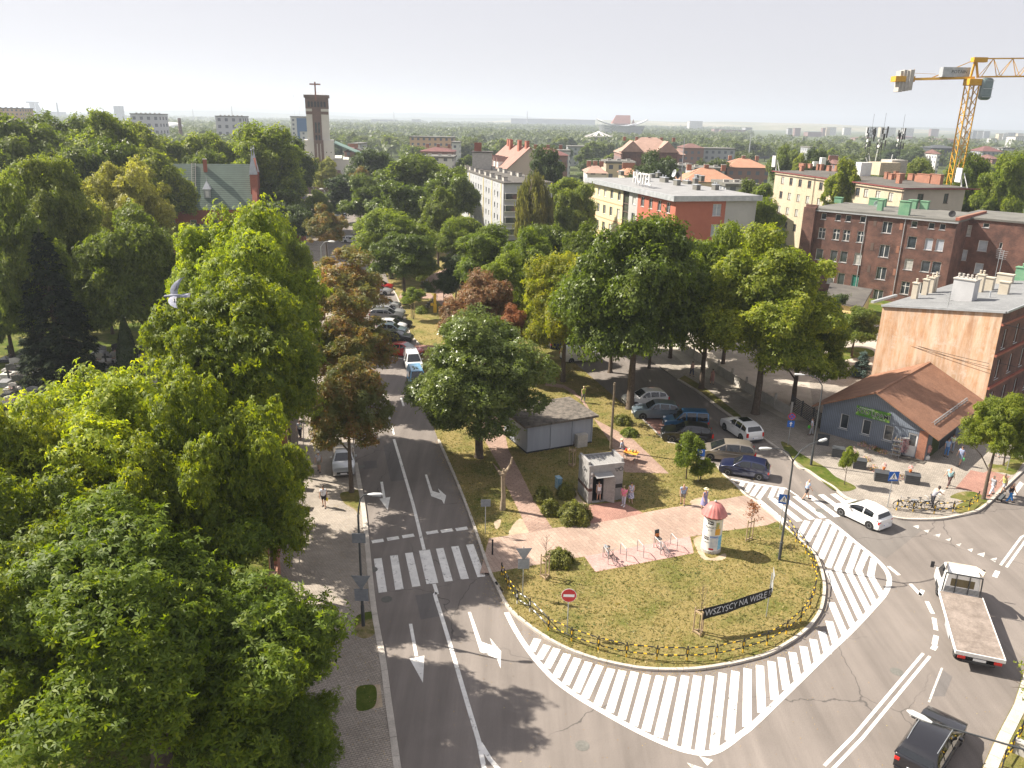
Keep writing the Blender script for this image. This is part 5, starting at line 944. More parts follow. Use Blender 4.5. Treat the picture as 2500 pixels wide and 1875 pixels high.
for k in range(0, nb, 3): b.tube([(0, 0, max(3, ztop[k]-3)), (math.cos(a[k])*q[k]*.6, math.sin(a[k])*q[k]*.6, ztop[k]), (math.cos(a[k])*q[k], math.sin(a[k])*q[k], ztop[k]-1.5)], [.06, .04, .01], 5)
PT['birch'] = (leaves('crown', p, rng.normal(size=(n, 3)), .6, 'hang', LF['birch'], rng), b.mesh('trunk', MT['barkpale']), 3.5, 7, 7, 'birch')
def tree(key, name, cx, ytop, wpx, Y, label, leaf=None, H=None, k='D', group=None, rz=None, rs=1.0):
    """a tree standing at distance Y whose crown top and width were surveyed in the photograph"""
    p = gy(k, cx, ytop, Y); R = wpx / REG[k][2] / 2 * (Y * math.cos(PITCH) + (CAMH - p.z + 4) * math.sin(PITCH)) / FPX * rs
    return stamp(key, name, p.x, Y, R, max(3, p.z), label, group, leaf, rz, H=H)
random.seed(11)
# -- foreground, left: horse chestnuts behind the cemetery wall
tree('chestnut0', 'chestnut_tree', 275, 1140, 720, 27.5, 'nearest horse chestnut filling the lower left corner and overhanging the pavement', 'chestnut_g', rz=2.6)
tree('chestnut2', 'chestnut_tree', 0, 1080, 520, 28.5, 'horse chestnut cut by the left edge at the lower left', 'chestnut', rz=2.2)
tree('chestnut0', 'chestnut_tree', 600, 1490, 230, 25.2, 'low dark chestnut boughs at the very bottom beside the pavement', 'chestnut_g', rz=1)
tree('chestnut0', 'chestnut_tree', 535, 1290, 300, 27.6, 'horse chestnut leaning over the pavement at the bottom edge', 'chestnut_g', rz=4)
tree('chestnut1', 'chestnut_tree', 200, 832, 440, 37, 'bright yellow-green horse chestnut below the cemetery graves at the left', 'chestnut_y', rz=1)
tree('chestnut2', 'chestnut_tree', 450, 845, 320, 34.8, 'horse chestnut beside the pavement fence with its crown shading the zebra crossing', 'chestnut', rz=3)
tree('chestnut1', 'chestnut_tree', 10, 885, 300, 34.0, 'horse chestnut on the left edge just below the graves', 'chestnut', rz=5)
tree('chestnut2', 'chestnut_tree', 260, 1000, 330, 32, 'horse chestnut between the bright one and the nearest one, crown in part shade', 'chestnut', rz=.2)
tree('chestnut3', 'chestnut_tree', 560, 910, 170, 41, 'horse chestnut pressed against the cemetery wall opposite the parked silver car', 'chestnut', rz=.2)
# -- second rank left
tree('chestnut3', 'chestnut_tree', 475, 588, 345, 47.8, 'large horse chestnut behind the flying pigeon', 'chestnut', rz=2, H=7.2)
tree('chestnut1', 'chestnut_tree', 510, 463, 300, 64, 'brightest yellow horse chestnut crown right in front of the brick chapel', 'chestnut_y', rz=1.2)
tree('chestnut3', 'chestnut_tree', 600, 620, 130, 57, 'dark narrow horse chestnut between the pigeon tree and the scorched street trees', 'chestnut', H=8)
tree('chestnut3', 'chestnut_tree', 612, 470, 120, 84, 'green tree right of the brightest chestnut crown by the gate pillar', 'ash')
tree('robinia', 'robinia_tree', 278, 345, 200, 113, 'pale grey-green robinia left of the chapel roof', 'pale', rz=1)
tree('maple2', 'maple_tree', 285, 470, 220, 84, 'olive maple over the thuja and the middle graves', 'olive', rz=1.4, H=8)
tree('maple1', 'maple_tree', 80, 352, 210, 92, 'tall olive tree at the left edge above the spruce', 'olive', rz=1, H=9)
tree('maple2', 'maple_tree', 20, 420, 170, 80, 'dark tree cut by the left edge beside the spruce', 'olive', H=9)
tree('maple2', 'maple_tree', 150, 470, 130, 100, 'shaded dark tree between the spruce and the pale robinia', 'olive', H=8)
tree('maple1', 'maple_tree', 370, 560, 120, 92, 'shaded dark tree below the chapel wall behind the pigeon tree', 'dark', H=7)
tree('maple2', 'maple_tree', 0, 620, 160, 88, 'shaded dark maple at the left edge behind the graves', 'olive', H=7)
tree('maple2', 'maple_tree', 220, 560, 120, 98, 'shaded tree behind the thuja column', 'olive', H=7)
p = g('D', 112, 838); put_plain('spruce', 'spruce_tree', p.x+.8, p.y+1, .95, 'big dark spruce with drooping boughs among the graves', sz=1.08)
p = g('D', 285, 832); put_plain('thuja', 'thuja', p.x, p.y, 1.0, 'dark columnar thuja standing among the graves', 'thuja', sz=1.1)
names = [('left of the headframe',), ('under the pale slab block',)]
for key, cx, yt, w_, Y, lb, lf in (
 ('mid1',40,252,190,150,'broad olive tree at the left end of the cemetery treeline','olive'), ('mid2',130,262,170,165,'olive tree in the treeline below the far headframe','olive'),
 ('mid3',215,256,170,158,'lighter tree in the treeline below the far chimney','linden'), ('mid3',300,275,130,175,'yellowish thin tree in the treeline before the first slab block','linden'),
 ('mid1',370,300,150,185,'tree in the treeline left of the chapel chimney below the round dark crown','olive'), ('mid2',440,300,130,190,'yellow-green tree behind the chapel ridge','linden'),
 ('mid1',500,295,130,195,'tree behind the chapel between its chimney and pinnacles','linden'), ('mid2',575,282,150,180,'large tree right behind the chapel pinnacles','ash'),
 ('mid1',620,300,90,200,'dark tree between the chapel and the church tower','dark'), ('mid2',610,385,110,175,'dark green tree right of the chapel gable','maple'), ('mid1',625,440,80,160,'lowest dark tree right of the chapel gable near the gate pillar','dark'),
 ('mid1',100,330,180,125,'dark broad crown in the second row above the spruce','olive'), ('mid2',250,320,120,140,'shaded crown behind the pale robinia','maple'), ('mid3',10,310,150,135,'olive crown cut by the left edge in the second row','olive'),
 ('mid3',330,330,150,155,'brownish tree behind and right of the pale robinia','linden'), ('mid2',180,340,110,128,'dark tree behind the robinia on its left','dark'), ('mid1',420,330,90,178,'crown over the left end of the chapel roof','olive')):
    tree(key, 'broadleaf_tree', cx, yt, w_, Y, lb, lf, rs=1.1)
# -- street trees on the left pavement
tree('brown2', 'street_tree', 745, 778, 205, 54.3, 'nearest scorched brown street tree shading the silver parked car', rz=.5)
tree('brown1', 'street_tree', 738, 640, 188, 74, 'scorched brown street tree second from the silver parked car', rz=2.5, H=5.5)
tree('brown1', 'street_tree', 740, 540, 185, 94, 'scorched brown street tree third from the silver parked car', rz=1.5)
tree('brown1', 'street_tree', 700, 442, 88, 150, 'small orange-brown tree at the far end of the street before the gate pillar', rz=4)
# -- park trees
p = g('N', 1650, 388); c0_ = gy('D', 1005, 700, 60.8)
stamp('glossy2', 'maple_tree', p.x-.1, p.y+.3, 5.5, c0_.z, 'wide glossy dark maple on the lawn, hiding the left end of the transformer hut', rz=1, H=4.6)
tree('maple2', 'plum_tree', 1040, 600, 155, 86, 'rust-brown purple plum tree behind the glossy maple', 'rust', rz=2)
tree('maple2', 'plum_tree', 1105, 668, 75, 82, 'reddest dying tree beside the rust-brown plum', 'rust2', rz=2, H=2.6)
p = g('D', 1200, 825); c1_ = gy('D', 1210, 560, p.y); stamp('maple1', 'maple_tree', p.x+.8, p.y, 4.5, c1_.z, 'yellowing maple left of the biggest park maple', leaf='maple_y', rz=2, H=6.2)
p = g('K', 830, 945); c1_ = gy('D', 1365, 482, p.y); stamp('maple1', 'maple_tree', p.x+1.0, p.y, 6.6, c1_.z, 'biggest dark green park maple above the parked cars', leaf='maple', rz=.4, H=8.6)
p = g('K', 1460, 790); c1_ = gy('D', 1530, 500, p.y); stamp('linden1', 'linden_tree', p.x, p.y, 4.6, c1_.z, 'linden by the right road right of the biggest maple', leaf='ash', rz=2, H=7.8)
p = g('K', 1765, 985); c1_ = gy('D', 1640, 510, p.y); stamp('linden1', 'linden_tree', p.x+1.4, p.y, 6.0, c1_.z, 'yellow-green linden on the verge before the flower shop yard', leaf='linden', rz=4, H=7.6)
c1_ = gy('D', 1745, 640, 76); stamp('linden1', 'linden_tree', c1_.x, 76, 4.2, c1_.z, 'lower yellow-tipped linden nearest the flower shop gate', leaf='linden', rz=1, H=5)
for key, cx, yt, w_, Y, lb, lf in (
 ('maple2',1065,498,165,112,'bright green maple behind the rust-brown plum','ash'), ('maple1',1180,495,140,104,'dense maple behind the yellowing maple','maple'), ('maple2',1140,510,120,100,'bright crown between the plum and the yellowing maple','ash'),
 ('maple2',1270,500,120,96,'green maple between the yellowing maple and the biggest maple under the hotel front','maple'), ('maple1',1000,475,110,135,'bright maple in front of the grey apartment block','ash'),
 ('linden1',1470,505,140,92,'green linden below the red hotel gable','linden'), ('maple1',1590,520,140,90,'linden below the grey end of the hotel','linden'), ('maple2',1420,560,110,88,'shaded maple right behind the biggest maple','maple'),
 ('maple2',1530,560,130,98,'shaded lower crown between the two road-side lindens','ash'), ('linden1',1690,560,110,92,'yellowish linden touching the brick tenement corner','linden'), ('maple1',1330,600,150,86,'lower green crown between the yellowing and the biggest maple','maple'), ('maple2',1100,560,130,92,'green crown directly above the rust-brown plum','ash'),
 ('maple1',870,508,140,118,'dark green maple over the parked cars of the left street','maple'), ('maple1',840,458,180,138,'bright maple left of the olive-brown tree','ash'), ('mid3',945,412,95,150,'olive-brown tree in the middle of the park','olive'),
 ('mid2',890,345,190,195,'wide dark maple in the far park','maple'), ('mid1',975,368,110,178,'dark maple touching the grey apartment block','maple'), ('mid2',800,385,130,190,'dark maple left in the far park','maple'), ('mid1',870,395,140,170,'middle maple of the far park','maple'),
 ('mid1',920,350,120,215,'bright crown behind the wide dark maple','ash'), ('mid1',805,325,110,235,'dark round tree right of the church','dark'), ('mid3',775,365,60,225,'brown-tinged tree right of the church porch','brown'), ('poplar',735,360,60,215,'dark upright tree in front of the church nave','dark'), ('robinia',700,340,70,245,'pale feathery tree in front of the church tower','pale'),
 ('mid3',690,415,60,190,'small round tree at the far end of the street','olive'), ('mid2',985,560,70,118,'dark young tree by the plaza path','dark'),
 ('mid2',1182,328,85,205,'dark round tree behind the birch','dark'), ('poplar',1232,352,78,160,'tall green poplar left of the hotel','linden'), ('mid1',1245,400,90,152,'broad base tree left of the hotel sign','olive'),
 ('mid1',1420,332,92,215,'dark round tree behind the hotel roof','dark'), ('mid3',1830,354,80,168,'yellowish tree in front of the cream block','linden'), ('poplar',1655,372,50,172,'narrow green tree between the hotel and the cream block','ash'),
 ('mid1',2105,340,110,178,'bright green tree right of the crane mast','ash'), ('mid2',2180,345,100,165,'bright green tree cut by the right edge beyond the brick tenement','ash'), ('mid2',2085,375,60,170,'dark lower tree at the foot of the crane','maple'),
 ('mid1',1700,318,60,265,'round olive tree behind the left end of the cream block','olive'), ('mid2',1765,328,60,262,'dark tree behind the cream block chimneys','dark'), ('mid3',1735,338,50,258,'pale upright tree behind the cream block','linden'), ('mid2',1985,350,80,235,'grey-green tree right of the antenna masts','olive'),
 ('mid2',1855,672,95,94,'green bush-like tree in the yard before the brick tenement','olive'), ('mid1',1800,640,70,98,'shaded tree at the yard corner below the low annex','dark'), ('mid3',1620,395,70,175,'dark green crown behind the hotel right end','olive'), ('mid2',1665,440,70,140,'tall green tree between hotel and cream block','ash'), ('mid1',1690,545,80,112,'bright lower crown in front of the cream block','linden')):
    tree(key, 'broadleaf_tree', cx, yt, w_, Y, lb, lf)
c_ = gy('D', 1155, 372, 150); put_plain('birch', 'birch_tree', c_.x, 150, .95, 'drooping pale birch in front of the grey apartment block end', sz=(c_.z)/15)
c_ = gy('D', 1686, 488, 122); put_plain('small_spruce', 'spruce_tree', c_.x, 122, 1.2, 'small blue spruce in front of the cream block', sz=c_.z/5)
p = g('M', 880, 440); put_plain('small_spruce', 'spruce_tree', p.x, p.y+1, .7, 'small blue spruce behind the flower shop roof', sz=.62)
# -- small trees
p = g('M', 1775, 1430); c1_ = gy('D', 2120, 850, p.y); stamp('linden1', 'linden_tree', p.x+.9, p.y, 2.25, c1_.z-.2, 'young linden on the corner before the flower shop', leaf='linden', rz=1, H=2.9)
p = g('T', 1115, 400); stamp('small', 'street_tree', p.x, p.y, 1.5, 4.6, 'street tree at the right edge behind the young linden', leaf='linden', rz=1, H=1.9)
p = g('M', 718, 1312); stamp('small', 'sapling', p.x, p.y, .65, 3.3, 'thin yellowish sapling on the verge in front of the flower shop', leaf='linden', rz=1, H=1.25)
p = g('O', 1500, 385); stamp('small', 'young_tree', p.x, p.y, 1.15, 4.1, 'slender leafy young tree behind the blue parking sign', leaf='ash', rz=2, H=2.1)
p = g('O', 1610, 390); stamp('small', 'shrub', p.x, p.y, 1.0, 1.9, 'round green bush beside the blue parking sign', leaf='ash', rz=2, cat='shrub', H=.95)
p = g('Y', 1015, 515); stamp('small', 'young_tree', p.x, p.y, 1.7, 4.6, 'bright young tree on the lawn by the parked cars', leaf='ash', rz=2, H=1.5)
for k, x, y, R, h, lb, lf in (('W',1425,430,1.9,4.8,'dark young tree left of the far plaza path','dark'), ('W',1490,490,1.6,4.2,'thin young tree right of the far plaza path','olive'), ('W',1370,640,1.7,4.8,'dark young tree beside the yellow bike pump','dark'), ('W',1205,510,1.0,3.2,'small sapling left of the far plaza benches','olive'), ('W',1560,480,1.5,3.4,'dark bush-like tree before the far parked van','dark')):
    p = g(k, x, y); stamp('small', 'young_tree', p.x, p.y, R, h, lb, leaf=lf, H=h*.36)
def bush(name, k, x, y, R, h, leaf, label, seed=1, n=1800, group=None):
    p = g(k, x, y); rng = np.random.default_rng(seed); d = sph(rng, n, -.1); f = rng.uniform(.6, 1.1, n); q = d * (f * (1 + .15*np.sin(5*np.arctan2(d[:,1], d[:,0]))))[:, None] * [R, R, h]; q[:, 2] = np.maximum(q[:, 2], .02)
    me = leaves(name, q, d + rng.normal(size=d.shape)*.5 + [0, 0, .4], .16, 'spray', LF[leaf], rng); o = put(me, name, None, (p.x, p.y, .1)); tag(o, label, 'shrub', group); return o
bush('shrub', 'O', 400, 560, .62, 1.1, 'shrub', 'narrow olive shrub beside the left brick path', 1); bush('shrub', 'O', 452, 650, .6, .95, 'shrub', 'dry olive shrub nearest the left brick path', 2); bush('shrub', 'O', 575, 520, .65, .9, 'shrub', 'small shrub left of the toilet', 3)
bush('shrub', 'O', 640, 700, 1.1, 1.15, 'shrub', 'round broad shrub in front of the toilet', 4, 3200); bush('shrub', 'O', 520, 1035, .85, .8, 'shrub', 'low shrub at the left end of the bike stands', 5, 2400)
bush('shrub', 'K', 850, 1060, .8, .7, 'shrub', 'low shrub row beside the right brick path, left part', 6); bush('shrub', 'K', 905, 1150, .7, .55, 'olive', 'low dry shrub beside the right brick path, right part', 7)
for i, (x, y) in enumerate(((1235,480),(1265,515),(1430,490),(1200,680))): bush('shrub', 'W', x, y, 1.0, .9, 'dark' if i < 3 else 'olive', ('low clipped bush left of the far bench', 'round clipped bush left of the plaza path', 'low bush right of the far plaza path', 'sparse grey shrub right of the bright young tree')[i], 8+i, 900)
# -- pollarded trunk, staked saplings
p = g('O', 85, 622); b = MB(); b.tube([(0,0,-.1),(.05,0,1.0),(0,.05,2.2),(0,0,2.9)], [.24,.17,.15,.17], 10); b.tube([(0,0,2.8),(.3,.1,3.15),(.55,.1,3.6),(.62,.1,4.1)], [.13,.1,.08,.06], 8); b.tube([(0,0,2.75),(-.25,.0,3.0),(-.35,0,3.05)], [.12,.09,.07], 8); b.tube([(0,0,2.8),(.05,-.1,3.3)], [.1,.06], 8)
for a in range(7): b.ball((.16*math.cos(a), .12*math.sin(a), 2.8+.05*(a % 3)), (.09, .09, .08), 6, 4)
root = empty('pollarded_tree', (p.x, p.y, .1), 0, 'bare pollarded trunk with one crooked stub between the left road and the brick path', 'tree'); b.build('trunk', MT['barkpale'], root, smooth=True)
def staked(k, x, y, h, label, leaf=None, seed=1, n=3, sh=1.6, R=.5):
    p = g(k, x, y); root = empty('staked_sapling', (p.x, p.y, .1), .3, label, 'sapling'); rng = random.Random(seed); b = MB(); b.tube([(0,0,0),(.02,0,h*.5),(0,.02,h)], [.03,.022,.006], 6); pts = []
    for i in range(14):
        z = h*rng.uniform(.42, .95); a = rng.uniform(0, 6.28); l = (h-z)*.35+.15; e = (math.cos(a)*l, math.sin(a)*l, z+l*1.1); b.tube([(0,0,z), e], [.01,.004], 4); pts += [np.array(e)*t + np.array([0,0,z])*(1-t) for t in (.4,.6,.8,1)]
    b.build('trunk', MT['bark'], root)
    if leaf:
        r_ = np.random.default_rng(seed); q = np.repeat(np.array(pts), 5, 0); q = q + r_.normal(size=q.shape)*.07; put(leaves('crown', q, r_.normal(size=q.shape)+[0,0,.6], .13, 'quad', LF[leaf], r_), 'crown', root)
    P_ = [(math.cos(t)*.3, math.sin(t)*.3) for t in (([.3, 2.4, 4.5]) if n == 3 else [.3, 3.4])]
    for x_, y_ in P_: b = MB(); b.cyl((x_, y_, -.1), (x_, y_, sh), .04, n=7); b.build('stake', MT['wood'], root)
    b = MB()
    for z in (.12, sh-.2):
        for i in range(len(P_) if n == 3 else 1): b.bar((*P_[i], z), (*P_[(i+1) % len(P_)], z), .05, .09)
    b.build('crossbar', MT['wood'], root); return root
staked('O', 412, 1150, 3.0, 'bare staked sapling at the left end of the island lawn', seed=2); staked('O', 1985, 860, 2.9, 'staked sapling with dead orange leaves beside the advertising column', 'rust2', 3, 2)
staked('X', 1595, 395, 3.2, 'bare sapling in wooden stakes at the left end of the banner', seed=4); staked('O', 622, 285, 2.2, 'wooden stakes around a bare sapling behind the toilet', seed=5)
p = g('Q', 2200, 1010); root = empty('young_tree', (p.x+.6, p.y, .1), 0, 'young robinia with bare twigs at the lower right edge', 'tree'); b = MB(); rng = random.Random(3); tips = []
b.tube([(0,0,0),(-.05,0,1.5),(0,0,2.9)], [.06,.045,.015], 7)
for i in range(16):
    z = rng.uniform(1.0, 2.8); a = rng.uniform(1.8, 4.6) if i < 11 else rng.uniform(0, 6.28); l = rng.uniform(.6, 1.7); m1 = Vector((math.cos(a)*l*.5, math.sin(a)*l*.5, z+.15)); e = Vector((math.cos(a)*l, math.sin(a)*l, z+rng.uniform(.1, .7))); b.tube([(0,0,z), m1, e], [.022,.014,.005], 5)
    for j in range(3): t = rng.uniform(.3, .9); s_ = m1.lerp(e, t); b.tube([s_, s_+Vector((rng.uniform(-.2,.2), rng.uniform(-.2,.2), rng.uniform(0,.3)))], [.007,.003], 4)
    if l < 1.25: tips += [m1.lerp(e, t) for t in (.3, .6, 1)]
b.build('trunk', MT['bark'], root); r_ = np.random.default_rng(5); q = np.repeat(np.array([tuple(t) for t in tips]), 30, 0); q = q + r_.normal(size=q.shape)*.16; put(leaves('crown', q, r_.normal(size=q.shape)+[0,0,.8], .12, 'quad', LF['linden'], r_), 'crown', root)
# ---- tufts of grass on the lawns, dead leaves along the kerbs and on the asphalt
def inside(P, poly):
    q = np.zeros(len(P), bool); n = len(poly); j = n - 1
    for i in range(n):
        xi, yi, xj, yj = poly[i][0], poly[i][1], poly[j][0], poly[j][1]
        if yi != yj: q ^= ((yi > P[:, 1]) != (yj > P[:, 1])) & (P[:, 0] < (xj-xi)*(P[:, 1]-yi)/(yj-yi)+xi)
        j = i
    return q
rg = np.random.default_rng(7); P = rg.uniform([-16, 34, 0], [21, 105, 0], (150000, 3)); ok = inside(P, [(p[0], p[1]) for p in park]) & (rg.uniform(0, 1, len(P)) < np.clip(52/P[:, 1], 0, 1)**2.2)
for e in EX: ok &= ~inside(P, e)
P = P[ok]; f = np.sin(P[:, 0]*.9+np.sin(P[:, 1]*.5)*2)*np.cos(P[:, 1]*.7+P[:, 0]*.3) + rg.normal(size=len(P))*.7; P[:, 2] = .1
LF['tuft'] = leafmat('grass_blades', [(.10,.13,.03),(.16,.18,.045),(.3,.25,.1),(.38,.31,.15),(.24,.21,.08)], tw=.3, trans=(1.3,1.3,.8)); LF['tuft_g'] = leafmat('green_grass_blades', [(.05,.09,.015),(.09,.13,.025),(.16,.18,.05)], tw=.3, trans=(1.3,1.4,.8))
for nm, q, lf in (('dry_grass_tufts', P[f < .95], 'tuft'), ('green_grass_tufts', P[f >= .95], 'tuft_g')):
    o = put(leaves(nm, q, rg.normal(size=q.shape)+[0,0,.5], .11, 'spray', LF[lf], rg), nm); o['kind'] = 'stuff'; o['label'] = nm.replace('_', ' ') + ' on the park lawn'
E_ = resample([Vector((p[0], p[1], 0)) for p in isl_edge], .1); pts_ = []
for i, p in enumerate(E_):
    t = (E_[min(i+1, len(E_)-1)]-E_[max(i-1, 0)]).normalized(); nrm = Vector((t.y, -t.x, 0)); wgt = 2 + int(5*max(0, math.sin(i*.02+1))**2)
    for k in range(wgt): d = abs(rg.normal())*.35 + .14; pts_.append((p.x+nrm.x*d, p.y+nrm.y*d, .012))
for i in range(700): pts_.append((rg.uniform(-8, 24), rg.uniform(26, 60), .012))
for i in range(1600): y = rg.uniform(28, 90); x = -7.9-.246*(y-41)-abs(rg.normal())*1.6; pts_.append((x-.4, y, .112))
for i in range(1200): pts_.append((rg.normal(9, 6), rg.normal(58, 9), .108))
q = np.array(pts_); o = put(leaves('fallen_leaves', q, rg.normal(size=q.shape)*.25+[0,0,1], .06, 'quad', leafmat('dead_leaf', [(.3,.17,.06),(.42,.3,.1),(.22,.11,.05),(.5,.42,.15)], tw=.1), rg), 'fallen_leaves'); o['kind'] = 'stuff'; o['label'] = 'fallen dead leaves scattered along kerbs and pavements'
# ================================================================ VEHICLES
CP = {}
def paintc(key):
    C_ = dict(white=((.78,.78,.77),0), silver=((.5,.51,.52),.4), grey=((.2,.205,.21),.4), beige=((.30,.265,.22),.4), bluegrey=((.16,.21,.25),.4), navy=((.015,.02,.06),.2), blue=((.015,.10,.22),.2), ltblue=((.10,.30,.48),.1), black=((.010,.010,.014),.1), red=((.45,.012,.01),.1), dark=((.03,.033,.038),.2))
    if key not in CP: CP[key] = carpaint('car_paint_' + key, *C_[key])
    return CP[key]
CAR = {
 'hatch': dict(L=3.95, W=1.72, H=1.47, hood=[(-.5,.42),(-.49,.60),(-.47,.64)], front=[(.20,.64),(.34,.60),(.45,.52),(.495,.42)], cab=[(-.465,.63),(-.40,.90),(-.30,.97),(-.10,1.0),(.05,.965),(.235,.63)], wx=(-.31,.31), wr=.30),
 'round': dict(L=3.7, W=1.68, H=1.48, hood=[(-.5,.40),(-.497,.58),(-.46,.65)], front=[(.24,.64),(.36,.58),(.455,.47),(.497,.36)], cab=[(-.46,.64),(-.41,.85),(-.30,.96),(-.10,1.0),(.07,.94),(.29,.62)], wx=(-.31,.32), wr=.30),
 'suv': dict(L=4.5, W=1.86, H=1.66, hood=[(-.5,.42),(-.492,.60),(-.475,.66)], front=[(.17,.655),(.33,.63),(.45,.57),(.497,.42)], cab=[(-.475,.65),(-.40,.90),(-.27,.975),(-.05,1.0),(.04,.975),(.21,.65)], wx=(-.30,.30), wr=.35),
 'coupe': dict(L=4.57, W=1.82, H=1.57, hood=[(-.5,.45),(-.492,.64),(-.46,.69)], front=[(.17,.66),(.33,.62),(.45,.55),(.497,.42)], cab=[(-.46,.68),(-.34,.86),(-.18,.97),(-.02,1.0),(.05,.97),(.22,.65)], wx=(-.30,.30), wr=.35),
 'wagon': dict(L=4.75, W=1.83, H=1.5, hood=[(-.5,.42),(-.492,.60),(-.48,.64)], front=[(.19,.635),(.33,.60),(.45,.52),(.497,.40)], cab=[(-.48,.63),(-.44,.84),(-.37,.955),(-.12,1.0),(.04,.965),(.235,.63)], wx=(-.29,.32), wr=.32),
 'sedan': dict(L=4.4, W=1.75, H=1.43, hood=[(-.5,.44),(-.495,.63),(-.47,.67),(-.33,.68)], front=[(.19,.655),(.33,.62),(.45,.54),(.497,.40)], cab=[(-.36,.67),(-.22,.93),(-.10,.99),(.00,1.0),(.05,.96),(.225,.65)], wx=(-.29,.31), wr=.31),
 'mpv': dict(L=4.5, W=1.81, H=1.62, hood=[(-.5,.40),(-.495,.58),(-.48,.62)], front=[(.25,.62),(.36,.58),(.45,.50),(.497,.38)], cab=[(-.48,.61),(-.45,.82),(-.38,.955),(-.15,1.0),(.05,.97),(.32,.60)], wx=(-.30,.32), wr=.32),
 'kangoo': dict(L=4.1, W=1.70, H=1.82, hood=[(-.5,.36),(-.5,.52),(-.495,.56)], front=[(.24,.56),(.36,.53),(.46,.46),(.497,.34)], cab=[(-.495,.55),(-.49,.90),(-.46,.985),(-.10,1.0),(.08,.97),(.27,.55)], wx=(-.29,.31), wr=.30),
 'van': dict(L=4.6, W=1.80, H=1.86, hood=[(-.5,.36),(-.5,.52),(-.495,.56)], front=[(.26,.57),(.37,.54),(.46,.47),(.497,.34)], cab=[(-.495,.55),(-.49,.92),(-.47,.985),(-.10,1.0),(.12,.98),(.30,.56)], wx=(-.31,.31), wr=.31),
}
_wheel = {}
def wheelmesh(r):
    if r not in _wheel:
        t = MB(); w_ = .105; t.lathe([(r*.62, -w_), (r*.9, -w_), (r, -w_*.75), (r, w_*.75), (r*.9, w_), (r*.62, w_)], 22)
        m = MB(); m.lathe([(r*.64, w_*.55), (r*.64, w_*.98), (r*.60, w_*.98), (r*.56, w_*.5)], 22); m.lathe([(.001, w_*.78), (r*.17, w_*.86), (r*.17, w_*.5)], 12)
        for i in range(10):
            a = 2*PI*i/10; c, s = math.cos(a), math.sin(a); m.bar((r*.12*c, r*.12*s, w_*.78), (r*.6*c, r*.6*s, w_*.9), .035, .03, up=(0, 0, 1))
        bk = MB(); bk.lathe([(.001, w_*.35), (r*.6, w_*.35), (r*.6, w_*.3)], 16)  # black disc stands in for the shade behind the spokes
        _wheel[r] = (t.mesh('tyre', MT['rubber'], True), m.mesh('rim', MT['rim']), bk.mesh('hub_shadow', MT['plastic']))
    return _wheel[r]
def addwheel(parent, x, y, r, side):
    t, m, bk = wheelmesh(r); wh = put(t, 'wheel', parent, (x, y, r), (PI/2 * (1 if side < 0 else -1), 0, 0)); put(m, 'rim', wh); put(bk, 'hub_shade_disc', wh); return wh
def wy(p, W, H, z):
    f = z / H
    if f < .2: return W/2 * (.93 + .07 * f / .2)
    if f < .62: return W/2
    return W/2 * (1 - .30 * ((f - .62) / .38) ** 1.25)
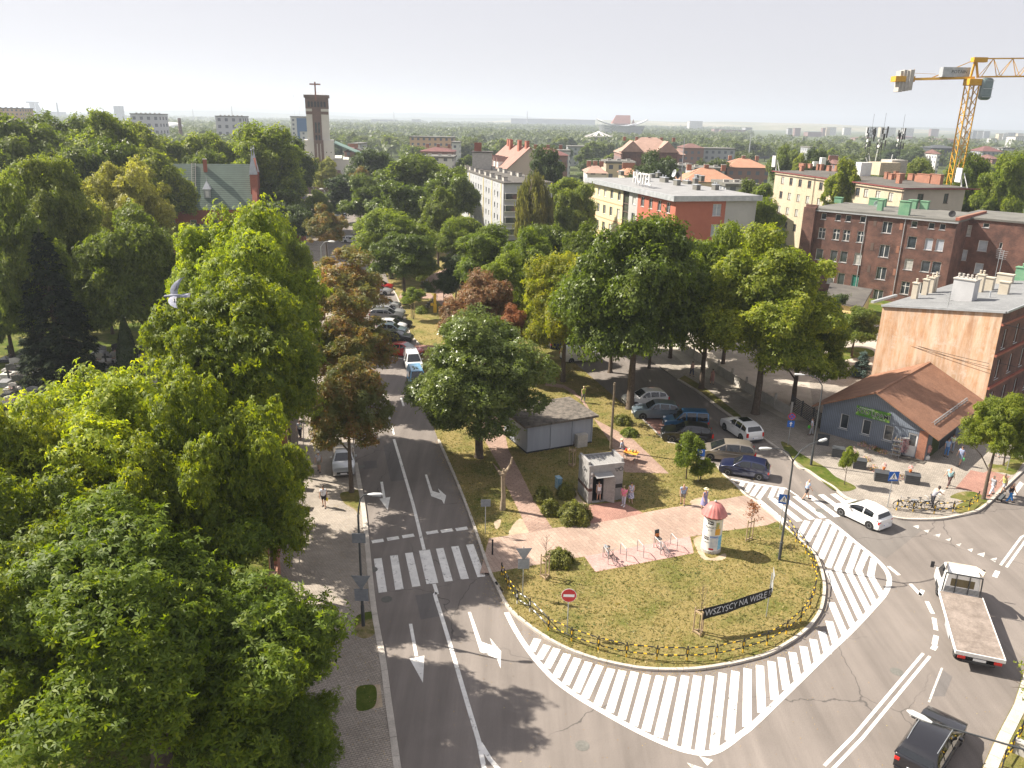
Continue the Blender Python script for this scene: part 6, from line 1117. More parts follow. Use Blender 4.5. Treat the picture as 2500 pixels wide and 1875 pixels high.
def car(kind, color, x, y, heading, label, group=None, z=0, cover=False, glassroof=False, rails=False, plain=False, lens=False):
    p = CAR[kind]; L, W, H = p['L'], p['W'], p['H']; pc = paintc(color); root = empty({'van': 'parked_van', 'kangoo': 'parked_van'}.get(kind, 'parked_car'), (x, y, z), heading, label, 'van' if kind in ('van', 'kangoo') else 'car', group)
    gc = .13 * H; wr = p['wr']
    out = [(fx*L, fz*H) for fx, fz in p['hood'] + p['front']] + [(.49*L, .2*H), (.47*L, gc)]
    for wx in (p['wx'][1], p['wx'][0]):
        cx = wx * L; ra = wr + .055; a0 = math.asin(min(1, (wr - gc) / ra))
        for i in range(9): a = -a0 + (PI + 2*a0) * i / 8; out.append((cx + ra*math.cos(a), wr + ra*math.sin(a)))
    out += [(-.475*L, gc), (-.495*L, .2*H)]
    b = MB(); n = len(out); V3 = [Vector((q[0], q[1], 0)) for q in out]; tri = geometry.tessellate_polygon([V3])
    def yy(q, s, k=1.0):
        e = abs(q[0]) / (L/2); return s * wy(p, W, H, q[1]) * k * (1 - .10 * max(0, (e - .72) / .28) ** 2)
    lay = [(-1, .94, .0), (-1, 1, .012), (1, 1, .012), (1, .94, .0)]
    vs = []
    for s, k, ins in ((-1, 1, 0), (-1, .8, .02), (0, 0, .035), (1, .8, .02), (1, 1, 0)):
        for q in out: vs.append((q[0], yy(q, s, k) if s else 0, q[1] + (ins if q[1] > .5*H else 0)))
    fs = []
    for j in range(4):
        for i in range(n): fs.append((j*n+i, (j+1)*n+i, (j+1)*n+(i+1) % n, j*n+(i+1) % n))
    for t in tri: fs.append(tuple(t)); fs.append(tuple(4*n + i for i in reversed(t)))
    b.add(vs, fs); bd = b.build('body', pc, root, smooth=True, bevel=.035, seg=2)
    cab = [(fx*L, fz*H) for fx, fz in p['cab']]; m = len(cab); zb = min(cab[0][1], cab[-1][1]) - .06
    def cy(q): return wy(p, W, H, q[1]) * .985
    b = MB(); vs = []
    for s, k in ((-1, 1), (-1, .75), (1, .75), (1, 1)):
        for q in cab: vs.append((q[0], s * cy(q) * k, q[1] + (.012 if k < 1 and q[1] > .8*H else 0)))
        vs.append((cab[-1][0], s*cy(cab[-1])*k, zb)); vs.append((cab[0][0], s*cy(cab[0])*k, zb))
    n2 = m + 2; fs = []
    for j in range(3):
        for i in range(n2): fs.append((j*n2+i, j*n2+(i+1) % n2, (j+1)*n2+(i+1) % n2, (j+1)*n2+i))
    V3 = [Vector((q[0], q[1], 0)) for q in cab] + [Vector((cab[-1][0], zb, 0)), Vector((cab[0][0], zb, 0))]
    for t in geometry.tessellate_polygon([V3]): fs.append(tuple(reversed(t))); fs.append(tuple(3*n2 + i for i in t))
    b.add(vs, fs); rf = b.build('roof', pc, root, smooth=True, bevel=.03, seg=2)
    G_ = MT['carglass']
    def pane(name, q0, q1, k=.86, lo=.05, hi=.93, off=.014, mat_=G_):
        a, c = Vector((q0[0], 0, q0[1])), Vector((q1[0], 0, q1[1])); d = c - a; nrm = Vector((d.z, 0, -d.x)); nrm.normalize()
        if nrm.x * (1 if q0[0] > 0 else -1) < 0: nrm = -nrm
        if nrm.z < 0 and abs(nrm.z) > .2: nrm = -nrm
        A_ = a + d*lo; B__ = a + d*hi; bb = MB(); ya = cy((A_.x, A_.z)) * k; yb = cy((B__.x, B__.z)) * k; o = nrm * off
        M_ = (A_ + B__) / 2 + o * 1.8; ym = (ya + yb) / 2
        bb.add([A_+o+Vector((0,-ya,0)), A_+o+Vector((0,ya,0)), M_+Vector((0,-ym,0)), M_+Vector((0,ym,0)), B__+o+Vector((0,-yb,0)), B__+o+Vector((0,yb,0)), A_+o*2.2, M_+o*.9, B__+o*1.9], [(0,6,7,2),(6,1,3,7),(2,7,8,4),(7,3,5,8)]); return bb.build(name, mat_, root, smooth=True)
    pane('windscreen', cab[-1], cab[-2])
    if color != 'ltblue' or True: pane('rear_window', cab[0], cab[1], .82, .12, .95)
    def zt(x):
        for i in range(m-1):
            if cab[i][0] <= x <= cab[i+1][0]: t = (x-cab[i][0])/(cab[i+1][0]-cab[i][0]); return cab[i][1]*(1-t)+cab[i+1][1]*t
        return cab[0][1]
    x0, x1 = cab[0][0], cab[-1][0]; sp = {'hatch': (.10, .46, .50, .88), 'round': (.16, .42, .46, .90), 'mpv': (.05, .33, .36, .64, .67, .93), 'van': (.62, .92), 'kangoo': (.05, .34, .38, .64, .68, .94), 'wagon': (.05, .26, .29, .58, .61, .90)}.get(kind, (.09, .30, .33, .60, .63, .90))
    zlo = max(cab[0][1], cab[-1][1]) + .035
    for s in (-1, 1):
        for i in range(0, len(sp), 2):
            xa, xb = x0 + (x1-x0)*sp[i], x0 + (x1-x0)*sp[i+1]; N = 6; bb = MB(); lo_ = []; up_ = []
            for k in range(N+1):
                xx = xa + (xb-xa)*k/N; zu = min(zt(xx) - .075, H*.945); zu = max(zu, zlo+.01); lo_.append((xx, s*(wy(p, W, H, zlo)*.985+.010), zlo)); up_.append((xx, s*(wy(p, W, H, zu)*.985+.010), zu))
            md = [((a[0]), s*(wy(p, W, H, (a[2]+c[2])/2)*.985+.012), (a[2]+c[2])/2) for a, c in zip(lo_, up_)]
            bb.add(lo_+md+up_, [((k, k+1, N+2+k, N+1+k) if s < 0 else (k+1, k, N+1+k, N+2+k)) for k in range(N)] + [((N+1+k, N+2+k, 2*N+3+k, 2*N+2+k) if s < 0 else (N+2+k, N+1+k, 2*N+2+k, 2*N+3+k)) for k in range(N)]); bb.build('side_window', G_, root)
    for wx in p['wx']:
        for s in (-1, 1): addwheel(root, wx*L, s*(W/2-.105), wr, s)
    b = MB(); b.box(-.47*L, -W/2+.16, gc-.02, .465*L, W/2-.16, gc+.25)
    for wx in p['wx']: b.tube([(wx*L, -W/2+.015, wr), (wx*L, W/2-.015, wr)], [wr+.05, wr+.05], 16)
    b.build('underbody', MT['plastic'], root)
    tall = kind in ('suv', 'mpv', 'van', 'kangoo', 'coupe'); zf, zr = H*(.395 if not tall else .44), H*(.50 if kind != 'wagon' else .5)
    for s in (-1, 1):
        b = MB(); b.box(.425*L, s*W*.33-.17, zf-.05, .484*L, s*W*.33+.17, zf+.085); b.build('headlight', MT['lamp'], root, bevel=.03)
        b = MB(); hh = .15 if not tall else .20; b.box(-.5*L+.005, s*(W*.39)-.12, zr-hh, -.46*L, s*(W*.39)+.12, zr+hh*.6) if not tall else b.box(-.505*L, s*W*.415-.07, zr-hh, -.465*L, s*W*.415+.09, zr+hh); b.build('taillight', MT['redlight'], root, bevel=.03)
        b = MB(); xm = cab[-1][0]-.16*L*.9; zm = cab[-1][1]+.06; b.box(xm-.06, s*W/2-(.0 if s < 0 else -.0)-.0, zm, xm+.07, s*(W/2+.19), zm+.15) if s > 0 else b.box(xm-.06, -W/2-.19, zm, xm+.07, -W/2, zm+.15); b.build('mirror', pc, root, bevel=.03)
        b = MB(); b.box(-.02*L, s*(W/2+.004)-.012, H*.53, .02*L, s*(W/2+.004)+.012, H*.545)
        if kind not in ('round',): b.box(-.24*L, s*(W/2+.004)-.012, H*.535, -.2*L, s*(W/2+.004)+.012, H*.55)
        b.build('door_handle', pc if color != 'white' else MT['rim'], root)
    b = MB(); b.box(.482*L, -W*.3, H*.25, .502*L, W*.3, H*.37); b.build('grille', MT['plastic'], root, bevel=.01)
    b = MB(); b.box(-.508*L, -.26, H*.3, -.498*L, .26, H*.3+.115); b.mi = 1; b.box(-.5085*L, .2, H*.3+.003, -.4985*L, .257, H*.3+.112); b.build('number_plate', [MT['signwhite'], MT['blue']], root); b = MB(); b.box(.503*L, -.26, H*.24, .509*L, .26, H*.24+.115); b.build('number_plate', MT['signwhite'], root)
    b = MB(); b.box(-.504*L, -W*.42, gc, -.485*L, W*.42, gc+.16); b.build('rear_bumper', MT['plastic'] if tall else pc, root, bevel=.02)
    if rails:
        b = MB()
        for s in (-1, 1): b.tube([(-.36*L, s*W*.34, H*.965), (-.2*L, s*W*.35, H*1.01), (.0*L, s*W*.35, H*1.012), (.06*L, s*W*.35, H*.985)], .02, 6)
        b.build('roof_rail', MT['steel'], root)
    if glassroof: b = MB(); b.box(-.2*L, -W*.27, H*1.0+.012, .02*L, W*.27, H*1.0+.022); b.build('glass_roof', G_, root, bevel=.01)
    if cover: pane('sunshade', cab[-1], cab[-2], .9, .0, 1.0, .035, MT['zinc'])
    return root
def carat(kind, color, k, rear, front, label, **kw):      # wheels' contact line seen in the picture
    a, c = g(k, *rear), g(k, *front); d = (c - a).normalized(); m = (a + c) / 2; side = kw.pop('side', 0); n = Vector((-d.y, d.x, 0)); m = m + n * side * CAR[kind]['W'] / 2
    return car(kind, color, m.x, m.y, math.atan2(d.y, d.x), label, **kw)
PG = 'cars parked in the bays'
p = g('N', 588, 545); car('sedan', 'silver', p.x-.35, p.y+2.3, math.atan2(-.96, .2), 'silver car parked on the left pavement under the nearest brown street tree', z=.105)
carat('round', 'white', 'P', (1000, 445), (808, 352), 'white three-door car driving past the zebra crossing by the flower shop', side=-1)
carat('hatch', 'navy', 'O', (2060, 392), (1818, 352), 'dark blue hatchback with its window open, nearest the hatched marking', side=-1)
carat('mpv', 'beige', 'O', (1960, 262), (1680, 238), 'bronze-grey people carrier behind the dark blue hatchback', side=-1, z=0)
carat('suv', 'black', 'K', (1468, 1222), (1232, 1208), 'black glossy car behind the slender young tree', side=-1)
carat('kangoo', 'blue', 'K', (1470, 1120), (1215, 1110), 'petrol-blue van between the black car and the blue-grey car', side=-1)
carat('suv', 'bluegrey', 'K', (1225, 1035), (1010, 1030), 'blue-grey car second from the biggest maple', side=-1)
carat('suv', 'white', 'K', (1165, 930), (935, 945), 'white car parked nearest the biggest maple', side=-1)
carat('suv', 'white', 'K', (1756, 1190), (1636, 1110), 'white car driving up the right road beyond the parked row', side=-1, glassroof=True)
a = g('Q', 1400, 1345, .0); car('wagon', 'black', 19.35, 29.2, math.radians(46), 'black estate car under the street lamp head at the lower right', rails=True)
p = g('W', 1130, 1020, 1.2); car('van', 'white', p.x, p.y, math.atan2(-.97, .24), 'white van parked behind the light blue van', rails=False)
p = g('W', 1165, 1140, 1.2); car('van', 'ltblue', p.x, p.y-.6, math.atan2(-.97, .24), 'light blue van parked half hidden by the glossy maple')
carat('coupe', 'red', 'W', (945, 1008), (1130, 1030), 'bright red car with a silver sunshade in its windscreen', side=1, cover=True)
hd = math.atan2(-.05, 1)
for i, (kind, colr, x, y, lb) in enumerate((('sedan','dark',1140,905,'charcoal car right behind the red one'), ('hatch','bluegrey',1095,850,'blue-grey car second behind the red one'), ('hatch','white',1090,815,'white car between the blue-grey and black cars'), ('sedan','black',1130,795,'black shiny saloon jutting out of the parked row'), ('wagon','grey',1060,715,'dark grey estate behind the black saloon'), ('suv','grey',1078,708,'x'), ('sedan','silver',1045,650,'silver-white car at the far end of the visible row'), ('wagon','silver',975,540,'silver car before the thick tree trunk'), ('hatch','red',985,505,'red car half hidden behind the thick trunk'))):
    if lb == 'x': kind, colr, x, y, lb = 'wagon', 'silver', 1076, 706, 'light grey estate with a glossy bonnet beside the white one'
    nose = g('W', x-8, y-6); L = CAR[kind]['L']; ang = hd - .05
    if i == 4: nose = g('W', 1060, 728)
    car(kind, colr, nose.x - math.cos(ang)*L/2, nose.y - math.sin(ang)*L/2, ang, lb, group='cars parked across the left street')
for k, x, y, kind, col_, ang, lb in (('W',665,135,'hatch','white',2.6,'white car on the street beyond the scorched trees'), ('W',560,420,'hatch','white',-1.3,'x'), ('B',725,1115,'hatch','bluegrey',2.8,'pale blue car by the green median before the church'), ('B',820,1300,'wagon','white',.1,'white car beside the small orange-brown tree'), ('B',445,968,'hatch','navy',1.2,'dark car near the church porch'), ('W',1590,400,'van','white',1.7,'white van behind the trees of the right road'), ('K',525,570,'van','white',.3,'white vehicle under the biggest maple on the right road'), ('K',420,470,'wagon','navy',.3,'dark vehicle behind the yellowing maple')):
    if lb == 'x': continue
    p = g(k, x, y); car(kind, col_, p.x, p.y, ang, lb)
p = g('T', 1290, 200); car('sedan', 'black', p.x+1.2, p.y+.5, math.atan2(.7, .7), 'dark car with chrome parked at the right edge by the striped bollards', z=.1)
# ---- flatbed truck
a = g('P', 1560, 922, 1.05); c = g('P', 1690, 1382, 1.05); d = (a - c).normalized(); nn = Vector((d.y, -d.x, 0)); BW = 2.25; BL = (a - c).length
mid = c + nn * BW/2; root = empty('flatbed_truck', (mid.x, mid.y, 0), math.atan2(d.y, d.x), 'white flatbed truck with empty worn plywood deck and steel headboard frame', 'truck')
ply = mat('worn_plywood_deck', (.19, .155, .13), (.3, .25, .215), rough=.85, sc=1.4, fine=9); b = MB(); b.box(0, -BW/2, .93, BL, BW/2, 1.05); b.build('deck', ply, root)
b = MB()
for s in (-1, 1): b.box(-.03, s*(BW/2+.02)-.02, .86, BL+.02, s*(BW/2+.02)+.02, 1.08)
b.box(-.07, -BW/2-.04, .86, -.005, BW/2+.04, 1.07); b.build('deck_edge', MT['frame'], root)
b = MB()
for i in range(1, 6): b.box(BL*i/6-.012, -BW/2+.01, 1.0505, BL*i/6+.012, BW/2-.01, 1.0545)
b = MB()
for s in (-1, 1): b.box(.2, s*.42-.06, .55, BL+2.2, s*.42+.06, .93)
for x in np.arange(.4, BL, .8): b.box(x-.04, -BW/2+.05, .85, x+.04, BW/2-.05, .925)
b.build('chassis', MT['plastic'], root)
for s in (-1, 1):
    b = MB(); b.box(1.9, s*(BW/2-.03)-.02, .45, 3.3, s*(BW/2-.03)+.02, .85); b.build('side_guard', MT['zinc'], root); b = MB(); b.box(-.09, s*.85-.18, .68, -.03, s*.85+.18, .82); b.build('taillight', MT['redlight'], root)
b = MB(); b.box(-.06, -.3, .66, -.03, .3, .8); b.build('number_plate', MT['signwhite'], root); b = MB(); b.box(-.1, -.75, .5, -.04, .75, .62); b.build('rear_bumper', MT['plastic'], root)
for x in (1.0,):
    for s in (-1, 1): addwheel(root, x, s*.86, .36, s); addwheel(root, x, s*.62, .36, s)
for s in (-1, 1): addwheel(root, BL+1.35, s*.88, .36, s)
x0 = BL+.12; wh = paintc('white'); prof = [(0, .55), (0, 2.2), (.18, 2.32), (1.15, 2.32), (1.35, 2.22), (1.85, 1.5), (2.35, 1.32), (2.55, 1.0), (2.58, .5)]
b = MB(); vs = []; m_ = len(prof)
for s, k in ((-1, 1), (-1, .84), (1, .84), (1, 1)):
    for q in prof: wv = 1.0 if q[1] < 1.5 else 1.0 - .16*(q[1]-1.5)/.8; vs.append((x0+q[0], s*wv*k, q[1]+(.03 if k < 1 and q[1] > 2 else 0)))
fs = [(j*m_+i, (j+1)*m_+i, (j+1)*m_+(i+1) % m_, j*m_+(i+1) % m_) for j in range(3) for i in range(m_)]; V3 = [Vector((q[0], q[1], 0)) for q in prof]
for t in geometry.tessellate_polygon([V3]): fs.append(tuple(t)); fs.append(tuple(3*m_+i for i in reversed(t)))
b.add(vs, fs); b.build('cab', wh, root, smooth=True, bevel=.05)
b = MB(); b.box(x0-.012, -.62, 1.45, x0-.003, .62, 1.95); b.build('rear_window', glassmat('brown_tinted_glass', (.10, .08, .03), .1), root, bevel=.004)
b = MB(); b.add([(x0+1.38, -.82, 2.2), (x0+1.38, .82, 2.2), (x0+1.9, .93, 1.5), (x0+1.9, -.93, 1.5)], [(0,3,2,1)]); b.build('windscreen', MT['carglass'], root)
for s in (-1, 1):
    b = MB(); y_ = s*.99; b.add([(x0+.65, s*1.012, 1.5), (x0+1.75, s*1.012, 1.5), (x0+1.3, s*.885, 2.15), (x0+.65, s*.885, 2.15)], [(0,1,2,3) if s < 0 else (3,2,1,0)]); b.build('side_window', MT['carglass'], root)
    b = MB(); b.bar((x0+1.75, s*1.0, 1.6), (x0+1.8, s*1.3, 1.65), .03); b.box(x0+1.74, s*1.36-.1, 1.5, x0+1.82, s*1.36+.1, 1.9); b.build('mirror', MT['plastic'], root, bevel=.02)
    b = MB(); b.box(x0+.8, s*1.003-.01, .42, x0+1.75, s*1.003+.01, .8); b.build('wheel_arch', MT['plastic'], root)
b = MB(); b.add([(x0+.05, -.95, 2.34), (x0+.05, .95, 2.34), (x0+1.0, .72, 2.36), (x0+1.0, -.72, 2.36), (x0+.0, -1.02, 2.68), (x0+.0, 1.02, 2.68), (x0+1.1, .75, 2.40), (x0+1.1, -.75, 2.40)], [(4,7,3,0),(7,6,2,3),(6,5,1,2)]); o = b.build('wind_deflector', mat('stained_deflector', (.5, .42, .33), (.62, .55, .46), sc=3), root); o.modifiers.new('t', 'SOLIDIFY').thickness = .04
b = MB(); xr = x0-.07
for y_ in (-1.0, 1.0): b.bar((xr, y_, 1.05), (xr, y_*.95, 2.3), .06)
b.bar((xr, -.97, 2.28), (xr, .97, 2.28), .07)
for y_ in (-.33, .36): b.bar((xr, y_, 1.05), (xr, y_, 2.28), .045)
for zz in (1.12, 1.2, 1.28, 1.36): b.bar((xr+.05, -.9, zz), (xr+.05, .9, zz), .025)
b.build('headboard_frame', MT['dark'], root)
# ================================================================ STREET FURNITURE
def galv_lamp(k, base, h, aim, label, head='long', arm=1.5, arms=None, name='street_lamp', z=.1):
    p = g(k, *base); root = empty(name, (p.x, p.y, z), 0, label, 'street lamp'); b = MB()
    b.tube([(0,0,-.1), (0,0,1.3), (0,0,1.32), (0,0,h-1.2)], [.1,.1,.075,.055], 10)
    arms = arms or [(aim, arm)]
    for a_, l_ in arms:
        c_, s_ = math.cos(a_), math.sin(a_); b.tube([(0,0,h-1.25), (.05*c_,.05*s_,h-.8), (.28*c_*l_,.28*s_*l_,h-.3), (.62*c_*l_,.62*s_*l_,h-.05), (c_*l_,s_*l_,h)], [.05,.045,.04,.035,.03], 8)
    b.build('pole', MT['dark'], root, smooth=True)
    for a_, l_ in arms:
        c_, s_ = math.cos(a_), math.sin(a_); b = MB(); b.tube([(0,0,0), (.12,0,0), (.3,0,.02), (.7,0,.03), (.82,0,.01)], [.05,.09,.13,.12,.03], 10)
        o = b.build('lamp_head', mat('lamp_housing', (.55,.56,.56), rough=.4), root, (c_*l_, s_*l_, h), a_, smooth=True); o.scale = (1, 1, .6); b = MB(); b.box(.25, -.08, -.13, .72, .08, -.118); b.build('lamp_glass', MT['lamp'], o)
    return root, p
L1, p1_ = galv_lamp('D', (785, 1355), 8.1, 0.0, 'curved black street lamp on the left pavement with grey sign backs on its pole', arm=.55)
def board(parent, kind, z, mats_face, r=.35, yaw=0, name='sign', face=None, d=.09):
    b = MB()
    if kind == 'disc': b.tube([(0, -.012-d, z), (0, .0-d, z)], [r, r], 24)
    elif kind == 'tri_down': b.add([(-r*1.15, -d, z+r*.66), (r*1.15, -d, z+r*.66), (0, -d, z-r*1.32), (-r*1.15, -d-.012, z+r*.66), (r*1.15, -d-.012, z+r*.66), (0, -d-.012, z-r*1.32)], [(2,1,0),(3,4,5),(0,1,4,3),(1,2,5,4),(2,0,3,5)])
    elif kind == 'rect': b.box(-r, -d-.012, z-r*1.0, r, -d, z+r*1.0)
    elif kind == 'wide': b.box(-r, -d-.012, z-r*.8, r, -d, z+r*.8)
    elif kind == 'tall': b.box(-r*.8, -d-.012, z-r*1.1, r*.8, -d, z+r*1.1)
    o = b.build(name, mats_face, parent); o.rotation_euler = (0, 0, yaw); return o
board(L1, 'wide', 5.55, MT['signgrey'], .36, 0, 'sign_back'); board(L1, 'tri_down', 2.95, MT['signgrey'], .46, 0, 'sign_back'); board(L1, 'rect', 2.05, MT['signgrey'], .38, 0, 'sign_back')
galv_lamp('M', (440, 1150), 7.8, PI-.15, 'tall curved street lamp on the verge before the flower shop', arm=1.5)
galv_lamp('P', (322, 695), 7.9, 0, 'black double-arm street lamp on the island by the zebra crossing', arms=[(.55, 2.2), (PI+.1, 1.5)])
p = g('Q', 1760, 1343, 0);
h_ = gy('Q', 1360, 925, 24.4); q_ = gy('Q', 1760, 1400, 24.6)
root = empty('street_lamp', (21.4, 21.6, .1), 0, 'street lamp whose pale head hangs over the black estate car', 'street lamp'); e = Vector((gy('Q', 1500, 1010, 24.0).x-21.4, 24.0-21.6, gy('Q', 1500, 1010, 24.0).z)); e2 = gy('Q', 1345, 915, 24.5)
b = MB(); b.tube([(0,0,-.1),(0,0,e.z-2.2),(e.x*.12,e.y*.2,e.z-1.2),(e.x*.5,e.y*.6,e.z-.25), e], [.09,.06,.05,.04,.03], 8); b.build('pole', MT['dark'], root, smooth=True)
ang = math.atan2(e2.y-24.0, e2.x-(e.x+21.4)); b = MB(); b.tube([(0,0,0), (.12,0,0), (.3,0,.02), (.7,0,.03), (.85,0,.01)], [.05,.09,.14,.13,.04], 12); o = b.build('lamp_head', mat('lamp_housing', (.55,.56,.56), rough=.4), root, e, ang, smooth=True); o.scale = (1.05, 1, .6)
b = MB(); b.box(.25, -.08, -.13, .72, .08, -.118); b.build('lamp_glass', MT['lamp'], o)
for k, x, y, xt, yt, lb in (('W',440,330,500,130,'far street lamp with rounded white head above the scorched trees'), ('W',1000,330,590,975,'x')):
    if lb == 'x': continue
    Yd = 120; t_ = gy(k, xt, yt, Yd); root = empty('street_lamp', (t_.x-1.6, Yd, .1), 0, lb, 'street lamp'); b = MB(); b.tube([(0,0,0),(0,0,t_.z-.8),(.6,0,t_.z-.1),(1.2,0,t_.z)], [.08,.06,.05,.04], 8); b.build('pole', MT['steel'], root); b = MB(); b.ball((1.7, 0, t_.z), (.55, .22, .14), 10, 6); b.build('lamp_head', MT['white'], root)
for i, (x, y, Yd) in enumerate(((495, 862, 262), (585, 888, 262))):
    t_ = gy('B', x, y, Yd); root = empty('street_lamp', (t_.x+1, Yd, 0), 0, ('street lamp before the church porch', 'street lamp at the foot of the church tower')[i], 'street lamp'); b = MB(); b.tube([(0,0,0),(0,0,t_.z-.6),(-.6,0,t_.z)], [.1,.08,.05], 7); b.build('pole', MT['steel'], root); b = MB(); b.ball((-1.1, 0, t_.z), (.7, .3, .2), 10, 6); b.build('lamp_head', MT['white'], root)
p = g('K', 760, 1270); b = MB(); b.cyl((0,0,-.1), (0,0,6.15), .12, .085, 8); b.box(-.1,-.1,5.9,.1,.1,6.0); o = b.build('utility_post', mat('old_post', (.11,.085,.06), (.2,.16,.11), sc=3, rough=.9), None, (p.x, p.y, .1)); tag(o, 'tall bare wooden post behind the toilet', 'post')
def sign(k, base, h, label, yaw=0, name='road_sign'):
    p = g(k, *base); root = empty(name, (p.x, p.y, .1), yaw, label, 'road sign'); b = MB(); b.cyl((0,0,-.1), (0,0,h), .03, n=8); b.build('post', MT['steel'], root); return root
s_ = sign('X', (582, 390), 2.35, 'round red no entry sign with a white bar on the island', .0)
ne = board(s_, 'disc', 2.45, MT['signwhite'], .42, 0, 'sign_face'); b = MB(); b.tube([(0,-.118,2.45),(0,-.113,2.45)], [.395,.395], 24); b.mi = 1; b.box(-.3,-.124,2.37,.3,-.119,2.53); b.build('symbol', [MT['red'], MT['signwhite']], ne)
s_ = sign('O', (240, 1285), 3.3, 'grey triangle and square sign backs at the left corner of the island', .1); board(s_, 'tri_down', 2.95, MT['signgrey'], .42, 0, 'sign_back'); board(s_, 'rect', 2.2, MT['signgrey'], .34, 0, 'sign_back')
s_ = sign('N', (1690, 965), 2.5, 'grey sign back on a post by the lawn of the left road', .12); board(s_, 'wide', 2.35, MT['signgrey'], .33, 0, 'sign_back')
s_ = sign('O', (1592, 405), 2.75, 'blue square P parking sign beside the bush', -.1)
f_ = board(s_, 'rect', 2.5, MT['blue'], .3, 0, 'sign_face'); text('symbol', 'P', .55, MT['signwhite'], f_, (0, -.108, 2.5), ext=.003); b = MB(); b.box(-.3,-.1,1.95,.3,-.09,2.17); b.build('extra_plate', MT['signwhite'], s_)
s_ = sign('M', (248, 985), 2.75, 'no stopping sign above a blue one-way arrow plate on the verge', -.2)
f_ = board(s_, 'disc', 2.75, MT['red'], .32, 0, 'sign_face'); b = MB(); b.tube([(0,-.116,2.75),(0,-.111,2.75)], [.255,.255], 24); b.mi = 1
for r_ in (PI/4, 3*PI/4): b.bar((math.cos(r_)*.26, -.12, 2.75+math.sin(r_)*.26), (-math.cos(r_)*.26, -.12, 2.75-math.sin(r_)*.26), .006, .055, up=(math.sin(r_), 0, -math.cos(r_)))
b.build('symbol', [MT['blue'], MT['red']], f_)
f_ = board(s_, 'rect', 2.05, MT['blue'], .3, 0, 'sign_face'); b = MB(); b.box(-.04,-.112,1.85,.04,-.103,2.12); b.add([(-.14,-.108,2.08),(.14,-.108,2.08),(0,-.108,2.27)], [(0,1,2)]); b.build('symbol', MT['signwhite'], f_)
def crossing_sign(root, z, r=.36, yaw=0):
    f_ = board(root, 'rect', z, MT['blue'], r, yaw, 'sign_face'); b = MB(); b.add([(-r*.82,-.106,z-r*.62),(r*.82,-.106,z-r*.62),(0,-.106,z+r*.82)], [(0,1,2)]); b.mi = 1
    b.disc((.02,-.108,z+r*.38), r*.09, (0,-1,0), 10, -.004); b.bar((0,-.11,z+r*.28), (0,-.11,z-r*.08), .004, r*.16, up=(1,0,0)); b.bar((0,-.11,z-r*.05), (-r*.2,-.11,z-r*.5), .004, r*.1, up=(1,0,0)); b.bar((0,-.11,z-r*.05), (r*.22,-.11,z-r*.48), .004, r*.1, up=(1,0,0)); b.bar((0,-.11,z+r*.22), (-r*.22,-.11,z), .004, r*.07, up=(1,0,0)); b.bar((0,-.11,z+r*.22), (r*.22,-.11,z+.02), .004, r*.07, up=(1,0,0)); b.build('symbol', [MT['signwhite'], MT['black']], f_)
s_ = sign('M', (1075, 1500), 2.6, 'blue pedestrian crossing sign by the bicycles at the pavement corner', .05); crossing_sign(s_, 2.55, .38)
s_ = sign('V', (910, 1065), 2.5, 'blue pedestrian crossing sign behind the double-arm lamp', -.3); crossing_sign(s_, 2.35, .36)
s_ = sign('X', (2117, 268), 2.9, 'edge-on grey sign pair holding the right end of the banner', 1.35); board(s_, 'tri_down', 2.75, MT['zinc'], .4, 0, 'sign_back'); board(s_, 'disc', 2.05, MT['zinc'], .36, 0, 'sign_back')
s_ = sign('T', (1155, 450), 2.6, 'plain steel sign post at the kerb on the right edge', 1.2); board(s_, 'rect', 2.4, MT['zinc'], .28, 0, 'sign_back')
a = g('X', 1592, 392); c = g('X', 2117, 268); d = (c-a).normalized(); L_ = (c-a).length; rz = math.atan2(d.y, d.x); b = MB(); N = 24
zt = lambda t: 1.62 + .42*t + .05*math.sin(PI*t); hb = lambda t: .72 - .1*t
for i in range(N+1): t = i/N; b.v += [(t*L_, .03*math.sin(t*14)-.03*math.sin(PI*t)*4, zt(t)-hb(t)), (t*L_, .02*math.sin(t*11+1)-.03*math.sin(PI*t)*4, zt(t))]
for i in range(N): b.f.append((2*i, 2*i+2, 2*i+3, 2*i+1)); b.m.append(0)
bn = b.build('banner', mat('black_cloth', (.012,.012,.014), (.03,.03,.032), rough=.95, sc=3), None, (a.x+.1, a.y-.12, .1), rz); bn.modifiers.new('t', 'SOLIDIFY').thickness = .01; tag(bn, 'black cloth banner with white hand-painted words stretched across the island lawn', 'banner')
spray = mat('sprayed_white_paint', (.62,.64,.68), (.35,.36,.4), rough=.8, sc=8)
msg = 'WSZYSCY NA WISŁĘ !!';
t_ = text('lettering', msg, .62, spray, bn, (0, 0, 0), rot=(0, 0, 0), ext=.002); me = t_.data; xs = [v.co.x for v in me.vertices]; ys = [v.co.y for v in me.vertices]; x0, x1 = min(xs), max(xs); y0, y1 = min(ys), max(ys)
for v in me.vertices:
    u = (v.co.x-x0)/(x1-x0); w_ = (v.co.y-y0)/(y1-y0); u2 = .03+.95*u**.97; zz = zt(u2)-hb(u2) + hb(u2)*(.1+.78*w_) + .02*math.sin(u*40); v.co = (u2*L_, -.03-.12*math.sin(PI*u2)+.03*math.sin(u2*14)*(1-w_)+.02*math.sin(u2*11+1)*w_ - (.004 if v.co.z > 0 else 0), zz)
p = g('O', 1692, 940); root = empty('advertising_column', (p.x, p.y+.15, .1), 0, 'round poster column with a faded red scalloped domed roof', 'advertising column')
b = MB(); b.lathe([(.66,0),(.66,.22),(.62,.24)], 36); b.build('plinth', MT['concrete'], root); b = MB(); b.lathe([(.62,.2),(.62,2.75)], 40); dr_ = b.build('drum', mat('pasted_paper', (.66,.66,.64), (.74,.74,.73), sc=2, rough=.8), root, smooth=True)
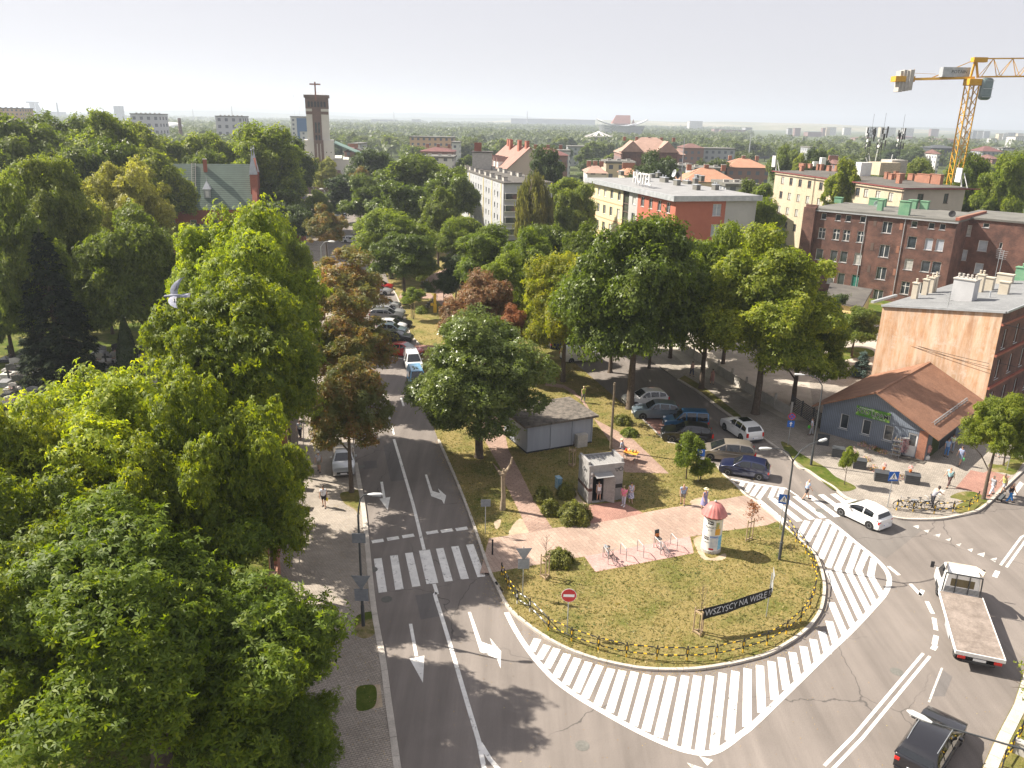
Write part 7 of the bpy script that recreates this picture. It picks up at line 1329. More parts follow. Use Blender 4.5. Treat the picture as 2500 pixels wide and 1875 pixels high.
b = MB(); n = 64; prof = [(.80,2.62),(.83,2.70),(.72,2.86),(.60,3.10),(.42,3.34),(.18,3.46),(.03,3.5)]; vs = []
for i, (r_, z_) in enumerate(prof):
    for kk in range(n): t = 2*PI*kk/n; q = r_*(1+(.035 if i < 5 else .01)*math.cos(t*16)); vs.append((q*math.cos(t), q*math.sin(t), z_))
b.add(vs, [(i*n+kk, i*n+(kk+1) % n, (i+1)*n+(kk+1) % n, (i+1)*n+kk) for i in range(len(prof)-1) for kk in range(n)] + [tuple(reversed(range(n))), tuple((len(prof)-1)*n+kk for kk in range(n))]); b.build('roof', mat('faded_red_roof', (.42,.13,.12), (.52,.2,.18), rough=.5, sc=2), root, smooth=True)
b = MB(); b.ball((0,0,3.56), .09, 10, 8); b.build('finial', MT['concrete'], root); b = MB(); b.lathe([(.66,2.5),(.66,2.62)], 36); b.build('rim_band', MT['dark'], root)
def curved(name, a0, a1, z0, z1, m, off=.004, parent=dr_):
    b = MB(); n = 12; R_ = .62+off
    for i in range(n+1): t = -PI/2 + a0 + (a1-a0)*i/n; b.v += [(R_*math.cos(t), R_*math.sin(t), z0), (R_*math.cos(t), R_*math.sin(t), z1)]
    for i in range(n): b.f.append((2*i, 2*i+2, 2*i+3, 2*i+1)); b.m.append(0)
    return b.build(name, m, parent)
def ctext(s, size, m, a_mid, z, R_=.632, parent=dr_):
    t_ = text('poster_text', s, size, m, parent, rot=(0,0,0), ext=.001)
    for v in t_.data.vertices: a = -PI/2 + a_mid + v.co.x/R_; r_ = R_ + (.001 if v.co.z > 0 else 0); v.co = (r_*math.cos(a), r_*math.sin(a), z+v.co.y)
pm = lambda n, c, c2=None: mat(n, c, c2, rough=.6, sc=4)
curved('poster', -1.05, -.02, 1.35, 2.45, pm('white_poster', (.75,.75,.73))); curved('poster', -.85, -.2, 2.12, 2.38, MT['black'], .007); ctext('WENOL', .2, MT['signwhite'], -.52, 2.25, .634); ctext('PLAKAT', .2, MT['dark'], -.52, 1.92); ctext('A 39', .15, MT['dark'], -.52, 1.7)
curved('poster', 0, .85, 1.38, 2.45, pm('cream_poster', (.72,.66,.5), (.75,.7,.6))); curved('poster', .02, .6, 1.4, 1.85, pm('orange_print', (.75,.33,.03), (.6,.38,.08)), .007); curved('poster', .05, .42, 1.86, 2.3, pm('orange_print2', (.7,.36,.06), (.12,.35,.2)), .007)
curved('poster', -.5, .45, .35, 1.3, pm('timetable_poster', (.55,.6,.68), (.66,.68,.72))); curved('poster', -.45, .4, 1.18, 1.3, pm('blue_print', (.05,.16,.5)), .007); curved('poster', .46, 1.2, .3, 1.3, pm('light_blue_poster', (.12,.4,.68), (.3,.6,.8))); curved('poster', -.5, .0, .3, .42, MT['red'], .007)
ctext('REPERTUAR', .09, MT['signwhite'], 0, 1.235, .634)
for i in range(6): curved('poster', -.42+i*.13, -.34+i*.13, .5, 1.12, pm('column_print', (.4,.45,.55), (.6,.62,.66)), .006)
curved('poster', -1.2, -.6, .98, 1.2, MT['black'], .007); ctext('WENOL', .15, MT['signwhite'], -.9, 1.09, .634); ctext('PLAKAT', .15, MT['dark'], -.9, .8)
p = g('N', 1745, 1128); b = MB(); b.cyl((0,0,0),(0,0,1.0),.055,n=10); b.ball((0,0,1.03),.07,10,6); b.cyl((0,0,.7),(0,0,.74),.065,n=10); o = b.build('bollard', MT['black'], None, (p.x, p.y, .1)); tag(o, 'single black bollard at the left end of the plaza', 'bollard')
p = g('O', 515, 458); b = MB(); b.box(-.17,-.3,0,.17,.3,.9); b.box(-.2,-.33,.9,.2,.33,.95); o = b.build('junction_box', mat('blue_cabinet', (.12,.28,.42), (.35,.45,.5), sc=5), None, (p.x, p.y, .1), .4, bevel=.01); tag(o, 'small graffiti-blue junction box on the lawn left of the toilet', 'cabinet')
def tubeobj(name, pts, r_, m, parent, n=8): b = MB(); b.tube(pts, r_, n); return b.build(name, m, parent, smooth=True)
sts = []
for i, (x1, y1, x2, y2) in enumerate(((858,990,897,1048),(992,965,1037,1022),(1122,940,1170,997),(1250,915,1300,970),(1378,890,1428,946))):
    a, c = g('O', x1, y1), g('O', x2, y2); d = c-a; b = MB(); h = .85; b.tube([(0,0,0),(0,0,h-.12),tuple(d*.1+Vector((0,0,h))),tuple(d*.9+Vector((0,0,h))),tuple(d+Vector((0,0,h-.12))),tuple(d)], .028, 8)
    o = b.build('bike_stand', MT['steel'], None, (a.x, a.y, .1), smooth=True); tag(o, ('steel bike stand hoop at the left end, with the dark bicycle', 'empty steel bike stand second from the left', 'empty steel bike stand in the middle of the row', 'steel bike stand holding the bicycle with the child seat', 'empty steel bike stand at the right end')[i], 'bike stand', 'bike stands on the pink paving')
def bicycle(x, y, rz, label, fm=None, lean=.08, seat=False, basket=True, z=.1):
    fm = fm or MT['black']; root = empty('bicycle', (x, y, z), rz, label, 'bicycle'); root.rotation_euler = (lean, 0, rz); R_ = .34
    for wx in (-.53, .55):
        b = MB(); b.tube([(R_*math.cos(t), 0, R_*math.sin(t)) for t in np.linspace(0, 2*PI, 25)], .018, 6, False); w_ = b.build('wheel', MT['rubber'], root, (wx, 0, R_)); b = MB()
        for i in range(8): t = PI*i/8; b.bar((R_*math.cos(t)*.96, 0, R_*math.sin(t)*.96), (-R_*math.cos(t)*.96, 0, -R_*math.sin(t)*.96), .006)
        b.build('spokes', MT['rim'], w_)
        b = MB(); b.tube([(wx+.37*math.cos(t), 0, R_+.37*math.sin(t)) for t in np.linspace(.3, 2.9, 10)], .016, 5); b.build('mudguard', fm, root)
    b = MB(); bb, hd, st = (0, 0, .28), (.38, 0, .78), (-.17, 0, .8)
    for q in ((bb, hd), (bb, st), (st, (.36, 0, .7)), (st, (-.53, 0, R_)), (bb, (-.53, 0, R_))): b.cyl(*q, .018, n=6)
    b.cyl(hd, (.55, 0, R_), .016, n=6); b.cyl(hd, (.34, 0, .98), .014, n=6); b.build('frame', fm, root)
    b = MB(); b.ball((-.2, 0, .93), (.14, .09, .04), 8, 5); b.cyl((-.17,0,.78), (-.19,0,.92), .014, n=6); b.build('saddle', MT['plastic'], root)
    b = MB(); b.tube([(.22,-.28,1.02),(.34,-.1,1.0),(.34,.1,1.0),(.22,.28,1.02)], .014, 6); b.build('handlebar', MT['steel'], root); b = MB(); b.bar((0,-.12,.12),(0,.12,.44),.03); b.disc((0,.04,.28),.09,(0,1,0),12,.01); b.build('pedals', MT['dark'], root)
    b = MB(); b.box(-.78,-.07,.74,-.35,.07,.76); b.bar((-.7,0,.75),(-.53,0,R_),.015); b.build('rack', MT['steel'], root)
    if basket:
        b = MB();
        for z_ in (.8,.9,1.0): b.tube([(.42,-.15,z_),(.7,-.15,z_),(.7,.15,z_),(.42,.15,z_),(.42,-.15,z_)], .007, 4)
        for q in ((.42,-.15),(.56,-.15),(.7,-.15),(.42,.15),(.56,.15),(.7,.15),(.7,0)): b.bar((*q,.8),(*q,1.0),.008)
        b.build('basket', MT['dark'], root)
    if seat: b = MB(); b.box(-.7,-.15,.78,-.36,.15,.84); b.box(-.74,-.16,.84,-.66,.16,1.35); b.mi = 1; b.box(-.655,-.13,.86,-.6,.13,1.1); b.build('child_seat', [MT['dark'], mat('orange_cushion', (.6,.2,.06))], root, bevel=.02)
    return root
a, c = g('O', 870, 985), g('O', 940, 1060); d = c-a; bicycle((a.x+c.x)/2+.12, (a.y+c.y)/2+.1, math.atan2(d.y, d.x), 'dark bicycle leaning on the leftmost bike stand', basket=False)
a, c = g('O', 1265, 915), g('O', 1350, 1000); d = c-a; bicycle((a.x+c.x)/2+.08, (a.y+c.y)/2+.05, math.atan2(d.y, d.x), 'silver bicycle with a dark child seat at the bike stands', MT['steel'], seat=True)
for i, (x, y, h_) in enumerate(((20, 890, 0), (340, 885, .05), (215, 880, -.05))):
    p = g('T', x+20 if i == 0 else x, y); bicycle(p.x, p.y+.1, (PI if i == 0 else 0)+h_, ('black city bicycle at the left of the corner railing', 'dark bicycle with front basket held by the bending man', 'black bicycle parked between the other two at the corner railing')[i], basket=i > 0)
def rail(pts, label, name='guard_rail', h=.85, z=.1, white=(), band='yellow'):
    root = empty(name, (pts[0].x, pts[0].y, z), 0, label, 'railing'); O0 = Vector((pts[0].x, pts[0].y, 0)); mats = [MT['black'], MT['yellow'], MT['white']]
    for i, p in enumerate(pts):
        q = p - O0; b = MB(); w_ = 2 if i in white else 1
        for j in range(4): b.mi = 0 if j % 2 else w_; b.cyl((q.x, q.y, h*1.06*j/4 + (0 if j else -.05)), (q.x, q.y, h*1.06*(j+1)/4), .04, n=8)
        b.build('post', mats, root)
    for i in range(len(pts)-1):
        a, c = pts[i]-O0, pts[i+1]-O0; d = (c-a); L = d.length; u = d/L; b = MB(); a2, c2 = a+u*.07, c-u*.07; w_ = 2 if i in white else 1
        for z_ in (h*.93, h*.38):
            n = 7; zc = lambda t: z_
            for j in range(n):
                t0, t1 = .08+.84*j/n, .08+.84*(j+1)/n; b.mi = w_ if j in (1, 4) else 0; s0, s1 = a2.lerp(c2, t0), a2.lerp(c2, t1); b.cyl((s0.x, s0.y, z_), (s1.x, s1.y, z_), .033, n=7)
        b.mi = 0
        for e, o in ((a2, .08), (c2, .92)):
            q = a2.lerp(c2, o); b.tube([(q.x, q.y, h*.93), (e.x, e.y, h*.85), (e.x, e.y, h*.46), (q.x, q.y, h*.38)], .024, 6)
        b.build('rail_panel', mats, root)
    return root
pts = gs('O', (78,1130), (128,1240), (197,1350), (295,1410)) + gs('X', (438,373), (616,455), (822,525), (1038,577), (1273,600), (1505,605), (1730,590), (1937,543), (2122,485)) + gs('P', (375,1268), (487,1170), (557,1068), (592,960), (606,850)) + gs('U', (210,720), (128,560), (12,420)) + gs('V', (1000,1000))
rail(pts, 'long black and yellow banded guard rail curving round the island lawn', white=(2, 3), name='guard_rail')
rail(gs('T', (-55,890), (125,905), (355,930), (562,910), (738,888), (832,800)), 'short black and yellow guard rail with bicycles at the pavement corner')
rail(V2((16.2, 20.6), (17.4, 22.2)) + gs('Q', (2040,1345), (2110,1235), (2180,1110), (2235,1000)) + V2((30.5, 36.6)), 'black and yellow guard rail on the verge at the lower right corner')
for i, (x, y) in enumerate(((1245,325), (1310,262), (1345,230))):
    p = g('T', x, y); b = MB()
    for j in range(5): b.mi = j % 2; b.cyl((0,0,.2*j),(0,0,.2*(j+1)),.04,n=8)
    o = b.build('bollard', [MT['black'], MT['yellow']], None, (p.x, p.y, .1)); tag(o, ('black and yellow bollard nearest the street tree on the right edge', 'middle black and yellow bollard at the right edge', 'farthest black and yellow bollard cut by the right edge')[i], 'bollard', 'striped bollards')
p = g('Q', 2160, 1250); b = MB(); b.box(-.12,-.3,0,.12,.3,.62); b.box(-.16,-.34,.62,.16,.34,.68); o = b.build('utility_box', MT['concrete'], None, (p.x+.1, p.y, .1), .8); tag(o, 'small concrete utility box behind the lower right guard rail', 'box')
root = empty('cemetery_wall', (0, 0, 0), 0, 'red brick cemetery wall with piers and iron railings along the left pavement', 'wall'); FL = [Vector((p.x-.15, p.y, 0)) for p in fenceL[:9]]
b = MB()
for i in range(len(FL)-1): d = (FL[i+1]-FL[i]).normalized(); b.bar(FL[i]+Zv*.45, FL[i+1]+Zv*.45+d*.0, .35, .9)
b.build('plinth', MT['brick_o'], root); b = MB()
for i in range(len(FL)-1): b.bar(FL[i]+Zv*.93, FL[i+1]+Zv*.93, .45, .06)
b.build('coping', MT['brick_r'], root); rs_ = resample(FL, 3.0)
for i in range(0, len(rs_), 1):
    q = rs_[i]; b = MB(); b.box(q.x-.26, q.y-.26, 0, q.x+.26, q.y+.26, 2.15); b.box(q.x-.32, q.y-.32, 2.151, q.x+.32, q.y+.32, 2.25); b.build('pier', MT['brick_o'], root)
for i in range(min(len(rs_)-1, 24)):
    a, c = rs_[i], rs_[i+1]; b = MB(); n = max(2, int((c-a).length/.22))
    for z_ in (1.05, 1.7): b.bar(a+Zv*z_, c+Zv*z_, .035)
    for j in range(1, n): q = a.lerp(c, j/n); b.bar(q+Zv*.97, q+Zv*1.95, .018)
    b.build('railing', MT['black'], root)
a, c = g('M', 268, 690), g('M', 548, 868); d = c-a; root = empty('sliding_gate', a, math.atan2(d.y, d.x), 'black slatted metal gate between the shop and the yard fence', 'gate'); L_ = d.length; b = MB()
for j in range(9): b.box(0, -.02, .15+.17*j, L_, .02, .24+.17*j)
b.build('slats', MT['dark'], root)
for u in (0, L_*.33, L_*.66, L_-.06): b = MB(); b.box(u, -.05, 0, u+.08, .05, 1.75); b.build('post', MT['dark'], root)
FN = [Vector((27.0, 72.2, 0)), Vector((24.8, 80, 0)), Vector((21.8, 92, 0)), Vector((17, 110, 0))]; root = empty('yard_fence', (0,0,0), 0, 'concrete and mesh fence behind the lindens of the right road', 'fence'); b = MB()
for i in range(3): b.bar(FN[i]+Zv*.6, FN[i+1]+Zv*.6, .1, 1.1)
b.build('panels', MT['concrete'], root)
for q in resample(FN, 2.6)[:18]: b = MB(); b.box(q.x-.1, q.y-.1, 0, q.x+.1, q.y+.1, 1.7); b.build('post', MT['concrete'], root)
# ---- planters and flowers in front of the shop
plant = stripemat('grey_slatted_planter', (.055,.058,.062), (.12,.125,.13), 2, .14, .12, .6)
for i, (x, y, w_) in enumerate(((548,985,.95), (672,1085,.95), (852,1185,1.0), (1035,1290,1.05), (1290,1310,1.05))):
    p = g('M', x, y); b = MB(); b.box(-w_/2,-.4,0,w_/2,.4,.7); b.mi = 1; b.box(-w_/2-.03,-.43,.7,w_/2+.03,.43,.76); o = b.build('planter_box', [plant, MT['dark']], None, (p.x, p.y+.3, .1), -.35); tag(o, ('dark slatted planter box below the shop wall corner, first from the left', 'second planter box, half hidden by the thin sapling', 'third planter box with pale flowers behind', 'fourth planter box beside the crossing sign with a flower pot on top', 'fifth planter box, nearest the walking man, with an orange-wrapped pot on top')[i], 'planter', 'planter boxes before the flower shop')
def bouquet(k, x, y, R, h, leaf, label, seed, n=260, z=.1, name='flower_bunch', size=.09, dx=0, dy=0):
    p = g(k, x, y); r_ = np.random.default_rng(seed); d = sph(r_, n, -.2); q = d * r_.uniform(.5, 1, n)[:, None] * [R, R, h]; q[:, 2] = np.abs(q[:, 2]); return tag(put(leaves(name, q, d+[0,0,.5], size, 'quad', LF[leaf], r_), name, None, (p.x+dx, p.y+dy, z)), label, 'flowers')
for i, (x, y, R, h, lf, lb) in enumerate(((870,985,.5,.45,'flowers','pots of red flowers under the second shop window'), (945,1010,.6,.4,'flowers','low tray of red and white flowers below the wall'), (1030,1045,.55,.35,'flowers','tray of mixed flowers left of the plant stand'), (790,1060,.45,.7,'flowers','pink and red flowers behind the thin sapling'), (905,1110,.5,.55,'flowers','cream bouquets beside the third planter'), (960,1190,.6,.55,'flowers','white and pink bunches between the planters'), (1185,1255,.6,.5,'flowers','white and yellow bunches right of the crossing sign'), (1000,1030,.5,.3,'shrub','green bedding plants by the shop wall'))): bouquet('M', x, y, R, h, lf, lb, 40+i)
for i, (x, y, lb) in enumerate(((1060,1240,'orange pot with pink flowers on the fourth planter'), (1280,1262,'orange pot with pink flowers on the fifth planter'))):
    p = g('M', x-12, y+35); root = empty('flower_pot', (p.x, p.y+.35, .86), 0, lb, 'flower pot'); b = MB(); b.lathe([(.09,0),(.13,.2),(.12,.2)], 10); b.build('pot', mat('orange_wrap', (.7,.2,.05)), root); r_ = np.random.default_rng(60+i); d = sph(r_, 120, -.2); put(leaves('blossoms', d*[.16,.16,.2]+[0,0,.38], d+[0,0,.5], .08, 'quad', LF['pink'], r_), 'blossoms', root)
for i, (x, y, R, h, lb) in enumerate(((1345,1100,.33,1.5,'pink artificial blossom tree in a white tub, left of the pair'), (1405,1105,.28,1.35,'pink artificial blossom tree in a white tub, right of the pair'))):
    p = g('M', x, y); root = empty('potted_blossom', (p.x, p.y+.1, .1), 0, lb, 'potted plant'); b = MB(); b.box(-.17,-.17,0,.17,.17,.32); b.build('tub', MT['white'], root, bevel=.02); b = MB(); b.cyl((0,0,.3),(0,0,h),.02,n=6); b.build('stem', MT['bark'], root)
    r_ = np.random.default_rng(70+i); d = sph(r_, 420); q = d*r_.uniform(.4,1,420)[:, None]*[R,R,h*.36]+[0,0,h*.68]; put(leaves('blossoms', q, d, .10, 'quad', LF['pink'], r_), 'blossoms', root)
p = g('M', 1205, 1075); root = empty('flower_stand', (p.x, p.y+.1, .1), 0, 'tall stand packed with whitish artificial orchids by the shop door', 'flower stand'); b = MB(); b.box(-.3,-.15,0,.3,.15,.06); b.cyl((-.2,0,0),(-.2,0,1.6),.02); b.cyl((.2,0,0),(.2,0,1.6),.02); b.box(-.3,-.12,1.6,.3,.12,1.64); b.build('frame', MT['white'], root); r_ = np.random.default_rng(80); q = r_.uniform(-1,1,(600,3))*[.34,.18,.62]+[0,0,.92]; put(leaves('blossoms', q, r_.normal(size=q.shape), .09, 'quad', LF['pink'], r_), 'blossoms', root)
for i, (x, y, h_, lb) in enumerate(((1000,995,1.9,'grey ladder-shaped plant stand beside the second shop window'), (1140,1095,2.0,'galvanised tiered plant stand beside the third shop window'))):
    p = g('M', x, y); root = empty('plant_stand', (p.x, p.y+.1, .1), -.5, lb, 'plant stand'); b = MB(); b.bar((-.3,0,0),(-.15,.1,h_),.04); b.bar((.3,0,0),(.15,.1,h_),.04)
    for j in range(4): b.box(-.4,-.12,.3+.42*j,.4,.14,.33+.42*j)
    b.build('frame', MT['steel'], root)
    for j in range(4): r_ = np.random.default_rng(90+4*i+j); q = r_.uniform(-1,1,(60,3))*[.3,.12,.1]+[0,0,.43+.42*j]; put(leaves('potted_flowers', q, r_.normal(size=q.shape), .08, 'quad', LF['flowers'], r_), 'potted_flowers', root)
b = MB(); p = g('M', 1250, 1000); rng = random.Random(9)
for i in range(60): a = rng.uniform(0, 6.28); b.tube([(0,0,0),(.25*math.cos(a),.2*math.sin(a),.5),(.6*math.cos(a)*rng.random(),.3*math.sin(a),.9+.5*rng.random())], .008, 4)
o = b.build('dry_twigs', MT['bark'], None, (p.x+.1, p.y+.2, .9)); tag(o, 'tangle of dry brown wreath twigs by the shop door', 'twigs')
p = g('O', 1050, 260); root = empty('vendor_table', (p.x+.3, p.y+.5, .1), -.5, 'small folding table with an orange cloth covered in goods behind the toilet', 'table'); b = MB(); b.box(-.6,-.4,.72,.6,.4,.75); b.build('tabletop', mat('orange_cloth', (.75,.33,.04)), root)
for sx in (-1, 1):
    for sy in (-1, 1): b = MB(); b.bar((sx*.5,sy*.32,0),(sx*.5,sy*.32,.72),.03); b.build('leg', MT['steel'], root)
rng = random.Random(4)
for i, (c_, lb) in enumerate((((.6,.05,.04),'red jar on the vendor table'), ((.75,.72,.65),'white packet on the vendor table'), ((.15,.25,.1),'green bunch on the vendor table'), ((.5,.3,.1),'brown jar on the vendor table'))):
    b = MB(); b.lathe([(.07,0),(.09,.1),(.06,.2),(.05,.24)], 10); o = b.build('jar', mat('goods%d' % i, c_), None, (p.x+.3+(i-1.5)*.26, p.y+.5+.1*(i % 2)-(i-1.5)*.14, .86)); tag(o, lb, 'jar')
for i, (x, y) in enumerate(((1222,440),(1392,455))):
    p = g('W', x, y); root = empty('park_bench', (p.x, p.y, .1), 1.25, ('bench on the left of the far plaza path', 'bench on the right of the far plaza path')[i], 'bench'); b = MB()
    for j in range(3): b.box(-.9,-.2+j*.15,.42,.9,-.08+j*.15,.46)
    b.build('seat', MT['wood'], root)
    for s in (-.75,.75): b = MB(); b.box(s-.1,-.22,0,s+.1,.25,.42); b.build('leg', MT['concrete'], root)
p = g('W', 1303, 678); b = MB(); b.box(-.25,-.2,0,.25,.2,1.2); b.box(-.18,-.15,1.2,.18,.15,2.8); b.box(-.65,-.12,1.0,-.25,.12,1.4); o = b.build('service_column', MT['yellow'], None, (p.x, p.y, .1), bevel=.03); tag(o, 'bright yellow bicycle service column on the park lawn', 'service column')
p = g('W', 1178, 570); b = MB(); b.box(-.35,-.3,0,.35,.3,1.1); b.box(-.4,-.35,1.1,.4,.35,1.2); o = b.build('litter_bin', mat('orange_bin', (.55,.17,.03)), None, (p.x, p.y, .1), bevel=.02); tag(o, 'orange litter bin in the shade before the plaza path', 'bin')
for i in range(5): q = g('W', 1245+i*14, 650-i*16); bicycle(q.x, q.y, 1.2, ('rental bicycle nearest the yellow column', 'second rental bicycle from the yellow column', 'middle rental bicycle in the rack', 'fourth rental bicycle in the rack', 'farthest rental bicycle in the rack')[i], basket=False)['group'] = 'rental bicycles beside the yellow column'
for i, (x, y) in enumerate(((985,500),(1037,500))): p = g('Y', x, y); b = MB(); b.cyl((0,0,0),(0,0,1.9),.05,n=7); o = b.build('tree_stake', MT['wood'], None, (p.x, p.y, .1)); tag(o, ('left', 'right')[i] + ' stake of the bright young tree on the car-side lawn', 'stake')
def wire(pts, label, r=.018):
    b = MB(); out = []
    for i in range(len(pts)-1):
        a, c = Vector(pts[i]), Vector(pts[i+1])
        for k in range(10): t = k/10; out.append(a.lerp(c, t) - Zv*(4*t*(1-t)*(a-c).length*.012))
    out.append(Vector(pts[-1])); b.tube(out, r, 4); o = b.build('overhead_wire', MT['black'], None); tag(o, label, 'wire')
A = Vector((37.6, 79.5, 0)); B_ = Vector((44.9, 71.4, 0))
wire([A+Vector((.5,-.25,6.6)), B_+Vector((-.4,-.1,6.2))], 'span wire across the orange gable, upper strand', .02); wire([A+Vector((.5,-.3,6.45)), B_+Vector((-.4,-.15,5.9))], 'span wire across the orange gable, lower strand', .02)
wire([B_+Vector((.1,-.1,10)), Vector((62, 62, 8))], 'wire running right from the orange tenement corner to the edge', .03); wire([B_+Vector((.6,.2,6.2)), Vector((66, 60, 5))], 'thin wire running right from the dark brick front', .02)
# ================================================================ PEOPLE
skinm = mat('skin', (.55,.33,.23), rough=.55); _cm = {}
def cloth(c, c2=None):
    k = (c, c2)
    if k not in _cm: _cm[k] = mat('cloth', c, c2, rough=.9, sc=14, lo=.45, hi=.55)
    return _cm[k]
def skin(name, V, Ed, m, parent, root=0):
    bm = bmesh.new(); ly = bm.verts.layers.skin.verify(); vs = []
    for i, (p, r) in enumerate(V): v = bm.verts.new(p); v[ly].radius = (r, r) if not hasattr(r, '__len__') else r; v[ly].use_root = (i == root); vs.append(v)
    for a, b_ in Ed: bm.edges.new((vs[a], vs[b_]))
    me = bpy.data.meshes.new(name); bm.to_mesh(me); bm.free(); me.materials.append(m); o = put(me, name, parent); s = o.modifiers.new('skin', 'SKIN'); s.use_smooth_shade = True; q = o.modifiers.new('sub', 'SUBSURF'); q.levels = 1; q.render_levels = 1; return o
def person(x, y, heading, label, top, bottom, hair=(.1,.07,.05), stride=.35, arm=.3, h=1.72, legs='long', sleeves=True, hat=None, lean=0., bag=None, dress=False, fat=1., z=.1, armpose=None, stoop=0., shoe=(.05,.05,.05), bald=False, group=None, sit=False):
    root = empty('person', (x, y, z), heading, label, 'person', group); k = h/1.72; S = lambda p: (p[0]*k, p[1]*k, p[2]*k)
    Lp = lambda s: (s*stride)
    pel = Vector((0, 0, .95)); ch = Vector((.04+stoop*.35, 0, 1.28-stoop*.12)); nk = Vector((.05+stoop*.6, 0, 1.46-stoop*.3)); hd = nk + Vector((.02+stoop*.08, 0, .13))
    V = [(pel, .115*fat), (ch, (.15*fat, .11*fat)), (nk, .055), (hd, (.075, .085)), (hd+Vector((0,0,.09)), .07), (hd+Vector((.085,0,-.01)), .016)]; E_ = [(0,1),(1,2),(2,3),(3,4),(3,5)]; J = {}
    for s in (-1, 1):
        a = Lp(s)*.55; hip = Vector((0, s*.09, .90)); kn = hip + Vector((math.sin(a)*.43 + (.03 if a >= 0 else .0), s*.01, -math.cos(a)*.43)); a2 = a - (.35*stride if s < 0 else .0)
        an = kn + Vector((math.sin(a2)*.42, 0, -math.cos(a2)*.42)); an.z = max(.07, min(an.z, .09 + .16*max(0, -a)))
        if sit: kn = hip + Vector((.4, 0, .0)); an = kn + Vector((.02, 0, -.42))
        to = an + Vector((.17, s*.02, -.045)); n = len(V); V += [(hip, .088*fat), (kn, .058), (kn+(an-kn)*.35, .056), (an, .04), (to, .035)]; E_ += [(0,n),(n,n+1),(n+1,n+2),(n+2,n+3),(n+3,n+4)]; J['h', s], J['k', s], J['a', s], J['t', s] = hip, kn, an, to
        b_ = -s*arm*.9; sh = ch + Vector((.0+stoop*.2, s*.175*fat, .12-stoop*.1)); el = sh + Vector((math.sin(b_)*.28, s*.06, -math.cos(b_)*.28)); fw = Vector((math.sin(b_+.35)*.25, s*.0, -math.cos(b_+.35)*.25))
        if armpose == 'front': el = sh + Vector((.05, s*.05, -.27)); fw = Vector((.2, -s*.12, -.08))
        if armpose == 'reach': el = sh + Vector((.2, s*.03, -.2)); fw = Vector((.2, 0, -.1))
        wr_ = el + fw; u = fw.normalized(); n = len(V); V += [(sh, .052), (el, .041), (wr_, .027), (wr_+u*.07, (.036, .018))]; E_ += [(1,n),(n,n+1),(n+1,n+2),(n+2,n+3)]; J['s', s], J['e', s], J['w', s] = sh, el, wr_ + u*.08
        side = u.cross(Vector((0, 1, 0))); side = side.normalized() if side.length > .1 else Vector((1, 0, 0))
        for f in range(4): o = side*(.026-.017*f); q = len(V); l = (.065, .078, .073, .055)[f]; V += [(wr_+u*.085+o, .0095), (wr_+u*(.085+l*.6)+o, .009), (wr_+u*(.08+l)+o+Vector((0, -s*.02, 0)), .008)]; E_ += [(n+3,q),(q,q+1),(q+1,q+2)]
        q = len(V); V += [(wr_+u*.03+side*.035, .011), (wr_+u*.075+side*.055, .009)]; E_ += [(n+2,q),(q,q+1)]
    V = [(S(p), r if hasattr(r, '__len__') else r*k) for p, r in V]; skin('body', V, E_, skinm, root)
    sh_ = [(pel+Vector((0,0,-.05 if not dress else .0)), .15*fat), (pel+Vector((.02,0,.13)), (.16*fat, .125*fat)), (ch, (.175*fat, .13*fat)), (nk+Vector((0,0,-.05)), .075)]; e2 = [(0,1),(1,2),(2,3)]
    for s in (-1, 1): n = len(sh_); e = J['s', s].lerp(J['e', s], .62 if sleeves else .05); sh_ += [(J['s', s], .075 if sleeves else .06), (e, .062 if sleeves else .05)]; e2 += [(2,n),(n,n+1)]
    skin('shirt', [(S(p), r) for p, r in sh_], e2, top, root, 1)
    if dress:
        b = MB(); b.lathe([(.16*fat, 1.02), (.20*fat, .85), (.24*fat, .6), (.27*fat, .42), (.25*fat, .42)], 14); b.v = [S(v) for v in b.v]; o = b.build('skirt', bottom, root, smooth=True); o.scale = (1.05, 1, 1)
    else:
        tr = [(pel+Vector((0,0,.04)), .13*fat)]; e3 = []
        for s in (-1, 1):
            kn, an = J['k', s], J['a', s]; n = len(tr); tr.append((J['h', s], .108*fat))
            if legs == 'short': tr += [(J['h', s].lerp(kn, .85), .095*fat)]; e3 += [(0,n),(n,n+1)]
            else: tr += [(kn, .078), (an+Vector((0,0,.05)), .062)]; e3 += [(0,n),(n,n+1),(n+1,n+2)]
        skin('trousers' if legs != 'short' else 'shorts', [(S(p), r) for p, r in tr], e3, bottom, root)
    for s in (-1, 1):
        a, t = J['a', s], J['t', s]; b = MB(); b.tube([S(a+Vector((-.07,0,-.03))), S(a+Vector((0,0,-.02))), S(t+Vector((-.03,0,0))), S(t+Vector((.05,0,-.01)))], [.035,.05,.045,.025], 8); b.build('shoe', cloth(shoe), root, smooth=True); c_ = hd + Vector((.078, s*.032, .02)); b = MB(); b.ball(S(c_), .009, 6, 4); b.build('eye', MT['black'], root)
    if not bald: b = MB(); b.ball(S(hd+Vector((-.018,0,.055))), (.098*k, .092*k, .098*k), 12, 8); o = b.build('hair', mat('hair', hair, rough=.7), root, smooth=True)
    if hat: b = MB(); c_ = S(hd+Vector((0,0,.12))); b.lathe([(.001,.1),(.08,.08),(.1,0),(.19 if hat[1] else .11,-.01),(.19 if hat[1] else .11,-.02),(.1,-.02)], 16, c_); b.build('hat', cloth(hat[0]), root, smooth=True)
    if bag: w_ = J['w', bag[1]]; b = MB(); b.ball(S(w_+Vector((0,0,-.2))), (.13, .08, .17), 10, 7); b.bar(S(w_), S(w_+Vector((0,0,-.08))), .015); o = b.build('carried_bag', mat('bag', bag[0], rough=.5), None, (x, y, z), smooth=True); o.rotation_euler = (0, 0, heading); tag(o, bag[2], 'bag')
    return root
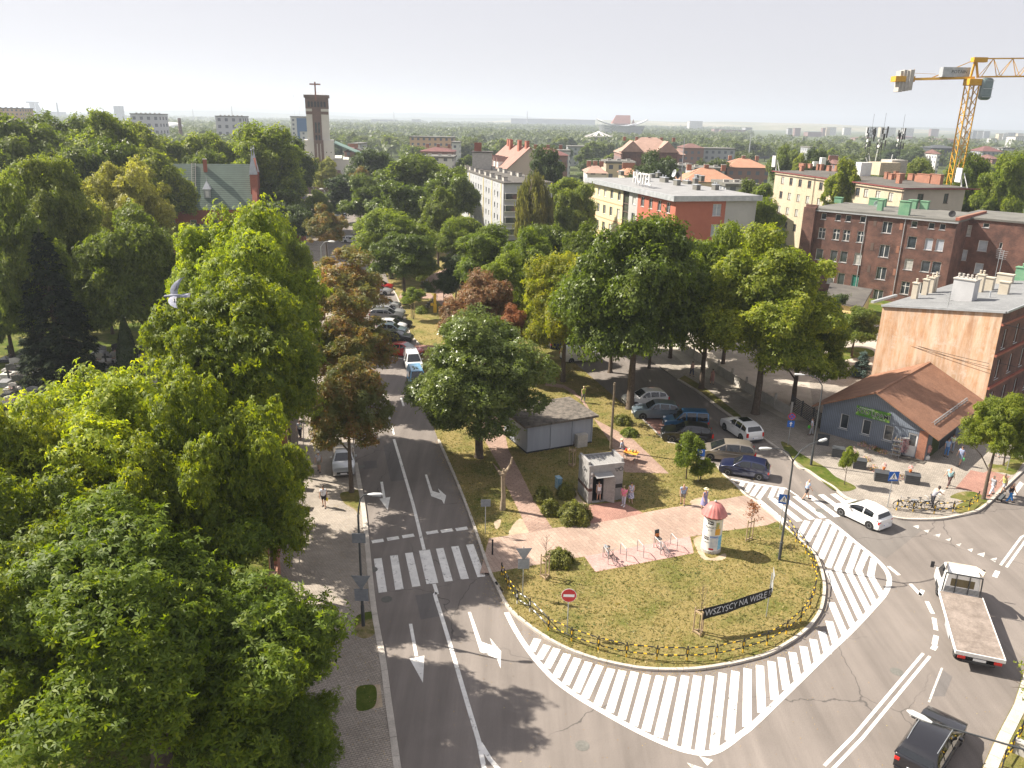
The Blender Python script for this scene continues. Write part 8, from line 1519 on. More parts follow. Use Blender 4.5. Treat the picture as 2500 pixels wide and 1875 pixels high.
def P_(k, x, y, hd, *a, **kw): p = g(k, x, y, kw.get('z', .1)); return person(p.x, p.y, hd, *a, **kw)
dn = -PI/2
P_('N', 447, 750, dn+.1, 'man in white t-shirt and black shorts walking down the left pavement', cloth((.75,.76,.8)), cloth((.02,.02,.025)), legs='short', bag=((.75,.6,.02), 1, 'yellow carrier bag held by the man in the white t-shirt'), stride=.3)
P_('N', 410, 476, dn, 'man in white cap and patterned shirt walking beside the silver parked car', cloth((.6,.6,.65), (.3,.3,.35)), cloth((.35,.33,.28)), legs='short', hat=((.8,.8,.8), 0))
P_('N', 268, 470, dn+.2, 'man in mint green top and black trousers close to the cemetery wall', cloth((.25,.5,.42)), cloth((.015,.015,.02)), stride=.15)
P_('N', 264, 222, dn, 'person in grey shirt farther up beside the cemetery wall under the brown tree', cloth((.35,.37,.42)), cloth((.03,.03,.05)))
P_('O', 1018, 583, -2.2, 'woman in pink top and pale trousers waiting in front of the toilet', cloth((.8,.22,.35)), cloth((.5,.5,.6)), stride=.05, arm=.05, fat=1.15, armpose='front', shoe=(.8,.8,.8), h=1.62)
P_('O', 1072, 556, dn, 'woman in white and navy patterned dress standing by the toilet corner', cloth((.7,.7,.75), (.15,.17,.35)), cloth((.7,.7,.75), (.1,.12,.3)), stride=.04, arm=.05, dress=True, armpose='front', sleeves=False, shoe=(.5,.35,.25), h=1.66)
p = g('O', 818, 556); person(p.x+.05, p.y-.12, PI/2+.3, 'woman in white top and grey shorts stepping into the toilet doorway', cloth((.78,.78,.82)), cloth((.32,.3,.3)), legs='short', stride=.1, sleeves=False, h=1.62, z=.16)
P_('O', 1472, 572, dn-.1, 'man in blue-grey shirt and khaki shorts walking down the brick path', cloth((.16,.24,.4), (.4,.45,.55)), cloth((.25,.22,.18)), legs='short', fat=1.15, bald=True, stride=.25)
P_('O', 1636, 612, dn+.4, 'woman in purple-blue dress and straw hat behind the advertising column', cloth((.2,.2,.38), (.3,.28,.45)), cloth((.2,.2,.38), (.3,.28,.45)), dress=True, hat=((.7,.6,.4), 1), sleeves=False, stride=.2)
P_('M', 398, 1428, .1, 'bald man in light blue t-shirt and dark shorts crossing the zebra', cloth((.3,.38,.52)), cloth((.05,.045,.05)), legs='short', bald=True, stride=.55, z=0)
P_('M', 1582, 1322, -2.6, 'heavy man in teal t-shirt and brown trousers striding in front of the shop', cloth((.28,.46,.5)), cloth((.1,.06,.06)), bald=True, fat=1.15, stride=.6, arm=.5)
P_('T', 330, 838, .4, 'bending man in grey vest and dark cap handling a bicycle', cloth((.3,.3,.33)), cloth((.08,.08,.1)), sleeves=False, hat=((.05,.04,.04), 0), stoop=.6, armpose='reach', stride=.2)
P_('T', 985, 712, PI+.2, 'woman in light grey top and white trousers walking left on the red paving', cloth((.5,.52,.57)), cloth((.7,.7,.78)), hair=(.6,.5,.38), stride=.55, h=1.64)
P_('T', 1108, 690, PI+.1, 'woman in yellow-green vest and pale shorts behind the other one on the red paving', cloth((.6,.6,.2)), cloth((.5,.53,.6)), legs='short', sleeves=False, hair=(.6,.5,.38), stride=.5, h=1.64)
P_('T', 1180, 798, -.1, 'person in black vest and bright blue trousers pulling a trolley over the crossing', cloth((.03,.03,.04)), cloth((.03,.2,.55)), sleeves=False, bald=True, stride=.5, z=0)
p = g('T', 1095, 770); root = empty('shopping_trolley', (p.x, p.y, .0), .5, 'dark two-wheeled shopping trolley pulled over the crossing at the right', 'trolley'); b = MB(); b.bar((-.25,0,.12),(.25,0,.42),.26,.2); b.build('bag', MT['dark'], root, bevel=.03); b = MB(); b.bar((.25,0,.45),(.7,0,.8),.02); b.build('handle', MT['steel'], root)
for s in (-1, 1): b = MB(); b.tube([(0,-.015,0),(0,.015,0)], [.09,.09], 12); b.build('wheel', MT['rubber'], root, (-.25, s*.16, .09))
P_('M', 1562, 1070, -1.9, 'person in light blue standing in the shade by the open side of the shop', cloth((.3,.45,.7)), cloth((.1,.25,.55)), stride=.1)
P_('M', 1605, 1035, -2.2, 'person in white shirt standing behind the light blue one by the shop', cloth((.7,.72,.8)), cloth((.3,.35,.45)), stride=.1)
P_('T', 640, 382, -2.6, 'person in denim shorts walking behind the corner linden with a green bag', cloth((.25,.3,.45)), cloth((.3,.38,.5)), legs='short', stride=.5, bag=((.15,.6,.25), 1, 'green carrier bag held by the person in denim shorts'))
P_('T', 1050, 290, -2, 'person in red and white behind the street tree at the right edge', cloth((.6,.1,.08), (.7,.7,.7)), cloth((.4,.4,.42)), stride=.2)
P_('M', 443, 893, 2.6, 'man in white t-shirt and grey trousers at the slatted gate', cloth((.62,.66,.78)), cloth((.38,.4,.42)), stride=.2, bag=((.1,.65,.05), -1, 'bright green bag carried by the man at the slatted gate'))
P_('K', 548, 892, dn+.3, 'person in lime green vest walking past the back of the transformer hut', cloth((.35,.5,.08)), cloth((.2,.2,.22)), sleeves=False, hair=(.6,.5,.3))
P_('K', 838, 1318, -.6, 'stall holder in blue with a straw hat sitting by the small orange table', cloth((.2,.3,.5), (.7,.7,.7)), cloth((.15,.15,.2)), hat=((.65,.5,.35), 1), sit=True, armpose='front', z=-.3+.1)
P_('K', 1385, 688, dn+.3, 'man in pale top and navy trousers on the shaded pavement of the right road', cloth((.6,.42,.36)), cloth((.03,.04,.1)), stride=.35)
P_('K', 1540, 750, dn+.2, 'woman in brown walking under the lindens of the right road', cloth((.35,.2,.18)), cloth((.35,.2,.18)), dress=True, stride=.2)
# ---- feral pigeon flying over the trees
c_ = gy('D', 377, 640, 17.5); root = empty('pigeon', c_, PI-.0, 'grey pigeon flying left with spread wings above the trees', 'bird'); root.rotation_euler = (-.85, .1, PI-.08)
root.scale = (1, .85, 1); pg = mat('pigeon_grey', (.2,.21,.27), (.32,.33,.4), sc=12, rough=.8); b = MB(); b.tube([(-.36,0,0),(-.2,0,0),(-.14,0,.0),(-.04,0,.0),(.06,0,.01),(.12,0,.02),(.17,0,.03),(.2,0,.03),(.225,0,.025),(.245,0,.02)], [.045,.04,.035,.06,.058,.04,.03,.03,.02,.004], 10)
n0 = len(b.v)
for i in range(0, 20): v = b.v[i]; b.v[i] = (v[0], v[1]*1.5, v[2]*.2)
for s in (-1, 1):
    prof = [(.07,0,-.09,.02),(.09,.12,-.09,.06),(.06,.22,-.12,.09),(-.02,.33,-.15,.11),(-.14,.42,-.19,.12),(-.24,.46,-.25,.12)]; vs = []
    for fx, yy_, bx, zz in prof: vs += [(fx, s*(yy_+.02), zz*.9+.02), (bx, s*(yy_+.02), zz*.9+.012), ((fx+bx)/2, s*(yy_+.02), zz*.9+.034), ((fx+bx)/2, s*(yy_+.02), zz*.9+.008)]
    m_ = len(vs)//4; fs = []
    for i in range(m_-1): a_, c2 = 4*i, 4*(i+1); fs += [(a_,c2,c2+2,a_+2),(a_+2,c2+2,c2+1,a_+1),(a_+1,c2+1,c2+3,a_+3),(a_+3,c2+3,c2,a_)]
    fs += [(0,2,1,3), (4*m_-4,4*m_-1,4*m_-3,4*m_-2)]; b.add(vs, fs)
bd = b.build('body', pg, root, smooth=True)
for s in (-1, 1):
    for j in range(2): q = MB(); q.bar((-.03-.06*j, s*.1, .085), (-.08-.05*j, s*.24, .118), .022, .006); q.build('wing_bar', MT['dark'], root)
q = MB(); q.box(-.375,-.066,-.006,-.325,.066,.013); q.build('tail_band', MT['dark'], root); q = MB(); q.cyl((.243,0,.022),(.268,0,.012),.006,.002,6); q.build('beak', MT['dark'], root)
for s in (-1, 1): q = MB(); q.ball((.212,s*.024,.034), .006, 6, 4); q.build('eye', mat('orange_eye', (.6,.15,.02)), root)
# ---- graves
gm = [mat('pale_gravestone', (.42,.4,.37), (.55,.53,.5), rough=.7, sc=3), mat('grey_granite', (.22,.22,.23), (.32,.32,.33), rough=.35, sc=6), mat('dark_granite', (.05,.05,.055), (.1,.1,.1), rough=.2, sc=6)]
rng = random.Random(77); gi = 0; where = []
spots = [('G',130,600,0),('G',380,600,1),('G',60,470,2),('G',250,470,2),('G',430,480,1),('G',80,700,0),('G',180,760,0),('G',40,810,1),('G',160,860,0),('G',350,890,1),('G',90,930,2),('G',370,980,2),('G',130,1060,0),('G',60,1110,2),('G',430,800,0),
 ('G',1310,410,1),('G',1530,400,1),('G',1590,330,2),('G',1280,530,0),('G',1410,520,0),('G',1520,500,1),('G',1600,500,0),('G',1370,590,0),('G',1340,640,1),('G',1290,690,0),('G',1350,740,0),('G',1590,690,0),('G',1560,760,1),('G',1920,400,1),('G',1900,470,0),('G',1980,700,2),('G',1590,830,0),('G',2060,660,1),('W',130,1290,2),('W',20,1330,0),('W',60,1260,1),('G',250,720,2),('G',1470,690,2),('G',1700,330,2),('G',1950,300,1)]
for i in range(34): spots.append(('G', rng.choice([rng.uniform(0, 500), rng.uniform(1180, 2080)]), rng.uniform(430, 1020), rng.randrange(3)))
for i in range(len(spots)-1, 40, -1):
    if any((g(*spots[i][:3])-g(*q[:3])).length < 1.9 for q in spots[:i]): spots.pop(i)
gp = [g(k, x, y) for k, x, y, m_ in spots]
adj = ('low', 'broad', 'narrow', 'tall'); colr = ('pale', 'grey granite', 'dark granite'); fl = ('red', 'white', 'yellow', 'no')
for i, (k, x, y, m_) in enumerate(spots):
    p = gp[i]; w_, l_, h_ = rng.uniform(.9, 1.5), rng.uniform(1.8, 2.2), rng.uniform(.7, 1.2); side = 'left of the spruce' if k == 'G' and x < 480 else ('between spruce and thuja' if k == 'G' and x < 1650 else ('right of the thuja' if k == 'G' else 'behind the scorched street trees'))
    root = empty('grave', (p.x, p.y+.6, .1), rng.uniform(-.1, .1)+.15, '%s %s grave %s' % ('cross-topped' if i % 5 == 2 else ('flowered' if i % 4 != 3 else 'bare'), colr[m_], side), 'grave', 'graves in the cemetery')
    b = MB(); b.box(-w_/2, -l_/2, 0, w_/2, l_/2, .22); b.box(-w_/2+.12, -l_/2+.12, .221, w_/2-.12, l_/2-.4, .32+.2*(i % 2)); b.build('slab', gm[m_], root, bevel=.015)
    b = MB()
    if i % 5 == 2: b.box(-.08, l_/2-.3, .22, .08, l_/2-.16, 1.5); b.box(-.35, l_/2-.29, 1.05, .35, l_/2-.17, 1.2); b.build('cross', gm[2], root)
    else: b.add([(-w_*.38,l_/2-.32,.22),(w_*.38,l_/2-.32,.22),(w_*.38,l_/2-.32,h_),(0,l_/2-.32,h_+.13),(-w_*.38,l_/2-.32,h_),(-w_*.38,l_/2-.16,.22),(w_*.38,l_/2-.16,.22),(w_*.38,l_/2-.16,h_),(0,l_/2-.16,h_+.13),(-w_*.38,l_/2-.16,h_)], [(0,1,2,3,4),(9,8,7,6,5),(0,5,6,1),(1,6,7,2),(2,7,8,3),(3,8,9,4),(4,9,5,0)]); b.build('headstone', gm[(m_+i) % 3], root, bevel=.01)
    if i % 4 != 3: r_ = np.random.default_rng(i); q = r_.normal(size=(60, 3))*[.22,.18,.08]+[0, l_*.15, .5]; put(leaves('grave_flowers', q, r_.normal(size=q.shape), .12, 'quad', LF['flowers'], r_), 'grave_flowers', root)
# ================================================================ TOWER CRANE
Yk = 176; bs_ = gy('E', 1668, 1130, Yk); tp = gy('E', 1790, 225, Yk); xk = (bs_.x + tp.x)/2; zt_ = tp.z
root = empty('tower_crane', (xk, Yk, 0), 0, 'tall yellow flat-top tower crane with grey counterweights behind the brick tenement', 'crane'); yc = mat('crane_yellow', (.62,.34,.03), (.55,.28,.02), sc=1)
def lattice(b, a, c, w_, h_, step, t=.12, tri=False):
    a = Vector(a); c = Vector(c); d = (c-a).normalized(); L = (c-a).length; sx = d.cross(Zv); sx = sx.normalized() if sx.length > .1 else Vector((1, 0, 0)); uz = sx.cross(d)
    cs = [sx*-w_/2+uz*-h_/2, sx*w_/2+uz*-h_/2] + ([uz*h_/2] if tri else [sx*w_/2+uz*h_/2, sx*-w_/2+uz*h_/2])
    for q in cs: b.bar(a+q, c+q, t)
    n = int(L/step)
    for i in range(n):
        p0, p1 = a+d*(L*i/n), a+d*(L*(i+1)/n)
        for j in range(len(cs)):
            q0, q1 = cs[j], cs[(j+1) % len(cs)]; b.bar(p0+q0, p1+q1 if i % 2 else p1+q1, t*.55);
            if i % 3 == 0: b.bar(p0+q0, p0+q1, t*.6)
b = MB(); lattice(b, (0,0,0), (0,0,zt_-.6), 1.9, 1.9, 1.9, .2); b.build('mast', yc, root); b = MB(); b.box(-.35,-.3,2,-.05,.3,zt_-3);
q = MB()
for z_ in np.arange(1, zt_-2, 1.2): q.bar((-.3,-.2,z_),(.3,-.2,z_+.0),.05)
for s in (-.3,.3): q.bar((s,-.2,1),(s,-.2,zt_-2),.07)
q.build('ladder', MT['zinc'], root)
lft = gy('E', 1240, 222, Yk+6) ; jd = Vector((lft.x-xk, 6, 0)); L1_ = jd.length; jd.normalize(); up_ = 1.2
b = MB(); b.box(-1.3,-1.3,zt_-.6,1.3,1.3,zt_+.7); b.build('slewing_ring', yc, root, bevel=.1)
b = MB(); z0_ = zt_+.9; e = jd*L1_ + Zv*(lft.z+.5 - 0); s0 = Zv*z0_; b.bar(s0+Vector((0,-.6,0)), e+Vector((0,-.6,0)), .28, .45); b.bar(s0+Vector((0,.6,0)), e+Vector((0,.6,0)), .28, .45)
for i in range(8): t = i/8; b.bar((s0+Vector((0,-.6,0))).lerp(e+Vector((0,-.6,0)), t), (s0+Vector((0,.6,0))).lerp(e+Vector((0,.6,0)), t+.1), .1)
topn = Zv*(z0_+3.6); b.bar(topn, s0.lerp(e, .52)+Zv*.3, .12); b.bar(topn, s0.lerp(e, .52)+Vector((0,.7,.3)), .12); b.bar(s0.lerp(e,.8), s0.lerp(e,.8)+Zv*2.0, .08); b.bar(s0.lerp(e,.5)+Zv*.9, s0.lerp(e,.8)+Zv*1.2, .06); b.build('counter_jib', yc, root)
b = MB(); b.bar((-.6,0,z0_), (-.2,0,z0_+3.8), .35); b.bar((.9,0,z0_), (-.2,0,z0_+3.8), .35); b.box(-.9,-.7,z0_+3.0,1.9,.7,z0_+3.9); b.build('tower_head', yc, root)
b = MB(); c_ = s0.lerp(e, .26)+Zv*1.0; b.box(c_.x-2.8, c_.y-.8, c_.z-.8, c_.x+2.8, c_.y+.8, c_.z+1.1); wn_ = b.build('winch_housing', MT['zinc'], root); text('crane_text', 'POTAIN', .9, MT['dark'], wn_, (c_.x+.6, c_.y-.83, c_.z+.2), ext=.01)
for i in range(4): c_ = s0.lerp(e, .985-.045*i); b = MB(); b.box(c_.x-.42, c_.y-1.1, c_.z-2.5+.1*i, c_.x+.42, c_.y+1.1, c_.z+1.7+.15*(i % 2)); b.build('counterweight', MT['concrete'], root, bevel=.05)
c_ = s0.lerp(e, .93); b = MB(); b.box(c_.x-2.2, c_.y-1.2, c_.z-.5, c_.x+1.9, c_.y+1.2, c_.z+.6); b.build('ballast_frame', yc, root)
b = MB(); jr = Vector((34, -9, 0)); s1 = Vector((1.2,0,z0_+.2)); e1 = s1 + jr + Zv*.6; b.bar(s1+Vector((0,-.7,0)), e1+Vector((0,-.7,0)), .24); b.bar(s1+Vector((0,.7,0)), e1+Vector((0,.7,0)), .24); t1 = Vector((1.5,0,z0_+3.7)); e2 = e1+Zv*3.2; b.bar(t1, e2, .24); n = 10
for i in range(n):
    p0, p1, m0 = s1.lerp(e1, i/n), s1.lerp(e1, (i+1)/n), t1.lerp(e2, (i+.5)/n)
    for s in (-.7,.7): v_ = Vector((0, s, 0)); b.bar(p0+v_, m0, .11); b.bar(m0, p1+v_, .11)
    b.bar(p0+Vector((0,-.7,0)), p0+Vector((0,.7,0)), .08)
b.build('jib', yc, root); b = MB(); b.box(1.3,-1.7,zt_-3.4,3.7,-.1,zt_+.9); cb = b.build('cab', glassmat('cab_glass', (.08,.12,.12), .15, (.14,.2,.2)), root, bevel=.7, seg=4); b = MB()
for z_ in (zt_-2.8, zt_-1.2, zt_+.3): b.bar((1.6,-1.72,z_),(3.6,-1.72,z_),.08)
b.build('cab_frame', MT['zinc'], root)
# ================================================================ DISTANT TOWN
def towerm(name, c, wn=(.12,.13,.16), px=3.2, pz=2.8):
    m, nt, bs, tc = newmat(name); bs.inputs['Roughness'].default_value = .8; v = tc.outputs['Object']; sp = node(nt, 'SeparateXYZ'); nt.links.new(v, sp.inputs[0])
    a = node(nt, 'Math', operation='ADD'); nt.links.new(sp.outputs[0], a.inputs[0]); nt.links.new(sp.outputs[1], a.inputs[1]); fs = []
    for src, per, lo, hi in ((a.outputs[0], px, .3, .72), (sp.outputs[2], pz, .35, .82)):
        d = node(nt, 'Math', operation='DIVIDE'); nt.links.new(src, d.inputs[0]); d.inputs[1].default_value = per; f = node(nt, 'Math', operation='FRACT'); nt.links.new(d.outputs[0], f.inputs[0])
        g1 = node(nt, 'Math', operation='GREATER_THAN'); nt.links.new(f.outputs[0], g1.inputs[0]); g1.inputs[1].default_value = lo; g2 = node(nt, 'Math', operation='LESS_THAN'); nt.links.new(f.outputs[0], g2.inputs[0]); g2.inputs[1].default_value = hi
        mu = node(nt, 'Math', operation='MULTIPLY'); nt.links.new(g1.outputs[0], mu.inputs[0]); nt.links.new(g2.outputs[0], mu.inputs[1]); fs.append(mu.outputs[0])
    mu = node(nt, 'Math', operation='MULTIPLY'); nt.links.new(fs[0], mu.inputs[0]); nt.links.new(fs[1], mu.inputs[1]); nt.links.new(mix(nt, mu.outputs[0], c, wn), bs.inputs['Base Color']); return m
TM = dict(w=towerm('pale_facade', (.55,.54,.52)), y=towerm('cream_facade', (.6,.5,.34)), g=towerm('grey_facade', (.34,.35,.37)), b=towerm('blue_facade', (.06,.14,.27), (.04,.1,.2)), r=towerm('red_facade', (.24,.14,.12)), o=towerm('ochre_facade', (.5,.33,.2)), off=towerm('office_facade', (.5,.53,.57), (.06,.1,.18), 4, 30), ws=towerm('sparse_facade', (.48,.47,.49), (.1,.1,.12), 5.5, 5), d=towerm('dark_facade', (.1,.1,.12), (.05,.05,.06), 6, 6))
def far(name, k, xl, xr, yt, Y, m, label, depth=14, roof=None, rot=0., zb=0, cat='building', hr=0, rm=None, group=None, extra=0):
    """a distant building: left and right edges and roof line surveyed in the photograph, standing Y metres off"""
    a, c = gy(k, xl, yt, Y), gy(k, xr, yt, Y); w_ = c.x-a.x; h = max(3, min(a.z, c.z) if abs(a.z-c.z) < 2 else (a.z+c.z)/2); root = empty(name, (a.x, Y, zb), rot, label, cat, group); b = MB(); b.box(0, 0, -2, w_, depth, h); b.build('wall', TM.get(m) or m, root)
    if hr: b = MB(); o = .5; i_ = min(w_*.5, depth*.5)*.8; b.add([(-o,-o,h+.02),(w_+o,-o,h+.02),(w_+o,depth+o,h+.02),(-o,depth+o,h+.02),(i_,depth/2,h+hr),(w_-i_,depth/2,h+hr)], [(0,1,5,4),(1,2,5),(2,3,4,5),(3,0,4),(3,2,1,0)]); rf = b.build('roof', rm or tile_r, root)
    else: b = MB(); b.box(-.3,-.3,h+.02,w_+.3,depth+.3,h+.7); rf = b.build('roof', roof or MT['roofelt'], root)
    rr_ = random.Random(int(xl*7+Y))
    for i in range(extra): x_ = w_*(i+.5)/extra; stack(rf, x_, depth*(.5 if hr else .4), h+hr*.75, 1.2, .8, 1.6 if hr else 1.2, MT['brick_o'] if hr else MT['concrete'], MT['concrete'])
    return root, w_, h, rf
far('slab_block', 'A', -60, 158, 268, 620, 'o', 'ochre and grey slab block cut by the left edge above the treeline', 16, extra=5)
far('slab_block', 'A', 1003, 1217, 312, 640, 'ws', 'pale high-rise slab end with few windows, left of the domed hall', 18, extra=6); far('slab_block', 'A', 1660, 1858, 330, 640, 'ws', 'pale high-rise slab end with few windows, right of the domed hall', 18, extra=6)
far('high_rise', 'A', 873, 920, 250, 2400, 'g', 'slim grey office tower on the left horizon', 26);
r_, w_, h_, rf = far('high_rise', 'B', 345, 470, 335, 560, 'w', 'blue and white residential tower half hidden by the church tower', 16); b = MB(); b.box(4, -.3, 0, w_*.52, -.05, h_-.5); b.box(w_*.52+.01, -.3, h_-9, w_+.1, -.05, h_-.5); b.build('blue_cladding', mat('blue_cladding', (.05,.13,.28)), r_); antenna(rf, 2, 3, h_, 14); antenna(rf, 5, 5, h_, 7)
c_ = gy('A', 250, 215, 3300); root = empty('headframe', (c_.x, 3300, 0), 0, 'tall concrete mine headframe on the left horizon', 'headframe'); z_ = c_.z; b = MB(); b.box(-20,-12,z_-6,18,12,z_); b.bar((-4,0,0),(-4,0,z_),12,14); b.bar((12,0,z_-4),(36,0,0),9,8); b.bar((12,0,z_-4),(14,0,0),6,6)
for i in range(4): b.bar((0,0,z_*(.2+.18*i)),(26-4*i,0,z_*(.2+.18*i)),4)
b.build('frame', TM['d'], root); far('mine_hall', 'A', 165, 445, 292, 3300, 'd', 'long dark colliery hall under the headframe', 60)
for k, x0, x1, yt, Y, m_, lb in (('A',432,440,222,2900,'d','leaning-looking tall chimney right of the headframe'), ('A',1375,1388,342,700,MT['brick'],'brick chimney right of the domed hall')):
    a, c = gy(k, x0, yt, Y), gy(k, x1, yt, Y); r0 = (c.x-a.x)/2+.5; b = MB(); b.cyl((0,0,0),(0,0,a.z),r0*1.5,r0,14); o = b.build('chimney_stack', TM.get(m_) if isinstance(m_, str) else m_, None, ((a.x+c.x)/2, Y, 0)); tag(o, lb, 'chimney')
b = MB(); a, c = gy('A', 1225, 390, 1100), gy('A', 1420, 390, 1100); R0 = (c.x-a.x)/2; zz = gy('A', 1310, 372, 1100).z; b.lathe([(R0,0),(R0,zz*.5),(R0*.8,zz*.82),(R0*.4,zz*.97),(.1,zz)], 32); o = b.build('domed_hall', MT['white'], None, ((a.x+c.x)/2, 1100, 0), smooth=True); tag(o, 'low white domed hall roof behind the left trees', 'hall')
c_ = gy('A', 722, 295, 2600); b = MB(); b.cyl((0,0,0),(0,0,c_.z-20),6); b.box(-14,-10,c_.z-20,14,10,c_.z); o = b.build('water_tower', TM['d'], None, (c_.x, 2600, 0)); tag(o, 'small dark water tower on the left horizon', 'tower')
a, c = gy('C', 815, 205, 1700), gy('C', 1228, 215, 1700); cx_ = (a.x+c.x)/2; R0 = (c.x-a.x)/2; n = 40; b = MB(); vs = []
for r_ in (.62, .8, 1.0):
    for i in range(n): t = 2*PI*i/n; lift = (abs(math.cos(t))**2)*14*r_; vs.append((R0*r_*math.cos(t), R0*.8*r_*math.sin(t), 12+6*r_+lift))
b.add(vs, [(j*n+i, j*n+(i+1) % n, (j+1)*n+(i+1) % n, (j+1)*n+i) for j in range(2) for i in range(n)]); root = empty('stadium', (cx_, 1700+R0*.8, 0), 0, 'big oval stadium with pale curving canopy in the distance', 'stadium'); o = b.build('canopy', MT['zinc'], root); o.modifiers.new('t', 'SOLIDIFY').thickness = 1.5; b = MB(); b.lathe([(R0*.75,0),(R0*.9,19),(R0*.86,19),(R0*.6,5)], 40); o = b.build('stands', TM['g'], root); o.scale = (1, .8, 1)
c_ = gy('C', 828, 225, 900); root = empty('pyramid_roof_tower', (c_.x, 900, 0), 0, 'white lattice-topped observation pavilion before the stadium', 'tower'); R0 = 15; zz = c_.z; z1_ = gy('C', 828, 262, 900).z; b = MB()
for i in range(10): t = 2*PI*i/10; b.bar((0,0,zz), (R0*math.cos(t), R0*math.sin(t), z1_), .9)
b.build('lattice', MT['white'], root); b = MB(); b.lathe([(R0,z1_-1),(R0,z1_+.2),(8,z1_+.3)], 12); b.lathe([(11,-1),(8,z1_-1)], 8); b.build('drum', MT['concrete'], root)
root, w_, h_, rf = far('school', 'C', 1000, 1490, 395, 330, 'r', 'large old school with long pink hipped roof and row of brick dormers', 24, hr=6.2, rm=tile_p, extra=5)
for u in (.17, .72): b = MB(); x = w_*u; b.box(x-4, -1, 0, x+4, 3, h_+.8); b.mi = 1; b.add([(x-4.6,-1.4,h_+.8),(x+4.6,-1.4,h_+.8),(x,-1.4,h_+5),(x-4.6,9,h_+.8),(x+4.6,9,h_+.8),(x,9,h_+5)], [(0,1,2),(0,2,5,3),(1,4,5,2)]); b.build('gable_bay', [MT['brick'], tile_p], root)
c_ = gy('C', 1095, 128, 2300); root = empty('far_church', (c_.x, 2300, 0), 0, 'red brick far church with spire on the hill above the stadium', 'church'); b = MB(); b.box(-8,-8,0,8,8,c_.z-26); b.mi = 1; b.add([(-9,-9,c_.z-26),(9,-9,c_.z-26),(9,9,c_.z-26),(-9,9,c_.z-26),(0,0,c_.z)], [(0,1,4),(1,2,4),(2,3,4),(3,0,4)]); b.build('tower', [MT['brick_r'], MT['brick_r']], root); b = MB(); b.box(-52,-10,0,-9,10,22); b.add([(-60,-14,22),(-9,-14,22),(-9,14,22),(-60,14,22),(-48,0,44),(-9,0,44)], [(0,1,5,4),(1,2,5),(2,3,4,5),(3,0,4)]); b.build('nave', MT['brick_r'], root)
T_ = [('B',1265,1600,492,470,'o','ochre and grey flat-roofed works building among trees',0),('B',1345,1600,598,330,'r','row of houses with dark red roofs left of the steep-roofed house',3),('B',1590,1645,535,440,'w','small white block with a red stripe',0),('B',760,840,605,330,'r','house with dark red roof beside the church nave',4),('B',820,890,545,420,'w','white flat house behind the church nave',0),('B',1370,1600,650,300,'w','pale flat-roofed terrace beside the grey block',0),
 ('C',150,610,372,420,'w','long low white terrace right of the steep-roofed house',0),('C',290,590,405,300,'r','dark red roofed row behind the birch',5),('C',20,280,480,262,'r','red roofed house with tall chimneys right of the steep-roofed house',5),('C',590,820,345,520,'g','low grey hall before the white lattice pavilion',0),('C',475,560,305,800,'w','small white villas beyond the low terrace',2),('C',740,890,545,240,'w','house with pinkish hipped roof behind the poplar',4),
 ('C',885,1110,470,270,'y','low cream block with grey roof before the school',0),('C',1030,1130,560,225,'y','orange tiled roof behind the hotel dish',3.5),('C',1490,1900,610,215,'y','long bright orange tiled roof behind the hotel',6.5),('C',1820,2140,500,300,'r','orange and dark roofed houses right of the long orange roof',6),('C',1400,1560,500,290,'g','grey terrace with low roofs behind the round tree',0),('C',1480,1640,350,420,'r','red roofed wing right of the school',4),('C',1640,1880,362,430,'g','pale grey flats right of the school',0),('C',1570,1800,520,262,'g','grey flat roof behind the long orange one',0),('C',1810,2060,650,190,'g','dark low workshops with vents right of the hotel',0),
 ('C',1980,2200,360,700,'d','blue-grey shed with pale roof far right',0),('C',670,820,240,1500,'w','low pale hall left of the stadium',0),('C',150,800,130,4200,'d','long dark industrial works on the horizon',0),('B',970,1160,352,3600,'d','dark works with stacks on the centre horizon',0),('B',1280,1340,352,3400,'g','flat shed on the centre horizon',0),('C',1530,1630,145,3000,'w','white sheds on the right hill field',0),('C',1720,1800,205,2300,'r','reddish blocks below the hill field',0),('C',1780,1960,212,2000,'r','brown-red estate below the hill field',0),('C',1960,2010,195,2200,'g','grey block in the brown-red estate',0),
 ('E',760,830,855,300,'r','house with red roof behind the cream block cabinets',3),('R',1380,1620,410,620,MT['dark'],'long dark slate mansard roof right of the antenna masts',4),('R',1840,2020,440,600,'g','stone building with dark mansard and glazed gable',7),('R',2020,2130,415,640,'w','white office block with window bands beside the dark mansard',0),('R',640,705,368,900,'w','small white office cube left of the masts',0),('R',1250,1700,400,760,'w','white banded low building behind the slate roof',0),('R',1930,1990,510,420,'r','red-roofed house peeping between bright trees',4),('R',1430,1460,465,500,'w','small white chapel turret with red cap',5),
 ('R',820,1250,385,900,'off','long blue-glass office with white columns behind the antenna masts',0),('R',1390,1480,330,1400,'y','orange-cream townhouses in the city',3),('R',1500,1620,335,1500,'r','red roofed townhouses in the city',4),('R',700,900,320,1700,'r','red roofed quarter left of the masts',4),('R',1120,1240,310,2000,'r','brown roofs beneath the white towers',3),('R',1730,1815,330,1500,'y','cream villa block right of the crane mast',0),('R',270,395,268,2100,'r','long low brown-red blocks left part of the city',0),('R',290,340,410,500,'g','grey shed among trees behind the cream block',0),('R',520,600,545,320,'r','brick shed behind the yellowish tree',2),('R',2125,2230,440,900,'r','red roofs at the right edge',5),('R',2140,2230,310,1300,'w','wide white tower block at the right edge',0)]
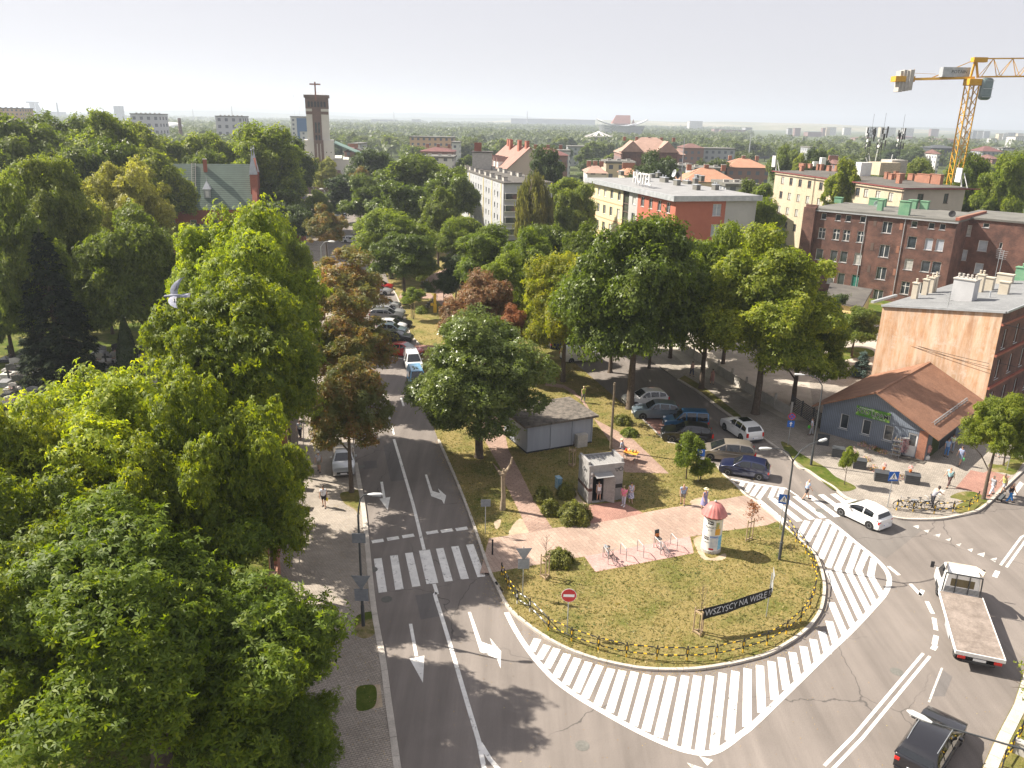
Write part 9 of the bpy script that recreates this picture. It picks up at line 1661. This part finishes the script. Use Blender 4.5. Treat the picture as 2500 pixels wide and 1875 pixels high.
for k, xl, xr, yt, Y, m_, lb, hr in T_:
    hr *= .5; far('townhouse' if hr else 'low_block', k, xl, xr, yt, Y, m_, lb, 12+min(30, Y*.01), hr=hr, rm={'long bright':tile_o,'orange tile':tile_o,'house with p':tile_p,'orange and d':tile_o}.get(lb[:11], {'house with p':tile_p,'orange and d':tile_o}.get(lb[:12], tile_d if 'dark' in lb else tile_r)) if m_ != MT['dark'] else MT['dark'], extra=(3 if Y < 350 else 0))
TW = [(92,128,235,'g'),(152,205,232,'r'),(403,430,232,'r'),(436,470,228,'y'),(465,525,226,'w'),(596,660,228,'w'),(815,900,222,'w'),(925,960,225,'y'),(965,1062,230,'w'),(1140,1225,235,'w'),(1380,1450,240,'r'),(1690,1750,265,'w'),(1755,1795,255,'g'),(1797,1850,256,'w'),(1855,1910,262,'g'),(1915,1975,325,'w'),(1990,2025,283,'y'),(2030,2075,282,'w'),(2070,2140,275,'g'),(2160,2210,280,'y')]
nm = ('grey','reddish','first red','cream','white','white cubic','broad white','narrow cream','widest white','white','brown-red','white ribbed','grey','short white','dark grey','low white','cream ribbed','slim white','grey wide','pale'); wh_ = ('at the left end of the skyline','next to the grey one at the left end','in the cluster below the hill','in the cluster below the hill','beside the cream one below the hill','alone before the left antenna mast','behind the left antenna mast','behind the middle antenna mast','between the middle and right masts','right of the right mast','left of the crane mast','just right of the crane mast','behind the ribbed one by the crane','second right of the crane mast','third right of the crane mast','before the others right of the poplar','near the right edge','next to the cream ribbed one','behind the slim white one','at the right edge')
for i, (xl, xr, yt, m_) in enumerate(TW): far('tower_block', 'R', xl, xr, yt, 2000 + (i*137) % 700 - (900 if yt > 300 else 0), m_, '%s tower block %s' % (nm[i], wh_[i]), 14, group='tower blocks on the city skyline')
for i, (k, x, yt, yb, Y) in enumerate((('A',1485,272,335,2500),('A',1785,250,320,1500),('B',1142,293,340,3000),('B',2172,288,330,3000),('C',277,68,120,3500),('C',2003,245,340,600))):
    a = gy(k, x, yt, Y); b = MB(); b.cyl((0,0,0),(0,0,a.z),Y*.0006+.2,Y*.0002+.1,6); o = b.build('radio_mast', MT['zinc'], None, (a.x, Y, 0)); tag(o, ('thin mast left of the second slab block','thin mast above the second slab block','thin mast on the centre-left horizon','thin mast on the centre horizon','thin mast above the dark works','slim brown chimney-like mast right of the stadium')[i], 'mast')
rng = random.Random(202); kinds = ['far1', 'far2', 'mid1', 'mid3']; zone_ = ('near the church', 'behind the grey apartment block', 'behind the hotel', 'behind the cream block', 'behind the left treeline'); cnt = {}
for i in range(175):
    Y = 215 + 560 * rng.random()**1.3; x = rng.uniform(-.66, .72) * Y
    if -95 < x < -30 and Y < 345 or abs(x+72) < 30 and 280 < Y < 350: continue
    if 8 < x < 60 and Y < 245 or 55 < x < 110 and Y < 250: continue
    R = rng.uniform(4.2, 7.2); t = rng.uniform(8.5, 14.5); zi = 4 if x < -.35*Y else (0 if x < -.12*Y else (1 if x < .07*Y else (2 if x < .3*Y else 3)))
    leaf = rng.choice(['far', 'olive', 'dark', 'ash', 'far', 'maple']); adj_ = {'far':'green','olive':'olive','dark':'dark','ash':'bright','maple':'deep green'}[leaf]; dist = 'near' if Y < 330 else ('middle' if Y < 480 else 'far')
    stamp(kinds[rng.randrange(2)] if Y > 300 else kinds[2+rng.randrange(2)], 'distant_tree', x, Y, R, t, '%s %s-distance tree %s' % (adj_, dist, zone_[zi]), 'trees between the park and the far woods', leaf, z=0)
rg = np.random.default_rng(99); N = 15000; Yv_ = 560 * (5200/560) ** (rg.uniform(0, 1, N)**.9); X_ = rg.uniform(-.72, .76, N) * Yv_; den = np.sin(X_*.0041+1.3)*np.cos(Yv_*.0023)+np.sin(X_*.011+Yv_*.006)*.6+np.sin(X_*.0017-Yv_*.004)*.5; city = (X_ > .28*Yv_) & (Yv_ > 800); keep = (den > -.45) & ~(city & ((rg.uniform(0, 1, N) < .8) | (Yv_ > 1500))); X_, Yv_ = X_[keep], Yv_[keep]; N = len(X_)
k = 26; R = rg.uniform(4, 8, N) * (1 + Yv_/5200*1.4); Hh = rg.uniform(7, 13.5, N); d = sph(rg, N*k, -.3).reshape(N, k, 3); P = np.stack([X_, Yv_, Hh*.55], 1)[:, None, :] + d*np.stack([R, R, Hh*.45], 1)[:, None, :]*rg.uniform(.75, 1.05, (N, k, 1)); sz = np.repeat(R*.5, k)
o = put(leaves('distant_woods', P.reshape(-1, 3), d.reshape(-1, 3)+rg.normal(size=(N*k, 3))*.3+[0,0,.3], sz, 'quad', LF['far'], rg), 'distant_woods'); o['kind'] = 'stuff'; o['label'] = 'hazy woodland and gardens stretching to the horizon'
# ================================================================ HAZE
m = bpy.data.materials.new('haze'); m.use_nodes = True; nt = m.node_tree; nt.nodes.remove(nt.nodes['Principled BSDF'])
pv = nt.nodes.new('ShaderNodeVolumePrincipled'); pv.inputs['Color'].default_value = (.80, .89, 1, 1); pv.inputs['Density'].default_value = .00023; pv.inputs['Anisotropy'].default_value = .2
nt.links.new(pv.outputs[0], nt.nodes['Material Output'].inputs['Volume'])
b = MB(); b.box(-9500, -320, -1.3, 9500, 14300, 190); hz = b.build('haze', m); hz['kind'] = 'stuff'
# ---- labels shared by look-alikes get their order from left to right
bylab = {}
bpy.context.view_layer.update()
for o in list(C.objects):
    if o.parent is None and o.get('label') and o.get('category'): bylab.setdefault(o['label'], []).append(o)
od = ['first','second','third','fourth','fifth','sixth','seventh','eighth','ninth','tenth','eleventh','twelfth','thirteenth','fourteenth','fifteenth','sixteenth','seventeenth','eighteenth']
for lb, os_ in bylab.items():
    if len(os_) > 1:
        for i, o in enumerate(sorted(os_, key=lambda q: q.location.x / q.location.y)): o['label'] = '%s, %s from left' % (lb, od[i] if i < 18 else 'number %d' % (i+1))
